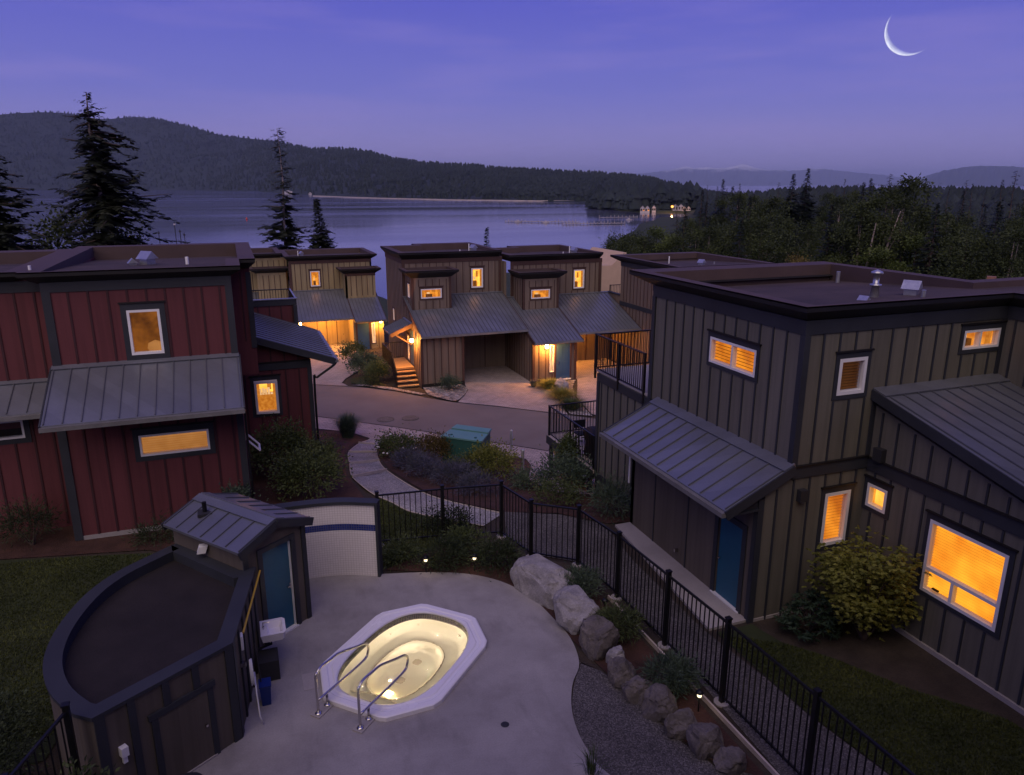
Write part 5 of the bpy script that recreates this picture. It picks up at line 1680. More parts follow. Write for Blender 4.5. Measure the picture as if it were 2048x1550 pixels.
arcband('lower_tiles', -0.1, 1.20, -0.16, 0, 'white tiles')
arcband('blue_band', 1.20, 1.36, -0.16, 0.003, 'blue tiles')
arcband('upper_tiles', 1.36, 1.86, -0.16, 0, 'white tiles')
arcband('coping', 1.86, 1.93, -0.22, 0.05, 'slate trim')
onwall(arcw[-2], arcw[-1], 0.10, 0.165, -0.1, 1.925, -0.20, 0.04, 'end_board', 'slate trim', TW)

# fittings along the pump-house wall
SK = thing('wash_basin', 'white wall-hung wash basin beside the blue hut door', 'sink', (-0.02, 13.35, 0.8))
mb = MB()
sx0, sx1, sy0, sy1, sz = -0.16, 0.30, 13.0, 13.55, 0.86
outer = [(sx0, sy0), (sx1 - .05, sy0), (sx1, sy0 + .06), (sx1, sy1 - .06), (sx1 - .05, sy1), (sx0, sy1)]
inner = [(sx0 + .12, sy0 + .06), (sx1 - .07, sy0 + .05), (sx1 - .05, sy0 + .09), (sx1 - .05, sy1 - .09), (sx1 - .07, sy1 - .05), (sx0 + .12, sy1 - .06)]
cxm, cym = (sx0 + sx1) / 2, (sy0 + sy1) / 2
bot = [(cxm + (x - cxm) * .7, cym + (y - cym) * .7) for x, y in inner]
for k_ in range(6):
    j = (k_ + 1) % 6
    mb.poly([(*outer[k_], sz), (*outer[j], sz), (*inner[j], sz), (*inner[k_], sz)])
    mb.poly([(*inner[k_], sz), (*inner[j], sz), (*bot[j], sz - .12), (*bot[k_], sz - .12)])
    mb.poly([(*outer[j], sz), (*outer[k_], sz), (cxm + (outer[k_][0] - cxm) * .85, cym + (outer[k_][1] - cym) * .85, sz - .17), (cxm + (outer[j][0] - cxm) * .85, cym + (outer[j][1] - cym) * .85, sz - .17)])
mb.poly([(*q, sz - .12) for q in bot])
mb.poly([(cxm + (q[0] - cxm) * .85, cym + (q[1] - cym) * .85, sz - .17) for q in outer[::-1]])
mb.build('bowl', 'acrylic', SK)
mb = MB()
mb.tube([(-.10, 13.30, sz), (-.10, 13.30, sz + .10), (0.02, 13.28, sz + .10)], 0.014, 8)
mb.tube([(-.10, 13.24, sz), (-.10, 13.24, sz + .06)], 0.016, 8)
mb.build('tap', 'steel', SK)
mb = MB()
mb.tube([(0.02, 13.27, sz - .17), (0.02, 13.27, sz - .36), (-.22, 13.27, sz - .42)], 0.022, 8)
mb.build('drain_trap', 'dark plastic', SK)
tag(mesh('storage_box', *(lambda q: (q.v, q.f))(MB().box(-0.24, 0.12, 12.78, 13.22, 0.03, 0.44)), 'dark plastic'), 'dark crate on the patio below the white wash basin', 'crate')
po = thing('pool_pole', 'long yellow telescopic pool pole hung along the pump-house wall', 'pole', (-0.2, 12.8, 1.5))
mb = MB()
mb.tube([(-0.42, 12.02, 1.62), (-0.06, 13.95, 1.72)], 0.019, 8)
mb.build('shaft', 'yellow pole', po)
mb = MB()
mb.box(-0.47, -0.43, 11.90, 12.05, 1.36, 1.62)
mb.build('skimmer_net', 'white plastic', po)
hs_ = thing('hose', 'coiled white hose hung on the pump-house wall above a blue bin', 'hose', (-0.36, 11.9, 0.7))
mb = MB()
random.seed(2)
cpts = []
for k_ in range(64):
    th = k_ / 16 * 2 * math.pi
    r_ = 0.17 + 0.02 * random.random()
    cpts.append((-0.37 + 0.02 * math.sin(th * 0.3) + k_ * 0.0007, 11.88 + r_ * 0.7 * math.cos(th), 0.92 + r_ * 1.3 * math.sin(th)))
cpts += [(-0.30, 11.72, 0.6), (-0.28, 11.62, 0.2), (-0.24, 11.60, 0.06)]
mb.tube(cpts, 0.013, 6)
mb.build('coil', 'white plastic', hs_, True)
onwall(wB, wC, 0.42, 0.50, 1.08, 1.16, 0.0, 0.10, 'hook', 'steel', hs_)
bn = thing('bin', 'upright blue plastic bin against the pump-house wall', 'bin', (-0.16, 12.15, 0.03))
mb = MB()
for zz_, w_, d_ in ((0.03, 0.075, 0.10), (0.40, 0.095, 0.12), (0.42, 0.105, 0.13), (0.44, 0.105, 0.13)):
    mb.v += [(-0.16 - w_, 12.2 - d_, zz_), (-0.16 + w_, 12.2 - d_, zz_), (-0.16 + w_, 12.2 + d_, zz_), (-0.16 - w_, 12.2 + d_, zz_)]
for i in range(3):
    for j in range(4):
        mb.f.append((i * 4 + j, i * 4 + (j + 1) % 4, i * 4 + 4 + (j + 1) % 4, i * 4 + 4 + j))
mb.f.append((12, 13, 14, 15))
mb.build('body', 'blue plastic', bn)
mb = MB()
mb.tube([(-0.22, 12.16, 0.5), (-0.26, 12.12, 1.3)], 0.012, 6)
mb.build('brush_handle', 'dark plastic', bn)
kt = thing('kettle_barbecue', 'dark round lid of a kettle barbecue just inside the bottom edge', 'barbecue', (-1.35, 10.15, 0))
mb = MB()
mb.lathe(-1.35, 10.12, [(0.0, 0.55), (0.15, 0.53), (0.25, 0.46), (0.29, 0.36), (0.28, 0.24), (0.18, 0.12), (0.0, 0.08)], 24)
mb.build('kettle', 'dark plastic', kt, True)
mb = MB()
for th in (0.4, 2.5, 4.6):
    mb.tube([(-1.35 + .12 * math.cos(th), 10.12 + .12 * math.sin(th), 0.16), (-1.35 + .26 * math.cos(th), 10.12 + .26 * math.sin(th), 0.03)], 0.012, 6)
mb.build('stand', 'black iron', kt)

# ------------------------------------------------------------------ hot tub
HT = thing('hot_tub', 'elongated octagonal white hot tub glowing yellow from inside', 'hot tub', tuple(TC))


def oval(a, b, n=56, p=2.7):
    o_ = []
    for k_ in range(n):
        th = 2 * math.pi * k_ / n
        c_, s_ = math.cos(th), math.sin(th)
        o_.append((a * math.copysign(abs(c_) ** (2 / p), c_), b * math.copysign(abs(s_) ** (2 / p), s_)))
    return o_


def octa(k, n=56, ku=None):
    """octagon resampled by angle so that it can be bridged to the oval"""
    o_ = []
    for (u, v) in oval(1.45, 1.0, n):
        th = math.atan2(v, u)
        d = Vector((math.cos(th), math.sin(th)))
        best = 9
        for i in range(8):
            a, b = Vector(OCT[i]) * k, Vector(OCT[(i + 1) % 8]) * k
            e_ = b - a
            den = d.x * e_.y - d.y * e_.x
            if abs(den) < 1e-9:
                continue
            t_ = (a.x * e_.y - a.y * e_.x) / den
            q = (a.x * d.y - a.y * d.x) / den
            if t_ > 0 and -1e-6 <= q <= 1 + 1e-6:
                best = min(best, t_)
        o_.append((d.x * best, d.y * best))
    return o_


def rings(name, rs, mat, parent, smooth=False, cap=False):
    vs, fs = [], []
    n = len(rs[0][0])
    for ring, z in rs:
        vs += [tuple(tub(u, v, z)) for u, v in ring]
    for i in range(len(rs) - 1):
        for j in range(n):
            k_ = (j + 1) % n
            fs.append((i * n + j, i * n + k_, (i + 1) * n + k_, (i + 1) * n + j))
    if cap:
        fs.append(tuple((len(rs) - 1) * n + j for j in range(n)))
    return mesh(name, vs, fs, mat, parent, smooth)


OV = oval(1.47, 1.0)
rings('rim', [(octa(1.0), 0.0), (octa(1.0), 0.105), (octa(0.985), 0.12), (octa(0.925), 0.12), (octa(0.91), 0.105), (octa(0.87), 0.105), (octa(0.855), 0.12), (oval(1.50, 1.035), 0.12), (oval(1.475, 1.01), 0.105), (OV, 0.085)], 'acrylic', HT)
tb = rings('tile_band', [(oval(1.47, 1.0), 0.085), (oval(1.465, 0.995), -0.06)], 'tub line', HT)
NT = 210
dense = oval(1.463, 0.993, NT * 8)
acc, cum = 0.0, [0.0]
for k_ in range(len(dense)):
    a, b = dense[k_], dense[(k_ + 1) % len(dense)]
    acc += math.hypot(a[0] - b[0], a[1] - b[1])
    cum.append(acc)
def on_oval(d_):
    d_ = d_ % acc
    lo_, hi_ = 0, len(dense)
    while hi_ - lo_ > 1:
        md_ = (lo_ + hi_) // 2
        if cum[md_] <= d_:
            lo_ = md_
        else:
            hi_ = md_
    a, b = dense[lo_], dense[(lo_ + 1) % len(dense)]
    f_ = (d_ - cum[lo_]) / max(1e-9, cum[lo_ + 1] - cum[lo_])
    return a[0] + (b[0] - a[0]) * f_, a[1] + (b[1] - a[1]) * f_
mb = MB()
for k_ in range(NT):
    p0, p1 = on_oval(acc * (k_ + .07) / NT), on_oval(acc * (k_ + .93) / NT)
    for r_ in range(4):
        z0, z1 = 0.080 - r_ * 0.035, 0.080 - r_ * 0.035 - 0.031
        mb.poly([tuple(tub(*p0, z0)), tuple(tub(*p1, z0)), tuple(tub(*p1, z1)), tuple(tub(*p0, z1))])
tag(mb.build('small_tiles', 'navy glaze', tb), kind='stuff')
sh_ = rings('shell', [(oval(1.465, 0.995), -0.06), (oval(1.44, 0.97), -0.12), (oval(1.29, 0.86), -0.325), (oval(1.23, 0.81), -0.365), (oval(0.96, 0.63, p=2.4), -0.365), (oval(0.91, 0.585, p=2.4), -0.38), (oval(0.87, 0.555, p=2.4), -0.425), (oval(0.82, 0.51, p=2.4), -0.565), (oval(0.72, 0.42, p=2.4), -0.595)], 'tub shell', HT, True, True)
mb = MB()
wl_o = oval(0.935, 0.605, 72, 2.4)
mb.tube([tuple(tub(u, v, -0.363)) for u, v in wl_o] + [tuple(tub(*wl_o[0], -0.363))], 0.011, 5)
mb.build('bench_edge', 'tub line', HT)
for du, zs_ in ((-0.90, -0.357), (-1.12, -0.345)):
    mb = MB()
    mb.tube([tuple(tub(du - 0.13 * (v / 0.6) ** 2, v, zs_)) for v in [-.6 + .1 * i for i in range(11)]], 0.010, 5)
    mb.build('step_edge', 'tub line', HT)
for th in (0.5, 0.95, 1.4, -0.5, -1.0, 2.2, -2.0):
    u, v = 1.41 * math.cos(th), 0.945 * math.sin(th)
    u, v = min(OV, key=lambda q: (q[0] - 1.47 * math.cos(th)) ** 2 + (q[1] - math.sin(th)) ** 2)
    mb = MB()
    c_ = tub(u * 0.935, v * 0.925, -0.21)
    d_ = (Vector((TC.x, TC.y, -0.05)) - c_).normalized()
    mb.tube([c_, c_ + d_ * 0.015], 0.035, 12)
    j_ = mb.build('jet', 'tub shell', HT)
    mb = MB()
    mb.tube([c_ + d_ * 0.014, c_ + d_ * 0.018], 0.012, 8)
    mb.build('nozzle', 'tub line', j_)
for u in (-0.22, 0.40):
    mb = MB()
    c_ = tub(u, 0.0)
    mb.lathe(c_.x, c_.y, [(0.0, -0.583), (0.075, -0.585), (0.09, -0.593)], 16)
    g_ = mb.build('floor_grate', 'tub line', HT)
c_ = tub(-0.66, 0.0, -0.53)
mb = MB()
lz = TU * 0.6 + Vector((0, 0, 0.8))
mb.tube([c_ - lz * 0.02, c_ + lz * 0.02], 0.11, 16)
ll = mb.build('underwater_lamp', 'tub lamp lens', HT)
for (u, v, e_) in ((-0.60, 0.0, 6.0), (0.62, 0.0, 16), (0.0, 0.5, 6.0), (0.1, -0.55, 7.5), (1.05, 0.1, 9.0), (-0.95, -0.35, 2.6), (-0.95, 0.4, 2.6)):  # lens glow plus added fill lights that have no fixture
    ld = bpy.data.lights.new('underwater_fill_light', 'POINT')
    ld.energy = e_ * 2.3
    ld.color = (1.0, 0.79, 0.54)
    ld.shadow_soft_size = 0.001
    link('underwater_fill_light', ld, ll, Matrix.Translation(tub(u, v, -0.14)))
mesh('water', [tuple(tub(u, v, -0.035)) for u, v in oval(1.463, 0.993)[::-1]], [tuple(range(56))], 'spa water', HT)

RAILP = [(0.0, 0.03), (0.0, 0.74), (0.05, 0.84), (0.17, 0.89), (0.40, 0.87), (0.67, 0.84), (1.15, 0.66), (1.42, 0.56), (1.52, 0.45), (1.50, 0.32), (1.40, 0.24), (1.0, 0.24), (0.5, 0.27), (0.02, 0.30)]
for lb, fx, fy in (('left of two steel grab rails at the hot tub steps', 0.68, 11.55), ('right of two steel grab rails at the hot tub steps', 1.31, 10.93)):
    hr = thing('grab_rail', lb, 'handrail', (fx, fy, 0.03), 'grab rails at the hot tub')
    bp = Vector((fx, fy, 0))
    pth = smoothpath([tuple(bp + TU * d_ + Vector((0, 0, z_))) for d_, z_ in RAILP], 5)
    mb = MB()
    mb.tube(pth, 0.024, 12)
    mb.build('rail', 'steel', hr, True)
    mb = MB()
    q_ = bp + TU * 0.25
    mb.tube([(q_.x, q_.y, 0.03), (q_.x, q_.y, 0.285)], 0.024, 12)
    mb.build('support_leg', 'steel', hr, True)
    for q_ in (bp, bp + TU * 0.25):
        mb = MB()
        mb.lathe(q_.x, q_.y, [(0.065, 0.045), (0.065, 0.055), (0.03, 0.075), (0.0, 0.075)], 18)
        mb.build('flange', 'steel', hr, True)
    beam('base_plate', tuple(bp - TU * 0.10 + Vector((0, 0, 0.04))), tuple(bp + TU * 0.42 + Vector((0, 0, 0.04))), 0.20, 0.02, 'pale concrete', hr)
mb = MB()
mb.lathe(3.66, 10.16, [(0.0, 0.036), (0.055, 0.036), (0.065, 0.033), (0.075, 0.030)], 18)
tag(mb.build('floor_drain', 'dark plastic', None), 'small round dark drain in the concrete patio', 'drain')
sk = MB().box(0.50, 0.76, 12.27, 12.77, 0.03, 0.036)
tag(sk.build('skimmer_lid', 'pale concrete', None), 'square pale skimmer lid in the patio left of the hot tub', 'lid')

# ------------------------------------------------------------------ black pool fence
FP = [(2.87, 17.5, 0, 1.45), (4.51, 17.25, 0, 1.48), (6.0, 16.9, 0, 1.52), (6.31, 15.57, 0, 1.50), (7.24, 14.81, 0, 1.52), (7.43, 13.15, 0, 1.56), (7.47, 11.2, 0, 1.62), (7.52, 9.36, 0, 1.66), (7.55, 7.25, 0, 1.70), (7.6, 5.2, 0, 1.72)]


def fence(name, label, pts, group=None, sp=0.135):
    fe = thing(name, label, 'fence', pts[0][:3], group)
    for k_, (x, y, z0, z1) in enumerate(pts):
        ps = box('post', x - 0.04, x + 0.04, y - 0.04, y + 0.04, z0 - 0.1, z1 + 0.05, 'black iron', fe)
        box('post_cap', x - 0.05, x + 0.05, y - 0.05, y + 0.05, z1 + 0.05, z1 + 0.075, 'black iron', ps)
        mb = MB()
        mb.lathe(x, y, [(0.14, z0 - 0.05), (0.14, z0 + 0.022), (0.0, z0 + 0.022)], 14)
        mb.build('footing', 'pale concrete', ps)
    for (x0, y0, a0, b0_), (x1, y1, a1, b1_) in zip(pts, pts[1:]):
        pn = beam('panel', (x0, y0, b0_ - 0.04), (x1, y1, b1_ - 0.04), 0.035, 0.04, 'black iron', fe)
        beam('bottom_rail', (x0, y0, a0 + 0.14), (x1, y1, a1 + 0.14), 0.03, 0.035, 'black iron', pn)
        n = max(2, round(math.hypot(x1 - x0, y1 - y0) / sp))
        for i in range(1, n):
            f_ = i / n
            x, y = x0 + (x1 - x0) * f_, y0 + (y1 - y0) * f_
            box('picket', x - 0.009, x + 0.009, y - 0.009, y + 0.009, a0 + 0.09 + (a1 - a0) * f_, b0_ + (b1_ - b0_) * f_ - 0.05, 'black iron', pn)
    return fe


fence('pool_fence', 'long black picket fence curving from the tiled wall round the boulders', FP)
fence('pool_fence', 'short black picket fence in the dark bottom left corner beside the pump house', [(-2.70, 10.2, 0.2, 2.1), (-3.15, 9.0, 0.2, 2.1), (-3.6, 7.8, 0.2, 2.1)])

# ------------------------------------------------------------------ boulders
def boulder(label, x, y, z, sx, sy, sz, seed, mat, rot=0.0, facets=7, group=None):
    rg_ = random.Random(seed)
    bm = bmesh.new()
    bmesh.ops.create_icosphere(bm, subdivisions=4, radius=1)
    planes = []
    for _ in range(facets):
        v_ = Vector((rg_.uniform(-1, 1), rg_.uniform(-1, 1), rg_.uniform(-0.5, 1))).normalized()
        planes.append((v_, rg_.uniform(0.62, 0.92)))
    off = Vector((seed * 3.1, seed * 1.7, 0))
    for v_ in bm.verts:
        p_ = v_.co.copy()
        p_ = Vector([math.copysign(abs(q_) ** 0.62, q_) for q_ in p_]) * 0.86
        for n_, d_ in planes:
            q = p_.dot(n_)
            if q > d_:
                p_ -= n_ * (q - d_) * 0.98
        nn = v_.co.normalized()
        p_ += nn * (0.16 * noise.noise(v_.co * 1.6 + off) + 0.08 * noise.noise(v_.co * 4 + off) + 0.03 * noise.noise(v_.co * 11 + off))
        v_.co = Vector((p_.x * sx, p_.y * sy, p_.z * sz))
    me = bpy.data.meshes.new('boulder')
    bm.to_mesh(me)
    bm.free()
    me.materials.append(MATS[mat])
    me.shade_smooth()
    me.set_sharp_from_angle(angle=R(16))
    o_ = link('boulder', me, None, Matrix.Translation((x, y, z + sz * 0.55)) @ Matrix.Rotation(rot, 4, 'Z'))
    return tag(o_, label, 'boulder', group)


G1 = 'boulders edging the concrete patio'
boulder('largest boulder, a pale flat-topped block at the far end of the patio', 6.05, 13.95, -0.02, 0.62, 0.98, 0.52, 3, 'granite', R(22), 13, G1)
boulder('rounded pale granite boulder, second along the patio edge from the far end', 6.12, 12.60, 0.0, 0.54, 0.60, 0.50, 8, 'granite', 0.3, 9, G1)
boulder('upright brown boulder with pale streaks next to the rounded granite one', 6.12, 11.62, -0.02, 0.40, 0.50, 0.52, 12, 'brown rock', 0.1, 11, G1)
boulder('small bluish-topped rock just below the upright streaked boulder', 6.28, 11.0, 0.0, 0.20, 0.22, 0.26, 15, 'granite', 0.4, 9, G1)
boulder('brown rock touching the gravel corner, first of the low row', 6.12, 10.52, -0.04, 0.28, 0.31, 0.33, 21, 'brown rock', 0.9, 11, G1)
boulder('dark rock second in the low row along the gravel', 6.20, 10.02, -0.04, 0.30, 0.33, 0.33, 25, 'brown rock', 0.2, 11, G1)
boulder('wide rounded dark rock in the middle of the low row along the gravel', 6.33, 9.50, -0.04, 0.33, 0.34, 0.35, 31, 'brown rock', 0.5, 11, G1)
boulder('dark rock in the low row directly below the lit path lamp', 6.44, 8.98, -0.04, 0.31, 0.33, 0.33, 37, 'brown rock', 1.2, 11, G1)
boulder('greyish rock near the end of the low row along the gravel', 6.58, 8.50, -0.04, 0.32, 0.32, 0.35, 41, 'brown rock', 0.1, 9, G1)
boulder('lowest brown rock of the row, cut by the bottom of the picture', 6.72, 8.02, -0.08, 0.30, 0.28, 0.26, 45, 'brown rock', 0.7, 9, G1)
boulder('grey rock in the planted island left of the second driveway', 16.35, 36.0, zt(16.35, 36.0), 0.34, 0.45, 0.5, 51, 'granite', 0.4, 7)
boulder('small pale stone post-like rock behind the white rose bush', 6.35, 26.9, zt(6.35, 26.9), 0.12, 0.14, 0.42, 55, 'granite', 0.2, 5)

# ------------------------------------------------------------------ plants
rngs = np.random.default_rng(11)


def rand_dirs(n, rg):
    v_ = rg.normal(size=(n, 3))
    return v_ / np.linalg.norm(v_, axis=1, keepdims=True)


def leaf_quads(P_, D, Ln, Wd, rg, fold=0.0):
    """kite-shaped leaves at P_ pointing along D"""
    n = len(P_)
    S = np.cross(D, rand_dirs(n, rg))
    S /= np.linalg.norm(S, axis=1, keepdims=True) + 1e-9
    Ln = (np.ones(n) * Ln * rg.uniform(0.6, 1.25, n))[:, None]
    Wd = (np.ones(n) * Wd * rg.uniform(0.7, 1.2, n))[:, None]
    V = np.stack([P_, P_ + D * Ln * 0.45 + S * Wd * 0.5, P_ + D * Ln, P_ + D * Ln * 0.45 - S * Wd * 0.5], 1).reshape(-1, 3)
    F_ = np.arange(4 * n).reshape(n, 4)
    return V, F_


def clump_points(n, rad, rg, nclump, cl, flat=0.25, hollow=0.45):
    """leaf positions gathered in clumps over an uneven ellipsoid crown of half-axes rad"""
    d = rand_dirs(nclump, rg)
    d[:, 2] = np.abs(d[:, 2]) * (1 - flat) - flat * 0.4
    rr = rg.uniform(hollow, 1.0, nclump) ** 0.6
    c = d * rr[:, None] * np.array(rad)
    k_ = rg.integers(0, nclump, n)
    off = rg.normal(size=(n, 3)) * cl * rg.uniform(0.5, 1.3, nclump)[k_][:, None]
    p_ = c[k_] + off
    dd = p_ / np.array(rad) + off * 0.8 / cl + np.array([0, 0, 0.35])
    dd /= np.linalg.norm(dd, axis=1, keepdims=True) + 1e-9
    return p_, dd, c


def shrub(label, x, y, rad, n, Ln, Wd, mat, seed, name='shrub', group=None, z=None, ncl=26, cl=0.16, flowers=None, cat='shrub', stems=6):
    rg = np.random.default_rng(seed)
    z0 = zt(x, y) if z is None else z
    th = thing(name, label, cat, (x, y, z0), group)
    p_, dd, c = clump_points(n, rad, rg, ncl, cl)
    p_[:, 2] = np.maximum(p_[:, 2] + rad[2] * 0.75, 0.03)
    dd = dd + rg.normal(size=dd.shape) * 0.5
    dd /= np.linalg.norm(dd, axis=1, keepdims=True)
    V, F_ = leaf_quads(p_ + np.array([x, y, z0]), dd, Ln, Wd, rg)
    npmesh('foliage', V, F_, mat, th)
    mb = MB()
    for k_ in range(min(stems, len(c))):
        e_ = c[k_] + np.array([0, 0, rad[2] * 0.75])
        mb.tube([(x, y, z0 - 0.03), (x + e_[0] * .4, y + e_[1] * .4, z0 + e_[2] * .6), (x + e_[0] * .9, y + e_[1] * .9, z0 + max(0.1, e_[2] * .95))], [0.02, 0.013, 0.006], 5)
    mb.build('stems', 'bark', th)
    if flowers:
        nf, fm, fr_ = flowers
        d = rand_dirs(nf, rg)
        d[:, 2] = np.abs(d[:, 2])
        for k_ in range(nf):
            q = d[k_] * np.array(rad) * 1.02 + np.array([x, y, z0 + rad[2] * .75])
            mb = MB()
            mb.lathe(q[0], q[1], [(0, q[2] - fr_ * .5), (fr_, q[2]), (fr_ * .7, q[2] + fr_ * .6), (0, q[2] + fr_ * .4)], 7)
            mb.build('flower', fm, th)
    return th


def tuft(label, x, y, h, r, n, mat, seed, name='grass_tuft', group=None, z=None, w=0.012, cat='grass', lean=0.8):
    """fountain of arching blades"""
    rg = np.random.default_rng(seed)
    z0 = zt(x, y) if z is None else z
    a = rg.uniform(0, 2 * np.pi, n)
    rb = rg.uniform(0, 0.25, n) * r
    out_d = np.stack([np.cos(a), np.sin(a), np.zeros(n)], 1)
    ln = h * rg.uniform(0.55, 1.1, n)
    sp_ = rg.uniform(0.05, 1.0, n) * r * lean
    base = out_d * rb[:, None] + np.array([x, y, z0])
    side = np.stack([-np.sin(a), np.cos(a), np.zeros(n)], 1) * (w * 0.5)
    mid = base + out_d * (sp_ * 0.35)[:, None] + np.array([0, 0, 1]) * (ln * 0.62)[:, None]
    tip = base + out_d * sp_[:, None] + np.array([0, 0, 1]) * (ln * (1 - 0.35 * sp_ / r))[:, None]
    V = np.stack([base - side, base + side, mid + side * .8, mid - side * .8, tip], 1).reshape(-1, 3)
    i0 = np.arange(n) * 5
    F_ = np.concatenate([np.stack([i0, i0 + 1, i0 + 2, i0 + 3], 1), np.stack([i0 + 3, i0 + 2, i0 + 4, i0 + 4], 1)])
    th = thing(name, label, cat, (x, y, z0), group)
    # the tips are triangles: write them as a separate face list
    me = bpy.data.meshes.new('blades')
    me.from_pydata(V.tolist(), [], [tuple(f) for f in np.stack([i0, i0 + 1, i0 + 2, i0 + 3], 1).tolist()] + [tuple(f) for f in np.stack([i0 + 3, i0 + 2, i0 + 4], 1).tolist()])
    me.materials.append(MATS[mat])
    link('blades', me, th)
    return th


def whorls(label, x, y, rad, nw, mat, seed, z=None, Ln=0.14, Wd=0.045, name='rhododendron'):
    """long leaves in drooping whorls on short stems"""
    rg = np.random.default_rng(seed)
    z0 = zt(x, y) if z is None else z
    th = thing(name, label, 'shrub', (x, y, z0))
    d = rand_dirs(nw, rg)
    d[:, 2] = np.abs(d[:, 2])
    c = d * np.array(rad) * rg.uniform(0.55, 1.0, nw)[:, None] + np.array([x, y, z0 + 0.12])
    P_, D = [], []
    mb = MB()
    for k_ in range(nw):
        m_ = 11
        a = rg.uniform(0, 6.28) + np.arange(m_) * 6.28 / m_ * 1.6
        e_ = rg.uniform(-0.55, 0.35, m_)
        dd = np.stack([np.cos(a), np.sin(a), e_], 1)
        P_.append(np.repeat(c[k_][None], m_, 0))
        D.append(dd / np.linalg.norm(dd, axis=1, keepdims=True))
        if k_ % 3 == 0:
            mb.tube([(x, y, z0), ((x + c[k_][0]) / 2, (y + c[k_][1]) / 2, z0 + (c[k_][2] - z0) * .7), tuple(c[k_])], [0.018, 0.012, 0.006], 5)
    V, F_ = leaf_quads(np.concatenate(P_), np.concatenate(D), Ln, Wd, rg)
    npmesh('foliage', V, F_, mat, th)
    mb.build('stems', 'bark', th)
    return th


# by the right-hand house
mp_ = thing('vine_maple', 'yellow-green vine maple in front of the large lit window', 'shrub', (11.45, 9.85, 0))
rg = np.random.default_rng(4)
mb = MB()
ends = []
for k_ in range(22):
    a = rg.uniform(0, 6.28)
    r_ = rg.uniform(0.25, 0.95)
    h_ = rg.uniform(0.7, 2.2) * (1.05 - 0.25 * r_)
    e_ = np.array([11.40 + r_ * math.cos(a), 9.95 + r_ * 1.15 * math.sin(a), h_])
    m_ = np.array([11.40 + r_ * .45 * math.cos(a), 9.95 + r_ * .5 * math.sin(a), h_ * .62])
    mb.tube([(11.40, 9.95, -0.05), tuple(m_), tuple(e_)], [0.022, 0.013, 0.004], 5)
    for q in np.linspace(0.25, 1.0, 9):
        ends.append(m_ + (e_ - m_) * q if q > .35 else np.array([11.40, 9.95, 0]) + (m_ - np.array([11.40, 9.95, 0])) * (q + .5))
mb.build('stems', 'bark', mp_)
ends = np.array(ends)
npt = 9000
k_ = rg.integers(0, len(ends), npt // 5)
base = ends[k_] + rg.normal(size=(len(k_), 3)) * np.array([0.17, 0.17, 0.11])
P_, D = [], []
for j in range(5):          # five-fingered leaves
    a = rg.uniform(0, 6.28, len(base)) if j == 0 else a
    an = a + (j - 2) * 0.62
    dd = np.stack([np.cos(an), np.sin(an), rg.uniform(-0.35, 0.1, len(base))], 1)
    P_.append(base)
    D.append(dd / np.linalg.norm(dd, axis=1, keepdims=True))
V, F_ = leaf_quads(np.concatenate(P_), np.concatenate(D), 0.10, 0.055, rg)
npmesh('foliage', V, F_, 'maple green', mp_)
whorls('dark long-leaved rhododendron at the foot of the right-hand house wall', 10.55, 10.55, (0.72, 0.6, 0.80), 130, 'rhodo green', 6)
shrub('dark fern-like juniper beside the walk below the right-hand house canopy', 9.55, 17.35, (0.55, 0.65, 0.55), 2200, 0.17, 0.022, 'sage green', 31, ncl=30, cl=0.2)
shrub('climber covering the post of the lower timber deck', 10.05, 21.55, (0.28, 0.32, 1.35), 2400, 0.09, 0.06, 'bush green', 32, ncl=40, cl=0.13, z=-1.0)
shrub('loose bush under the lattice of the lower timber deck', 9.35, 20.2, (0.65, 0.7, 0.85), 3000, 0.09, 0.05, 'sage green', 33, ncl=34, cl=0.2)
shrub('low dark bush outside the fence below the lattice', 8.5, 18.9, (0.7, 0.6, 0.42), 1800, 0.08, 0.04, 'bush green', 34)
# by the boulders
shrub('round grey-green shrub behind the largest boulder', 6.66, 13.45, (0.42, 0.42, 0.42), 2600, 0.12, 0.018, 'sage green', 41, ncl=60, cl=0.10)
shrub('yellowish round shrub between the fence and the streaked boulder', 6.70, 11.75, (0.40, 0.40, 0.46), 2600, 0.12, 0.018, 'bush green', 42, ncl=60, cl=0.10)
shrub('grey-green round shrub near the lit lamp at the long fence', 6.82, 10.0, (0.42, 0.42, 0.40), 3200, 0.13, 0.016, 'sage green', 43, ncl=60, cl=0.10)
tuft('sparse grass tuft on the patio edge at the bottom of the picture', 4.55, 8.6, 0.55, 0.5, 60, 'blade green', 44, z=0.0)
# inside the far run of the fence
shrub('dark heather by the end of the tiled wall inside the fence', 3.25, 16.5, (0.45, 0.38, 0.30), 2000, 0.10, 0.025, 'bush green', 51, ncl=36, cl=0.13)
shrub('spreading juniper between the two lit lamps', 4.25, 15.95, (0.50, 0.45, 0.36), 2600, 0.12, 0.022, 'yew green', 52, ncl=40, cl=0.14)
shrub('spreading juniper right of the second lit lamp beside the largest boulder', 5.35, 15.35, (0.52, 0.46, 0.38), 2800, 0.12, 0.022, 'yew green', 53, ncl=40, cl=0.14)
shrub('low green bush against the fence above the lit lamps', 4.9, 16.55, (0.48, 0.34, 0.32), 2000, 0.09, 0.03, 'bush green', 54, ncl=36, cl=0.13)
shrub('dark clipped bush outside the fence on the small lawn', 4.75, 17.75, (0.55, 0.30, 0.34), 1800, 0.08, 0.035, 'yew green', 55)
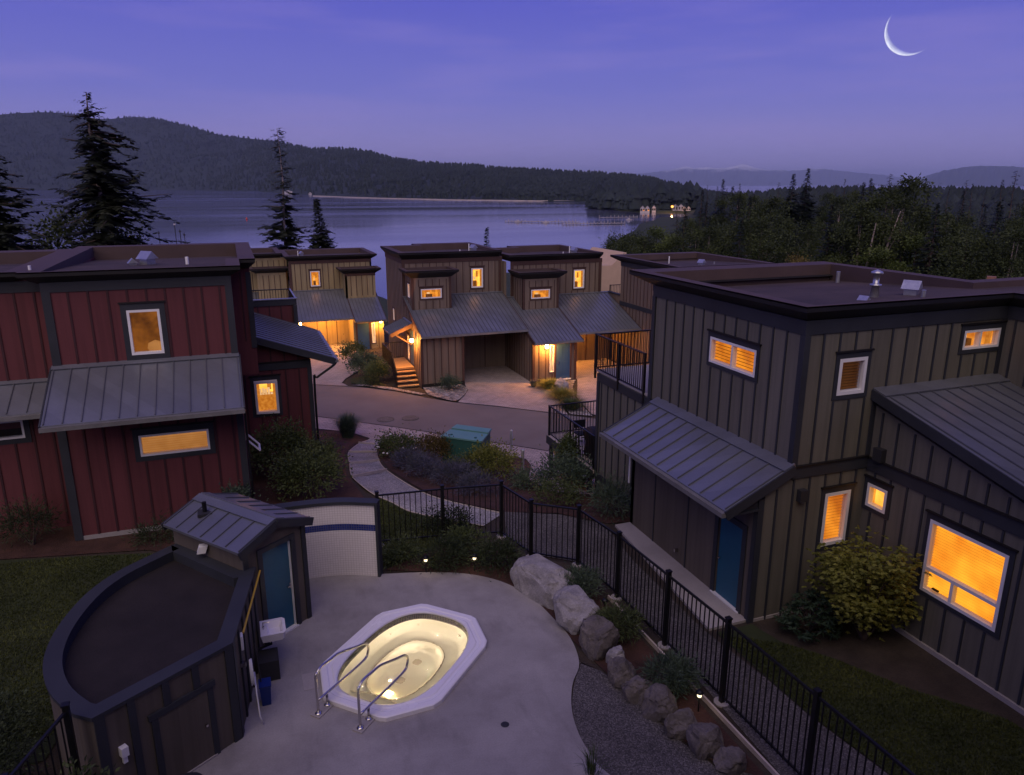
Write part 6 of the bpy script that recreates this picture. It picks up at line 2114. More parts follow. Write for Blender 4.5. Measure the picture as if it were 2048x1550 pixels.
# bed with the green cabinet
shrub('white-flowered rose bush beside the gravel path', 5.45, 27.3, (0.85, 0.75, 0.55), 3600, 0.085, 0.06, 'bush green', 61, flowers=(16, 'white plastic', 0.05), ncl=44, cl=0.18)
shrub('lavender mound nearest the path steps', 5.35, 25.1, (0.55, 0.6, 0.38), 2600, 0.14, 0.016, 'lavender', 62, ncl=46, cl=0.13)
shrub('lavender mound in the middle of the path bed', 5.55, 23.6, (0.6, 0.7, 0.42), 3000, 0.14, 0.016, 'lavender', 63, ncl=46, cl=0.13)
shrub('lavender mound behind the fence corner', 6.25, 22.2, (0.75, 0.65, 0.42), 3200, 0.14, 0.016, 'lavender', 64, ncl=46, cl=0.13)
shrub('grey lavender strip seen through the far fence panels', 6.55, 20.6, (0.8, 0.55, 0.34), 2600, 0.13, 0.016, 'lavender', 65, ncl=46, cl=0.13)
shrub('russet barberry left of the green cabinet', 6.45, 25.9, (0.62, 0.60, 0.72), 3200, 0.085, 0.04, 'russet green', 66, ncl=40, cl=0.17)
shrub('dark bush in front of the green cabinet', 7.0, 23.7, (0.62, 0.50, 0.38), 2600, 0.085, 0.04, 'bush green', 67, ncl=40, cl=0.17)
shrub('bright lime-green bush right of the cabinet behind the fence corner', 7.95, 23.45, (0.80, 0.75, 0.66), 4400, 0.10, 0.05, 'lime green', 68, ncl=60, cl=0.18)
shrub('slim upright shrub behind the left corner of the cabinet', 7.15, 27.5, (0.28, 0.28, 0.62), 1400, 0.08, 0.035, 'russet green', 69, ncl=22, cl=0.12)
shrub('grey-green creeping plant at the paver edge by the grey post', 8.6, 21.2, (0.8, 0.6, 0.30), 2400, 0.09, 0.035, 'sage green', 70, ncl=36, cl=0.15)
tuft('dark green fountain grass at the paver edge near the road', 4.10, 32.0, 1.2, 1.0, 1300, 'sage green', 71, w=0.02)
# red house planting
shrub('tall dark rhododendron beside the red house wing, touching its window', 0.85, 22.9, (0.85, 0.8, 1.05), 5200, 0.10, 0.05, 'bush green', 81, ncl=60, cl=0.22)
shrub('broad dark bush behind the hut roof', 1.55, 21.2, (0.95, 0.8, 0.85), 4800, 0.10, 0.05, 'bush green', 82, ncl=60, cl=0.22)
shrub('low spreading bush right of the red house bushes', 2.15, 23.9, (0.6, 0.85, 0.45), 2600, 0.09, 0.04, 'bush green', 83, ncl=40, cl=0.18)
shrub('loose shrub growing up the red wall corner behind the hut roof', -0.55, 19.5, (0.30, 0.25, 0.80), 1700, 0.08, 0.045, 'sage green', 84, ncl=34, cl=0.13)
shrub('small dark fern clump at the foot of the red wall', -2.45, 19.25, (0.45, 0.30, 0.25), 1200, 0.12, 0.02, 'yew green', 85)
shrub('young dark conifer shrub in the left bed by the red house', -5.35, 20.0, (0.55, 0.4, 0.7), 2200, 0.12, 0.02, 'yew green', 86, ncl=36, cl=0.17)
shrub('leafy plant hugging the back corner of the metal-roofed hut', -1.75, 15.95, (0.35, 0.32, 0.50), 1500, 0.10, 0.05, 'bush green', 87)
shrub('dark hedge mass beyond the bowed coping at the left edge', -4.3, 11.6, (0.7, 1.4, 0.75), 6500, 0.07, 0.03, 'yew green', 88, ncl=60, cl=0.22)
shrub('weedy plant between the bottom left fence and the pump house corner', -2.62, 9.75, (0.30, 0.26, 0.9), 1500, 0.10, 0.045, 'bush green', 89)
# across the road
shrub('rounded dark bush in the cobble bed before the brown house', 10.55, 38.2, (0.62, 0.5, 0.52), 2600, 0.09, 0.03, 'sage green', 91, ncl=44, cl=0.13)
tuft('yellowish grass clump on the island nearest the blue front door', 15.95, 36.6, 0.62, 1.2, 900, 'lime green', 92, w=0.03, lean=1.0)
tuft('green grass clump on the island in the middle of the drive', 15.75, 34.6, 0.62, 1.2, 900, 'lime green', 93, w=0.03, lean=1.0)
tuft('grass clump at the road end of the drive island', 15.35, 32.6, 0.6, 1.1, 800, 'blade green', 94, w=0.03, lean=1.0)
shrub('dense round bush beside the stair railing of the brown house', 7.2, 41.6, (0.62, 0.7, 0.75), 3200, 0.10, 0.05, 'bush green', 95, ncl=44, cl=0.18)
shrub('light green bush behind the stair bush of the brown house', 6.95, 44.2, (0.9, 0.8, 0.9), 3400, 0.12, 0.06, 'sage green', 96, ncl=44, cl=0.2)
shrub('small clipped ball at the road edge below the stairs', 6.75, 40.6, (0.36, 0.36, 0.34), 1200, 0.08, 0.04, 'yew green', 97)
shrub('slender young tree before the olive house front door', 6.7, 47.6, (0.8, 0.8, 0.7), 1800, 0.14, 0.07, 'bush green', 98, z=-2.0, ncl=26, cl=0.2)
tuft('pale flowering grass by the corner of the blue front door', 15.2, 37.3, 0.5, 0.45, 240, 'lavender', 99, w=0.03)

# lawns: short blades, uncountable
def lawn_blades(name, label, poly, dens, seed, zf=None):
    rg = np.random.default_rng(seed)
    xs = [q[0] for q in poly]
    ys = [q[1] for q in poly]
    n = int((max(xs) - min(xs)) * (max(ys) - min(ys)) * dens)
    X_ = rg.uniform(min(xs), max(xs), n)
    Y_ = rg.uniform(min(ys), max(ys), n)
    keep = np.array([inside(a, b, poly) for a, b in zip(X_, Y_)])
    X_, Y_ = X_[keep], Y_[keep]
    n = len(X_)
    Z_ = np.array([zt(a, b) + 0.015 for a, b in zip(X_, Y_)])
    a = rg.uniform(0, 6.28, n)
    h = rg.uniform(0.02, 0.055, n)
    B = np.stack([X_, Y_, Z_], 1)
    s_ = np.stack([np.cos(a), np.sin(a), np.zeros(n)], 1) * 0.012
    t_ = B + np.stack([rg.normal(size=n) * 0.025, rg.normal(size=n) * 0.025, h], 1)
    V = np.stack([B - s_, B + s_, t_], 1).reshape(-1, 3)
    o_ = npmesh(name, V, np.arange(3 * n).reshape(n, 3), 'lawn green', None)
    return tag(o_, label, 'grass', None, 'stuff')


lawn_blades('grass', 'dark mown grass between the long fence and the right-hand house', [(8.75, 11.1), (8.77, 8.6), (9.0, 6.8), (9.0, 5.2), (12.0, 5.2), (11.9, 7.2), (11.0, 8.4), (10.36, 9.6), (9.76, 10.4)], 2200, 7)
lawn_blades('grass', 'dark lawn left of the pump house', [(-8.5, 13.0), (-3.6, 12.6), (-2.9, 14.7), (-2.2, 15.7), (-2.0, 18.2), (-2.58, 18.6), (-4.59, 19.0), (-8.5, 19.3)], 1300, 8)
lawn_blades('grass', 'small green lawn behind the tiled wall', [(2.75, 16.35), (4.5, 17.15), (5.4, 17.5), (4.85, 18.3), (4.05, 19.15), (3.7, 19.9), (3.42, 20.5), (3.1, 20.3), (2.9, 18.5)], 1600, 9)
lawn_blades('grass', 'bright little lawn by the stairs of the brown house', [(5.8, 42.1), (6.2, 41.1), (7.3, 40.4), (7.2, 42.4), (6.7, 43.8), (6.0, 43.6)], 900, 10)

# ------------------------------------------------------------------ garden fittings
def path_lamp(label, x, y, z, lit=True):
    pl = thing('path_lamp', label, 'lamp', (x, y, z), 'low garden path lamps')
    mb = MB()
    mb.tube([(x, y, z - 0.05), (x, y, z + 0.30)], 0.014, 8)
    mb.build('stake', 'black iron', pl)
    mb = MB()
    mb.lathe(x, y, [(0.0, z + 0.44), (0.05, z + 0.42), (0.075, z + 0.385), (0.07, z + 0.38), (0.0, z + 0.385)], 14)
    mb.build('cap', 'black iron', pl, True)
    mb = MB()
    mb.lathe(x, y, [(0.0, z + 0.30), (0.035, z + 0.305), (0.042, z + 0.34), (0.036, z + 0.382), (0.0, z + 0.383)], 12)
    mb.build('bulb', 'path bulb' if lit else 'dark plastic', pl, True)
    if lit:
        ld = bpy.data.lights.new('path_light', 'POINT')
        ld.energy = 0.45
        ld.color = (1.0, 0.72, 0.42)
        ld.shadow_soft_size = 0.03
        link('path_light', ld, pl, Matrix.Translation((x - 0.06, y - 0.08, z + 0.28)))


path_lamp('lit path lamp left, nearest the tiled wall', 3.66, 15.72, 0.02)
path_lamp('lit path lamp right, between the junipers near the largest boulder', 4.78, 15.40, 0.02)
path_lamp('lit path lamp near the low row of rocks beside the long fence', 6.98, 9.29, 0.02)
path_lamp('unlit path lamp behind the rounded granite boulder', 6.80, 12.54, 0.02, False)

TB = thing('utility_cabinet', 'green metal utility cabinet with pale lid in the planted bed', 'cabinet', (7.9, 26, -1.3))
q4 = [(6.84, 25.98), (8.05, 24.88), (8.80, 26.02), (7.74, 26.98)]
mb = MB()
mb.prism(q4, -1.6, -0.26)
mb.build('body', 'teal paint', TB)
cq = Vector((7.86, 25.96))
lid = [tuple(cq + (Vector(q) - cq) * 1.05) for q in q4]
m01 = [tuple(Vector(lid[0]).lerp(Vector(lid[3]), f)) for f in (0.60, 0.66)]
m12 = [tuple(Vector(lid[1]).lerp(Vector(lid[2]), f)) for f in (0.60, 0.66)]
mb = MB()
mb.prism([lid[0], lid[1], m12[0], m01[0]], -0.26, -0.20)
mb.v = [(x, y, z) for x, y, z in mb.v]
mb.build('front_lid', 'teal lid', TB)
mb = MB()
mb.prism([m01[1], m12[1], lid[2], lid[3]], -0.26, -0.17)
mb.build('rear_lid', 'teal lid', TB)
for f_ in (0.2, 0.8):
    p_ = Vector(lid[0]).lerp(Vector(lid[1]), f_).lerp(Vector(m01[0]).lerp(Vector(m12[0]), f_), 0.3)
    mb = MB()
    mb.lathe(p_.x, p_.y, [(0.05, -0.20), (0.05, -0.17), (0.0, -0.165)], 10)
    mb.build('lifting_eye', 'teal paint', TB)
for lb, x, y, h_ in (('grey steel post by the kerb right of the green cabinet', 10.3, 27.7, 0.95), ('grey steel post on a pale foot in front of the paved drive', 9.22, 23.6, 1.0)):
    bo = thing('bollard', lb, 'bollard', (x, y, zt(x, y)), 'steel posts round the cabinet')
    z0 = zt(x, y)
    mb = MB()
    mb.lathe(x, y, [(0.055, z0 + 0.1), (0.055, z0 + h_), (0.04, z0 + h_ + 0.03), (0.0, z0 + h_ + 0.04)], 14)
    mb.build('shaft', 'galvanised', bo, True)
    mb = MB()
    mb.lathe(x, y, [(0.075, z0 - 0.05), (0.07, z0 + 0.12), (0.0, z0 + 0.12)], 14)
    mb.build('foot', 'pale concrete', bo)

# ------------------------------------------------------------------ trees
def polar(b, r):
    return r * math.sin(R(b)), r * math.cos(R(b))


def conifer_parts(H, rad, seed, bare=0.15, n=150, droop=0.35, gaps=0.0, sweep=0.0, flat=False, step=0.32, lw=0.17, shape=0.8, crest=0.0):
    """trunk points plus needle sprays for a whorled conifer of height H at the origin"""
    rg = np.random.default_rng(seed)
    bend = rg.normal(size=2) * 0.012 * H
    tr_ = [(bend[0] * (k_ / 8) ** 2 + 0.006 * H * math.sin(k_ * 1.3 + seed), bend[1] * (k_ / 8) ** 2, H * k_ / 8) for k_ in range(9)]
    tr = np.array(tr_)
    VV, FF, cnt = [], [], 0
    wood = []
    for i in range(n):
        t_ = bare + (1 - bare) * (i + rg.uniform(0, 1)) / n
        if rg.uniform() < gaps and t_ < 0.86:
            continue
        z = t_ * H
        fi = t_ * 8
        i0 = min(7, int(fi))
        c = tr[i0] + (tr[i0 + 1] - tr[i0]) * (fi - i0)
        a = rg.uniform(0, 2 * np.pi)
        tt = (t_ - bare) / (1 - bare)
        L_ = rad * max(0.05, (1 - tt ** (1 / shape)) * (1 - crest) + crest * min(1, (1 - tt) * 7)) * rg.uniform(0.5, 1.15)
        if t_ < bare + 0.12:
            L_ *= rg.uniform(0.5, 1.0)
        L_ *= 1 + sweep * math.cos(a)
        if flat:
            L_ = max(L_, 0.25 * rad * rg.uniform(0.5, 1.1))
        m_ = max(3, int(L_ / step))
        s_ = (np.arange(1, m_ + 1) / m_)
        up = rg.uniform(-0.28, 0.40) * (t_ + 0.1)
        dr_ = droop * rg.uniform(0.4, 1.7)
        zz = z + L_ * (up * s_ - dr_ * s_ ** 2 + 0.3 * dr_ * s_ ** 4) + 0.05 * L_ * np.sin(s_ * 7 + i)
        ang = a + 0.15 * np.sin(s_ * 3 + i)
        px = c[0] + np.cos(ang) * L_ * s_
        py = c[1] + np.sin(ang) * L_ * s_
        pts = np.stack([px, py, zz], 1)
        if i % 2 == 0 and L_ > 0.25 * rad:
            wood.append([tuple(c), tuple(pts[m_ // 2]), tuple(pts[-1])])
        dirv = np.array([math.cos(a), math.sin(a), -droop * 0.6])
        sd = np.array([-math.sin(a), math.cos(a), 0])
        for sg in (-1, 1, 0):
            k_ = len(pts)
            tl = lw * (2.6 if sg else 2.0) * (1.15 - 0.7 * s_) * rg.uniform(0.7, 1.3, k_) * max(0.5, min(1.6, L_ / 1.8))
            d_ = dirv * 0.75 + sd * sg * rg.uniform(0.55, 1.0, k_)[:, None] + rg.normal(size=(k_, 3)) * 0.16
            d_[:, 2] -= 0.12
            d_ /= np.linalg.norm(d_, axis=1, keepdims=True)
            w_ = np.cross(d_, np.array([0, 0, 1.0])) * (tl * 0.30)[:, None] + rg.normal(size=(k_, 3)) * 0.04 * tl[:, None]
            tip = pts + d_ * tl[:, None]
            mid = pts + d_ * (tl * 0.5)[:, None]
            VV.append(np.stack([pts, mid + w_, tip, mid - w_ - np.array([0, 0, 0.10]) * tl[:, None]], 1).reshape(-1, 3))
            FF.append(np.arange(4 * k_).reshape(k_, 4) + cnt)
            cnt += 4 * k_
    return tr_, wood, np.concatenate(VV), np.concatenate(FF)


def conifer(name, label, x, y, z0, H, rad, seed, mat='conifer', tr_r=None, group=None, bark='bark', **kw):
    tr_, wood, V, F_ = conifer_parts(H, rad, seed, **kw)
    th = thing(name, label, 'tree', (x, y, z0), group)
    off = np.array([x, y, z0])
    r0 = tr_r or H * 0.014
    mb = MB()
    mb.tube([tuple(np.array(q) + off) for q in tr_], [r0 * (1 - 0.9 * k_ / 8) for k_ in range(9)], 8)
    tk = mb.build('trunk', bark, th)
    mb = MB()
    for w_ in wood:
        mb.tube([tuple(np.array(q) + off) for q in w_], [r0 * 0.22, r0 * 0.12, r0 * 0.04], 4, False)
    if wood:
        tag(mb.build('limbs', 'bark', th), kind='stuff')
    npmesh('crown', V + off, F_, mat, th)
    return th


def leafy_parts(H, rad, seed, n=4200, ncl=70, leaf=0.34, trunk=0.42, tall=1.0, clump=0.15):
    rg = np.random.default_rng(seed)
    ch = H * (1 - trunk) * 0.5
    cz = H - ch
    d = rand_dirs(ncl, rg)
    rr = rg.uniform(0.25, 1.0, ncl) ** 0.5
    c = d * rr[:, None] * np.array([rad, rad, ch]) * np.array([1, 1, tall])
    c[:, :2] *= (1 - 0.35 * np.clip(c[:, 2:3] / ch, -0.2, 1))
    c[:, 2] += cz
    k_ = rg.integers(0, ncl, n)
    sz = rg.uniform(0.5, 1.3, ncl)[k_][:, None] * rad * clump
    off = rg.normal(size=(n, 3)) * sz
    off[:, 2] *= 0.65
    P_ = c[k_] + off
    D = off + rg.normal(size=(n, 3)) * sz * 0.8 + np.array([0, 0, 0.05])
    D /= np.linalg.norm(D, axis=1, keepdims=True) + 1e-9
    V, F_ = leaf_quads(P_, D, leaf, leaf * 0.62, rg)
    wood = []
    for q in range(0, ncl, 5):
        e_ = c[q]
        b = np.array([0, 0, max(H * 0.15, min(e_[2] - 0.5, H * trunk * rg.uniform(0.6, 1.5)))])
        wood.append([tuple(b), tuple(b * .5 + e_ * .5 + np.array([0, 0, 0.3])), tuple(e_)])
    return wood, V, F_


def leafy(name, label, x, y, z0, H, rad, seed, mat, group=None, bark='bark', **kw):
    wood, V, F_ = leafy_parts(H, rad, seed, **kw)
    th = thing(name, label, 'tree', (x, y, z0), group)
    mb = MB()
    r0 = H * 0.013
    rg_ = random.Random(seed)
    lx, ly = rg_.uniform(-.03, .03) * H, rg_.uniform(-.03, .03) * H
    mb.tube([(x, y, z0 - 0.5), (x + lx * .4, y + ly * .4, z0 + H * .35), (x + lx, y + ly, z0 + H * .62), (x + lx * 1.3, y + ly * 1.3, z0 + H * .92)], [r0, r0 * .8, r0 * .5, r0 * .12], 8)
    mb.build('trunk', bark, th)
    mb = MB()
    off = np.array([x, y, z0])
    for w_ in wood:
        mb.tube([tuple(np.array(q) + off) for q in w_], [r0 * .35, r0 * .22, r0 * .08], 4, False)
    tag(mb.build('limbs', bark, th), kind='stuff')
    npmesh('crown', V + off, F_, mat, th)
    return th


def copy_tree(src, x, y, z, rz, k, label, group):
    """a copy of a built tree with copies of its parts, sharing their meshes"""
    o_ = src.copy()
    COL.objects.link(o_)
    s0 = Vector(src.location)
    Mx = Matrix.Translation((x, y, z)) @ Matrix.Rotation(rz, 4, 'Z') @ Matrix.Diagonal((k, k, k, 1))
    o_.matrix_basis = Mx
    o_['label'] = label
    o_['group'] = group
    WM[o_.name] = Mx
    for ch in src.children:
        c_ = ch.copy()
        COL.objects.link(c_)
        c_.parent = o_
        c_.matrix_parent_inverse = Matrix.Translation(-s0)
        c_.matrix_basis = Matrix()
    return o_


# left-hand and middle conifers
x, y = polar(-7.9, 62)
conifer('conifer', 'tall ragged conifer with bare pale trunk above the red house roof', x, y, -5.0, 20.2, 4.7, 21, 'conifer', 0.36, bare=0.45, n=250, droop=0.32, step=0.19, lw=0.21, gaps=0.42, sweep=0.10, shape=0.62, crest=0.18, bark='pale bark')
x, y = polar(-14.0, 58)
conifer('conifer', 'dark conifer cut off by the left edge of the picture', x, y, -5.0, 17.6, 5.0, 22, 'conifer', 0.36, bare=0.34, n=330, droop=0.26, step=0.19, lw=0.22, shape=0.7, crest=0.15, gaps=0.28)
x, y = polar(-8.9, 66)
leafy('broadleaf_tree', 'rounded broadleaf tree standing at the foot of the tall ragged conifer', x, y, -6.5, 14.2, 4.6, 23, 'alder', n=8500, ncl=90, leaf=0.34, trunk=0.25)
x, y = polar(-11.6, 74)
leafy('broadleaf_tree', 'low broadleaf tree between the two left-hand conifers', x, y, -7.5, 11.2, 3.0, 24, 'alder', n=4800, ncl=60, leaf=0.32, trunk=0.25)
x, y = polar(3.75, 84)
conifer('conifer', 'leaning layered conifer in front of the bay behind the olive house', x, y, -6.2, 20.8, 3.9, 25, 'conifer', 0.24, bare=0.18, n=300, droop=0.18, gaps=0.34, step=0.20, lw=0.26, flat=True, shape=0.8, bark='pale bark')
x, y = polar(6.32, 84)
conifer('conifer', 'shorter pointed conifer right of the leaning layered one', x, y, -6.2, 13.8, 4.2, 26, 'conifer', 0.18, bare=0.08, n=460, droop=0.16, step=0.20, lw=0.34, shape=0.9)
x, y = polar(18.51, 95)
conifer('young_fir', 'tip of a young fir just above the brown twin roof', x, y, -4.5, 8.4, 1.5, 27, 'fir', 0.1, bare=0.1, n=170, droop=0.1, step=0.26, lw=0.28, shape=1.0)
x, y = polar(21.6, 120)
conifer('young_fir', 'tiny fir tip beside the second brown roof', x, y, -6.0, 5.2, 1.0, 28, 'fir', 0.08, bare=0.1, n=90, droop=0.1, step=0.26, lw=0.28, shape=1.0)
# paired firs and skyline pines on the right
x, y = polar(41.45, 205)
conifer('fir', 'right and taller of the two dark spire firs', x, y, -12, 25.0, 4.6, 29, 'fir', 0.4, bare=0.06, n=420, droop=0.16, step=0.42, lw=0.42, shape=0.62)
x, y = polar(40.45, 200)
conifer('fir', 'left and shorter of the two dark spire firs', x, y, -12, 23.6, 4.9, 30, 'fir', 0.4, bare=0.06, n=420, droop=0.16, step=0.42, lw=0.42, shape=0.62)
x, y = polar(41.4, 92)
leafy('willow', 'yellowish willow bush behind the right-hand roof', x, y, -5.2, 6.8, 2.9, 131, 'willow', n=5200, ncl=70, leaf=0.24, trunk=0.1)

GW = 'broadleaf trees in the wood on the right'
LBW = 'dark green broadleaf tree in the wood behind the right-hand roofs'
LBB = 'brighter green broadleaf tree in the wood behind the right-hand roofs'
GC = 'conifers on the wooded skyline at right'
LBC = 'spindly dark conifer on the wooded skyline at right'
x, y = polar(30.2, 112)
pr = [leafy('broadleaf_tree', LBW, x, y, -11, 13.6, 4.6, 140, 'alder', GW, n=11000, ncl=46, leaf=0.27, trunk=0.30)]
x, y = polar(34.0, 104)
pr.append(leafy('broadleaf_tree', LBW, x, y, -11, 14.6, 4.2, 141, 'alder', GW, n=11000, ncl=46, leaf=0.27, trunk=0.34, bark='pale bark'))
x, y = polar(44.2, 108)
pr.append(leafy('broadleaf_tree', LBW, x, y, -11, 15.5, 4.0, 142, 'alder', GW, n=11000, ncl=46, leaf=0.27, trunk=0.36, bark='pale bark'))
x, y = polar(32.4, 106)
pb_ = [leafy('broadleaf_tree', LBB, x, y, -11, 13.8, 3.6, 143, 'alder bright', GW, n=10500, ncl=46, leaf=0.27, trunk=0.30)]
x, y = polar(46.6, 200)
pc_ = [conifer('skyline_conifer', LBC, x, y, -8, 19.5, 3.2, 150, 'fir', 0.25, GC, bare=0.25, n=90, droop=0.14, gaps=0.25, step=0.5, lw=0.32, flat=True, shape=1.0)]
x, y = polar(43.9, 215)
pc_.append(conifer('skyline_conifer', LBC, x, y, -8, 18.5, 2.6, 151, 'fir', 0.22, GC, bare=0.4, n=80, droop=0.12, gaps=0.2, step=0.5, lw=0.30, shape=0.9))
x, y = polar(38.0, 260)
pc_.append(conifer('skyline_conifer', LBC, x, y, -12, 19.0, 3.8, 152, 'fir', 0.28, GC, bare=0.12, n=130, droop=0.16, gaps=0.08, step=0.5, lw=0.36, shape=0.95))

x, y = polar(36.9, 150)
pf_ = conifer('fir', 'dense dark fir standing among the broadleaf trees of the right-hand wood', x, y, -12, 18.5, 3.6, 153, 'fir', 0.25, 'dense firs in the right-hand wood', bare=0.06, n=300, droop=0.18, step=0.36, lw=0.34, shape=0.72)
LBF, GF = pf_['label'], pf_['group']
rq = random.Random(77)
# front row of the wood: bearing, distance, height factor, bright?
front = [(28.3, 128, .62, 0), (29.2, 120, .80, 0), (31.3, 118, .90, 1), (33.2, 112, .95, 2), (35.2, 100, .92, 0), (36.3, 108, 1.0, 0), (37.2, 98, .86, 2), (38.4, 106, 1.04, 0), (39.5, 100, 0.70, 1), (40.6, 112, 0.70, 0),
         (42.3, 100, 0.70, 0), (43.2, 106, .90, 2), (45.3, 104, 1.06, 0), (46.3, 98, .95, 1), (47.5, 106, 1.10, 0), (48.6, 100, 1.0, 1), (49.7, 98, .98, 2), (50.6, 106, 1.0, 0), (51.8, 98, .95, 0), (52.9, 104, 1.0, 2), (54.0, 96, .98, 0), (55.3, 100, 1.0, 0)]
for b_, r_, k_, br in front:
    src = pb_[0] if br else pr[rq.randrange(3)]
    x, y = polar(b_, r_)
    if br == 2:
        copy_tree(pf_, x, y, -10.5, rq.uniform(0, 6.28), k_ * rq.uniform(.9, 1.05), LBF, GF)
        continue
    copy_tree(src, x, y, -10.5 - rq.random(), rq.uniform(0, 6.28), k_ * 1.12 * rq.uniform(.88, 1.08), LBB if br else LBW, GW)
for row, (r0, b0_, b1_, n_, k0, k1) in enumerate(((138, 30, 56, 22, 1.08, 1.30), (175, 32.5, 57, 24, 1.15, 1.38), (225, 33.5, 57, 24, 1.22, 1.45))):
    for i in range(n_):
        b_ = b0_ + (b1_ - b0_) * (i + rq.uniform(.1, .9)) / n_
        r_ = r0 * rq.uniform(.93, 1.08)
        x, y = polar(b_, r_)
        br = rq.random() < .18
        hk = rq.uniform(k0, k1) * (0.9 if b_ < 36 or b_ > 46 else 1.0)
        if row < 2 and 39.4 < b_ < 42.4:
            hk *= 0.68
        if rq.random() < (0.30, 0.42, 0.55)[row]:
            dn_ = rq.random() < .72
            copy_tree(pf_ if dn_ else pc_[rq.randrange(3)], x, y, -11.5, rq.uniform(0, 6.28), hk * rq.uniform(.68, .98), LBF if dn_ else LBC, GF if dn_ else GC)
        else:
            copy_tree(pb_[0] if br else pr[rq.randrange(3)], x, y, -12 - rq.random(), rq.uniform(0, 6.28), hk * rq.uniform(.75, 1.05), LBB if br else LBW, GW)
for b_, r_, k_ in ((36.0, 270, .95), (37.0, 300, 1.0), (38.9, 280, .9), (39.6, 330, 1.0), (42.6, 240, .85), (43.3, 230, .95), (44.6, 225, 1.02), (45.1, 232, .98), (45.7, 240, 1.0), (47.3, 270, .95), (48.2, 260, 1.0), (48.9, 290, .95), (50.1, 280, .92), (51.0, 260, 1.02), (52.1, 270, .98), (53.0, 250, 1.05), (53.6, 200, 1.1), (54.2, 190, 1.2), (34.8, 330, 1.0), (35.4, 310, .95)):
    x, y = polar(b_, r_)
    copy_tree(pc_[rq.randrange(3)], x, y, -9.5, rq.uniform(0, 6.28), k_, LBC, GC)
# bleached dead trunks at the front of the wood
for lb, b_, r_, h_, ln in (('left of two bleached dead trunks in front of the right-hand wood', 45.75, 101, 11.6, 0.5), ('right, taller and leaning bleached dead trunk in the right-hand wood', 46.55, 102, 13.0, 1.4)):
    x, y = polar(b_, r_)
    sn = thing('dead_trunk', lb, 'dead tree', (x, y, -7.0))
    mb = MB()
    mb.tube([(x, y, -7.5), (x + .1, y, -7 + h_ * .4), (x + ln * .5, y - ln * .4, -7 + h_ * .75), (x + ln, y - ln * .7, -7 + h_)], [.20, .17, .12, .05], 8)
    mb.build('trunk', 'pale bark', sn)
    mb = MB()
    mb.tube([(x, y, -7 + h_ * .28), (x - .5, y + .4, -7 + h_ * .40), (x - .55, y + .45, -7 + h_ * .5)], [.07, .05, .02], 6)
    mb.build('limb', 'pale bark', sn)
    mb = MB()
    mb.tube([(x + ln * .4, y - ln * .3, -7 + h_ * .6), (x + ln * .4 + .9, y - ln * .3 - .6, -7 + h_ * .8)], [.06, .02], 6)
    mb.build('limb', 'pale bark', sn)

# ------------------------------------------------------------------ far land, water, hills
SEA = -18.0
sx_ = 70000
tag(mesh('sea', [(-sx_, -500, SEA), (sx_, -500, SEA), (sx_, sx_, SEA), (-sx_, sx_, SEA)], [(0, 1, 2, 3)], 'sea'), kind='structure')


def near_z(b, r):
    """wooded shore slope round the houses and the headland to the right"""
    if b < 26.5:
        rs = 190 + 40 * math.sin(b * 0.4)
    else:
        rs = lerp(b, [(26.5, 200), (27.5, 330), (29, 420), (30.2, 555), (31.5, 640), (33.6, 690), (34.6, 1300), (60, 1600)])
    land = -6 - 10.5 * min(1, max(0, (r - 70) / 130))
    if b > 33:
        land += min(1, (b - 33) / 8) * (3.0 * min(1, r / 200) + 6 * min(1, max(0, (r - 230) / 250)))
    z = land if r < rs else max(-26, land - (r - rs) * 0.25)
    # the far point with its houses
    pr0 = lerp(b, [(25.8, 2000), (26.2, 905), (28, 835), (30, 770), (33, 765), (36, 800)])
    if r > pr0 and b > 25.9:
        z = max(z, SEA + min(1.6, (r - pr0) * 0.12) + min(4, max(0, r - pr0 - 60) * 0.02))
    return z


bs_ = [(-45 + i * 0.75) for i in range(int(115 / 0.75) + 1)]
rs_ = [62, 70, 80, 92, 105, 120, 138, 158, 180, 200, 225, 255, 290, 330, 375, 420, 470, 520, 560, 600, 640, 690, 740, 765, 780, 800, 830, 870, 905, 930, 980, 1050, 1150, 1300, 1600]
vs = []
for b_ in bs_:
    for r_ in rs_:
        x, y = polar(b_, r_)
        vs.append((x, y, near_z(b_, r_) - (2.5 if r_ < 75 else 0)))
nr = len(rs_)
fs = [(i * nr + j, (i + 1) * nr + j, (i + 1) * nr + j + 1, i * nr + j + 1) for i in range(len(bs_) - 1) for j in range(nr - 1)]
tag(mesh('shore_terrain', vs, fs, 'lawn soil', None, True), kind='structure')

RIDGE = [(-40, .045), (-24, .06), (-14.74, .07012), (-13.22, .07249), (-11.64, .07654), (-10.28, .07878), (-8.89, .07819), (-7.16, .07314), (-5.07, .07742), (-3.53, .07541), (-1.64, .06744), (-0.02, .05966), (2.3, .05618), (3.66, .05411), (5.73, .04649), (8.55, .0464), (9.98, .04279), (12.16, .03341), (14.73, .02906), (18.07, .02593), (19.56, .024), (23.28, .02072), (26.24, .0187), (28.45, .01604), (30.63, .01146), (32.06, .00503), (33.84, -.00259), (35.24, -.00698), (37, -.012)]
SHORE = [(-40, 6000), (-14.74, 5579), (-4.77, 5037), (-1.64, 4433), (1.63, 3624), (3.66, 2692), (5.73, 2246), (8.55, 1837), (12.16, 1577), (17.69, 1380), (26.24, 1223), (34.19, 1122), (37, 1100)]
DEEP = [(-40, 2200), (-5, 2200), (2, 2600), (6, 2800), (12, 2200), (20, 1500), (30, 900), (37, 500)]


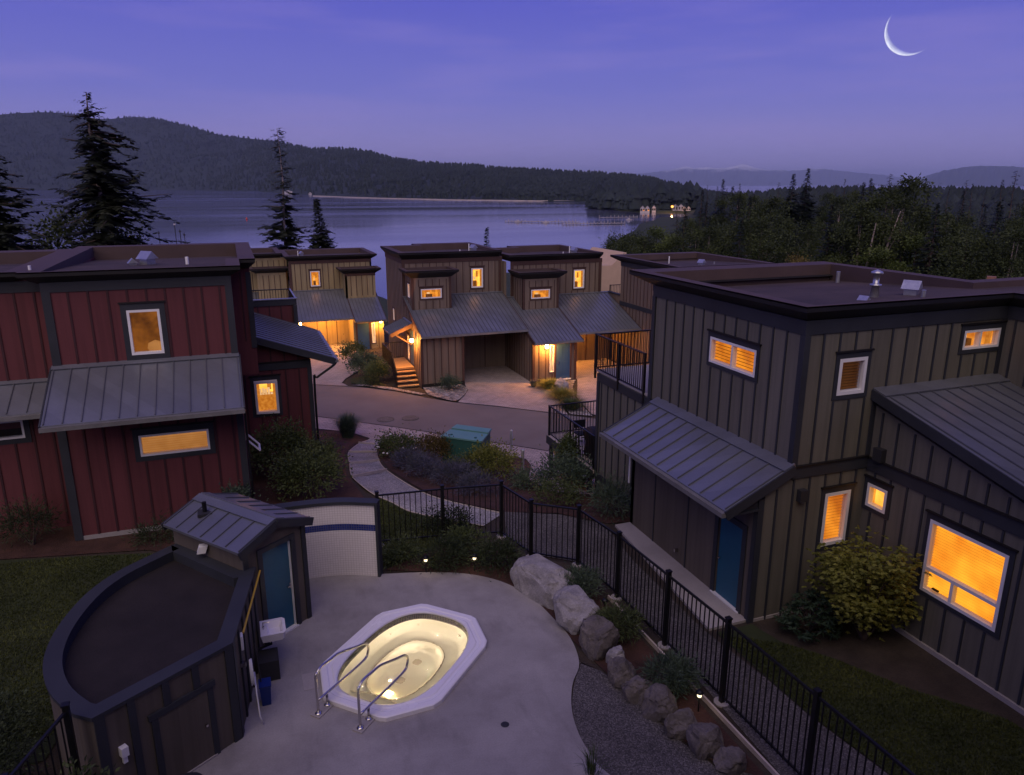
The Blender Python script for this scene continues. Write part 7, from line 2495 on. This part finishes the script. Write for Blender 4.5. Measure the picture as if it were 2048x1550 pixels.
def hill_z(b, f):
    """height on the far hills, f = 0 at the shore, 1 on the ridge"""
    rs0 = lerp(b, SHORE)
    r_ = rs0 + lerp(b, DEEP) * f
    rr = rs0 + lerp(b, DEEP)
    top = 9 + lerp(b, RIDGE) * rr - 16
    s_ = f ** 1.15 if f <= 1 else 1 - (f - 1) * 0.8
    x, y = polar(b, r_)
    bumpy = 0.10 * noise.noise((x * 0.0022, y * 0.0022, 2)) + 0.05 * noise.noise((x * 0.006, y * 0.006, 5))
    z = SEA + 1.0 + (top - SEA) * (s_ + (bumpy * math.sin(min(1, f) * math.pi)))
    return r_, z


hb = [-40 + i * 0.5 for i in range(155)]
hf = [-0.01, 0, 0.03, 0.08, 0.15, 0.25, 0.35, 0.45, 0.55, 0.65, 0.75, 0.85, 0.93, 1.0, 1.1, 1.3]
vs = []
for b_ in hb:
    for f in hf:
        r_, z = hill_z(b_, max(0, f))
        if f < 0:
            r_ -= 20
            z = SEA - 2
        x, y = polar(b_, r_)
        vs.append((x, y, z))
nf = len(hf)
fs = [(i * nf + j, (i + 1) * nf + j, (i + 1) * nf + j + 1, i * nf + j + 1) for i in range(len(hb) - 1) for j in range(nf - 1)]
tag(mesh('hills', vs, fs, 'far conifer', None, True), kind='structure')

# forest on the hills: thousands of narrow crowns, one mass
rg = np.random.default_rng(3)


def cone_forest(name, label, pts, hs, ws, mat, seed):
    rg = np.random.default_rng(seed)
    P_ = np.array(pts)
    n = len(P_)
    H_ = np.array(hs)[:, None]
    W_ = np.array(ws)[:, None]
    a0 = rg.uniform(0, 6.28, n)
    V = []
    k_ = 5
    for lvl, (zz_, ww_) in enumerate(((0.08, 1.0), (0.45, 0.62), (0.40, 0.85))):
        for j in range(k_):
            a = a0 + j * 6.28 / k_ + lvl * 0.5
            jit = rg.uniform(0.7, 1.25, (n, 1))
            V.append(P_ + np.stack([np.cos(a), np.sin(a), np.zeros(n)], 1) * W_ * ww_ * jit + np.array([0, 0, 1]) * H_ * zz_)
    V.append(P_ + np.array([0, 0, 1.0]) * H_)
    V.append(P_ + np.array([0, 0, 1.0]) * H_ * 0.66)
    V = np.stack(V, 1)
    m_ = V.shape[1]
    F_ = []
    for j in range(k_):
        F_.append([j, (j + 1) % k_, m_ - 1])
        F_.append([k_ * 2 + j, k_ * 2 + (j + 1) % k_, m_ - 1])
    F_ = np.array(F_)
    FF = (F_[None] + (np.arange(n) * m_)[:, None, None]).reshape(-1, 3)
    o_ = npmesh(name, V.reshape(-1, 3), FF, mat)
    return tag(o_, label, 'forest', None, 'stuff')


pts, hs, ws = [], [], []
for _ in range(12500):
    b_ = rg.uniform(-17, 36.5)
    f = rg.uniform(0.0, 1.04) ** 0.8
    r_, z = hill_z(b_, f)
    x, y = polar(b_, r_)
    pts.append((x, y, z - 2))
    h_ = rg.uniform(16, 30) * (1.0 if r_ < 3000 else 1.2)
    hs.append(h_)
    ws.append(h_ * rg.uniform(.14, .24))
cone_forest('hill_forest', 'dark forest covering the hills across the bay', pts, hs, ws, 'far conifer', 1)
pts, hs, ws = [], [], []
for _ in range(2600):
    b_ = rg.uniform(26.3, 58)
    lo = 790 if b_ < 34.4 else 290
    lo = max(lo, lerp(b_, [(26.2, 912), (27, 870), (28.5, 835), (29.4, 800), (29.8, 800), (30, 812), (34, 812), (34.5, 330), (60, 300)]))
    r_ = rg.uniform(lo, max(lo + 260, 760 if b_ > 34.4 else 1080))
    x, y = polar(b_, r_)
    pts.append((x, y, near_z(b_, r_) - 1))
    h_ = rg.uniform(17, 33) * (1.4 if rg.uniform() < .12 else 1) if b_ < 34.4 else rg.uniform(12, 27) * (0.75 if r_ < 500 else 1)
    hs.append(h_)
    ws.append(h_ * rg.uniform(.16, .30))
cone_forest('point_forest', 'dark wood on the headland and behind the right-hand trees', pts, hs, ws, 'far conifer', 2)

# far snowy range
MT = [(20, .004), (28.45, .01153), (30.63, .0153), (32.06, .01841), (33.06, .02279), (33.66, .0202), (34.54, .02139), (35.59, .02003), (36.46, .02245), (37.07, .02487), (37.65, .02169), (38.67, .01786), (40.33, .01707), (42.28, .01926), (43.24, .01673), (44.81, .01357), (46.64, .01045), (48.12, .00513), (49, .004), (60, .002)]
MT2 = [(46, .0), (48.12, .005), (48.7, .01026), (49.56, .01529), (50.68, .01905), (51.78, .0205), (53.12, .01966), (54.42, .01775), (55.93, .01319), (60, .012), (66, .003)]
for nm, tab, rr, b0_, b1_, mt in (('mountains', MT, 46000, 20, 60, 'far range'), ('mountains', MT2, 30000, 46, 66, 'far conifer')):
    vs, fs = [], []
    nb = int((b1_ - b0_) / 0.12)
    for i in range(nb + 1):
        b_ = b0_ + (b1_ - b0_) * i / nb
        top = 9 + (lerp(b_, tab) + 0.0010 * noise.noise((b_ * 4.0, 0, 1)) + 0.0007 * noise.noise((b_ * 13.0, 0, 7))) * rr
        for k_, (fr_, zf_) in enumerate(((-0.16, 0), (-0.10, .30), (-0.05, .66), (0, 1), (0.1, .5))):
            x, y = polar(b_, rr * (1 + fr_ * (1 + 0.25 * noise.noise((b_ * 3, k_, 3)))))
            vs.append((x, y, SEA + (top - SEA) * zf_ * (1 + (0.22 * noise.noise((b_ * 5, k_ * 2.0, 9)) if 0 < k_ < 3 else 0))))
    fs = [(i * 5 + j, (i + 1) * 5 + j, (i + 1) * 5 + j + 1, i * 5 + j + 1) for i in range(nb) for j in range(4)]
    tag(mesh(nm, vs, fs, mt, None, False), kind='structure')

# shoreline log line and beach on the far side
for nm, lb, tab, hh, ww in (('log_boom', 'long pale log boom lying along the far shore', [(5.9, 1960), (8, 1750), (11, 1560), (16, 1380), (22, 1290), (26.3, 1255)], 1.6, 9), ):
    mb = MB()
    pl = []
    b_ = tab[0][0]
    while b_ <= tab[-1][0]:
        x, y = polar(b_, lerp(b_, tab) + rq.uniform(-4, 4))
        pl.append((x, y, SEA + 0.3))
        b_ += 0.35
    mb.tube(pl, 1.7, 5)
    tag(mb.build(nm, 'shore log', None), lb, 'log boom')
# jetties, boats, buoy
def jetty(label, b0_, r0_, b1_, r1_, n):
    a, b = polar(b0_, r0_), polar(b1_, r1_)
    j_ = thing('jetty', label, 'jetty', (a[0], a[1], SEA), 'jetties in the bay')
    beam('walkway', (*a, SEA + 0.7), (*b, SEA + 0.7), 2.2, 0.35, 'dock', j_)
    for i in range(n + 1):
        f = i / n
        x, y = a[0] + (b[0] - a[0]) * f, a[1] + (b[1] - a[1]) * f
        hgt = rq.uniform(1.2, 2.6)
        box('pile', x - .2, x + .2, y - .2, y + .2, SEA - 1, SEA + hgt, 'dock', j_)


jetty('longest pale jetty reaching out into the bay', 19.95, 572, 25.5, 560, 22)
jetty('jetty continuing towards the houses on the point', 24.3, 535, 28.9, 548, 18)
jetty('short jetty below the wooded point', 27.0, 640, 29.8, 655, 10)
for lb, b_, r_, s_ in (('small white boat moored at the left end of the longest jetty', 20.9, 566, 1.0), ('small white boat moored in the middle of the longest jetty', 23.0, 556, 0.9), ('small white boat at anchor before the point houses', 29.2, 610, 0.9)):
    x, y = polar(b_, r_)
    bt = thing('boat', lb, 'boat', (x, y, SEA))
    mb = MB()
    hl = [(-3.2, 0), (-2.8, .95), (1.2, 1.0), (3.2, 0), (1.2, -1.0), (-2.8, -.95)]
    b0v = len(mb.v)
    for zz_, kk in ((-.2, .75), (.9, 1.0)):
        mb.v += [(x + (u * .94 + v * .34) * kk * s_, y + (-u * .34 + v * .94) * kk * s_, SEA + zz_) for u, v in hl]
    mb.f += [(i, (i + 1) % 6, 6 + (i + 1) % 6, 6 + i) for i in range(6)] + [(6, 7, 8, 9, 10, 11)]
    mb.build('hull', 'far white', bt)
    box('cabin', x - 1.0 * s_, x + .8 * s_, y - .6 * s_, y + .6 * s_, SEA + .9, SEA + 1.9 * s_, 'far white', bt)
for lb, b_, h_ in (('tallest yacht mast with a white light fitting beyond the red house roof', -3.55, 14.0), ('thin yacht mast right of the tallest one', -3.25, 11.5), ('short yacht mast farthest right of the group', -3.0, 10.2), ('lone thin yacht mast left of the group', -4.6, 11.0)):
    x, y = polar(b_, 300)
    yt = thing('yacht', lb, 'yacht', (x, y, SEA), 'moored yachts behind the red house roof')
    mb = MB()
    mb.tube([(x, y, SEA + .5), (x, y, SEA + h_)], 0.13, 6)
    mb.build('mast', 'dark plastic', yt)
    box('masthead', x - .35, x + .35, y - .2, y + .2, SEA + h_ - 1.0, SEA + h_ - .5, 'far white' if h_ > 13 else 'dark plastic', yt)
    box('hull', x - 4, x + 4, y - 1.2, y + 1.2, SEA - .3, SEA + .9, 'far white', yt)
x, y = polar(1.2, 655)
bu = thing('buoy', 'red buoy floating in the open bay at left', 'buoy', (x, y, SEA))
mb = MB()
mb.lathe(x, y, [(0, SEA - .3), (.7, SEA - .1), (.8, SEA + .4), (.5, SEA + .9), (.2, SEA + 1.6), (0, SEA + 1.7)], 14)
mb.build('float', 'red buoy', bu, True)
mb = MB()
mb.tube([(x, y, SEA + 1.6), (x, y, SEA + 2.1)], .06, 6)
mb.build('beacon', 'far white', bu)
# marina sheds glimpsed between the left trees
for lb, b_, r_, w_, h_ in (('white marina shed glimpsed between the two left-hand conifers', -11.0, 265, 16, 5.5), ('white boathouse glimpsed behind the broadleaf tree at left', -7.5, 280, 18, 4.6)):
    x, y = polar(b_, r_)
    ms = thing('boathouse', lb, 'boathouse', (x, y, SEA))
    box('wall', x - w_ / 2, x + w_ / 2, y - 3, y + 3, SEA, SEA + h_, 'far white', ms)
    mb = MB()
    mb.poly([(x - w_ / 2 - .4, y - 3.4, SEA + h_), (x + w_ / 2 + .4, y - 3.4, SEA + h_), (x + w_ / 2 + .4, y, SEA + h_ + 1.6), (x - w_ / 2 - .4, y, SEA + h_ + 1.6)])
    mb.poly([(x - w_ / 2 - .4, y + 3.4, SEA + h_), (x + w_ / 2 + .4, y + 3.4, SEA + h_), (x + w_ / 2 + .4, y, SEA + h_ + 1.6), (x - w_ / 2 - .4, y, SEA + h_ + 1.6)])
    mb.build('roof', 'far white', ms)


# houses on the point and across the water
def far_house(label, b_, r_, w_, d_, h_, rh, z=None, lit=False, gables=1, group='white houses on the wooded point'):
    x, y = polar(b_, r_)
    z0 = near_z(b_, r_) if z is None else z
    fh = thing('far_house', label, 'house', (x, y, z0), group)
    c_, s_ = math.cos(R(b_)), math.sin(R(b_))
    tr_ = lambda u, v, z_: (x + u * c_ + v * s_, y - u * s_ + v * c_, z_)
    for g in range(gables):
        u0 = -w_ / 2 + w_ / gables * g
        u1 = u0 + w_ / gables * 0.96
        um = (u0 + u1) / 2
        mb = MB()
        P6 = [tr_(u0, -d_ / 2, z0 - 1), tr_(u1, -d_ / 2, z0 - 1), tr_(u1, -d_ / 2, z0 + h_), tr_(um, -d_ / 2, z0 + h_ + rh), tr_(u0, -d_ / 2, z0 + h_)]
        mb.poly(P6)
        mb.poly([tr_(u0, d_ / 2, z0 - 1), tr_(u0, -d_ / 2, z0 - 1), tr_(u0, -d_ / 2, z0 + h_), tr_(u0, d_ / 2, z0 + h_)])
        mb.poly([tr_(u1, -d_ / 2, z0 - 1), tr_(u1, d_ / 2, z0 - 1), tr_(u1, d_ / 2, z0 + h_), tr_(u1, -d_ / 2, z0 + h_)])
        mb.build('wall', 'far white', fh)
        mb = MB()
        mb.poly([tr_(u0 - .5, -d_ / 2 - .5, z0 + h_ - .2), tr_(um, -d_ / 2 - .5, z0 + h_ + rh + .25), tr_(um, d_ / 2, z0 + h_ + rh + .25), tr_(u0 - .5, d_ / 2, z0 + h_ - .2)])
        mb.poly([tr_(u1 + .5, -d_ / 2 - .5, z0 + h_ - .2), tr_(um, -d_ / 2 - .5, z0 + h_ + rh + .25), tr_(um, d_ / 2, z0 + h_ + rh + .25), tr_(u1 + .5, d_ / 2, z0 + h_ - .2)])
        mb.build('roof', 'far roof', fh)
        for k_ in (-.25, .25):
            for zz_ in (1.2, h_ - 1.6):
                uu = um + k_ * (u1 - u0)
                mb = MB()
                mb.poly([tr_(uu - .7, -d_ / 2 - .06, z0 + zz_), tr_(uu + .7, -d_ / 2 - .06, z0 + zz_), tr_(uu + .7, -d_ / 2 - .06, z0 + zz_ + 1.3), tr_(uu - .7, -d_ / 2 - .06, z0 + zz_ + 1.3)])
                mb.build('window', 'lit room' if lit and k_ > 0 and zz_ == 1.2 else 'dark room', fh)
    return fh


far_house('gabled white house left of the orange lamp on the point', 30.35, 776, 9.5, 8, 3.6, 2.8, lit=True, gables=2)
far_house('single steep gable joined right of the twin-gabled house on the point', 31.0, 778, 4, 6, 3.6, 2.8)
far_house('broad white house right of the orange lamp on the point', 32.75, 800, 11, 8, 4.2, 2.4, gables=2)
far_house('stepped white house farthest right on the point', 33.35, 790, 8, 7, 2.8, 2.0, gables=2)
far_house('long low pale building among the trees right of the point', 35.3, 640, 16, 7, 3.6, 1.8, z=-11.5, group='pale buildings in the woods')
far_house('pale house on the far shore below the hills, left', 4.2, 2560, 26, 14, 6, 4, z=-17, group='pale buildings in the woods')
far_house('tiny white cottage at the left end of the log boom', 5.7, 2230, 9, 7, 3.5, 3, z=-17, group='pale buildings in the woods')
x, y = polar(32.31, 770)
sl_ = thing('quay_lamp', 'bright orange quay lamp between the white houses on the point', 'lamp', (x, y, SEA))
mb = MB()
mb.tube([(x, y, SEA), (x, y, SEA + 5.8)], .12, 6)
mb.build('mast', 'dark plastic', sl_)
mb = MB()
mb.lathe(x, y, [(0, SEA + 5.2), (1.0, SEA + 5.7), (1.25, SEA + 6.4), (.9, SEA + 7.2), (0, SEA + 7.5)], 12)
lb_ = mb.build('lantern', 'quay glow', sl_, True)
ld = bpy.data.lights.new('quay_light', 'POINT')
ld.energy = 9000
ld.color = (1.0, 0.45, 0.12)
ld.shadow_soft_size = 0.5
link('quay_light', ld, sl_, Matrix.Translation((x - 2, y - 3, SEA + 6)))

# ------------------------------------------------------------------ crescent moon
MD = Vector((0.717906, 0.676561, 0.163943)).normalized()
RM = 100000 * 0.0262
mc = Vector((0, 0, 9)) + MD * 100000
rt = MD.cross(Vector((0, 0, 1))).normalized()
upv = rt.cross(MD).normalized()
vs, fs = [], []
sx2 = (-rt * 0.71 - upv * 0.70).normalized()      # towards the bright limb
ty = MD.cross(sx2).normalized()
nb, nl = 40, 8
for i in range(nb + 1):
    lat = -math.pi / 2 * 0.97 + math.pi * 0.97 * i / nb
    for j in range(nl + 1):
        lon = R(50) + R(39) * j / nl              # lit lune of the sphere seen near its limb
        p_ = ty * math.sin(lat) + (sx2 * math.sin(lon) - MD * math.cos(lon)) * math.cos(lat)
        vs.append(tuple(mc + p_ * RM))
for i in range(nb):
    for j in range(nl):
        a = i * (nl + 1) + j
        fs.append((a, a + 1, a + nl + 2, a + nl + 1))
mo = mesh('moon', vs, fs, 'moonlight', None, True)
att = mo.data.attributes.new('lit', 'FLOAT', 'POINT')
att.data.foreach_set('value', [j / nl for i in range(nb + 1) for j in range(nl + 1)])  # sunlit falloff towards the terminator is painted into the emission
tag(mo, 'thin white crescent moon high in the violet sky at right', 'moon')

# ------------------------------------------------------------------ haze over the bay
m, t, o = newmat('haze')
pv_ = t.nodes.new('ShaderNodeVolumePrincipled')
pv_.inputs['Color'].default_value = (0.62, 0.74, 1.0, 1)
pv_.inputs['Density'].default_value = 3.0e-5
pv_.inputs['Anisotropy'].default_value = 0.0
t.links.new(pv_.outputs[0], o.inputs['Volume'])
m.cycles.homogeneous_volume = True
hz = MB().box(-60000, 60000, -700, 60000, -60, 1200)
tag(hz.build('haze', 'haze', None), 'thin evening haze over the bay and hills', 'haze', None, 'stuff')
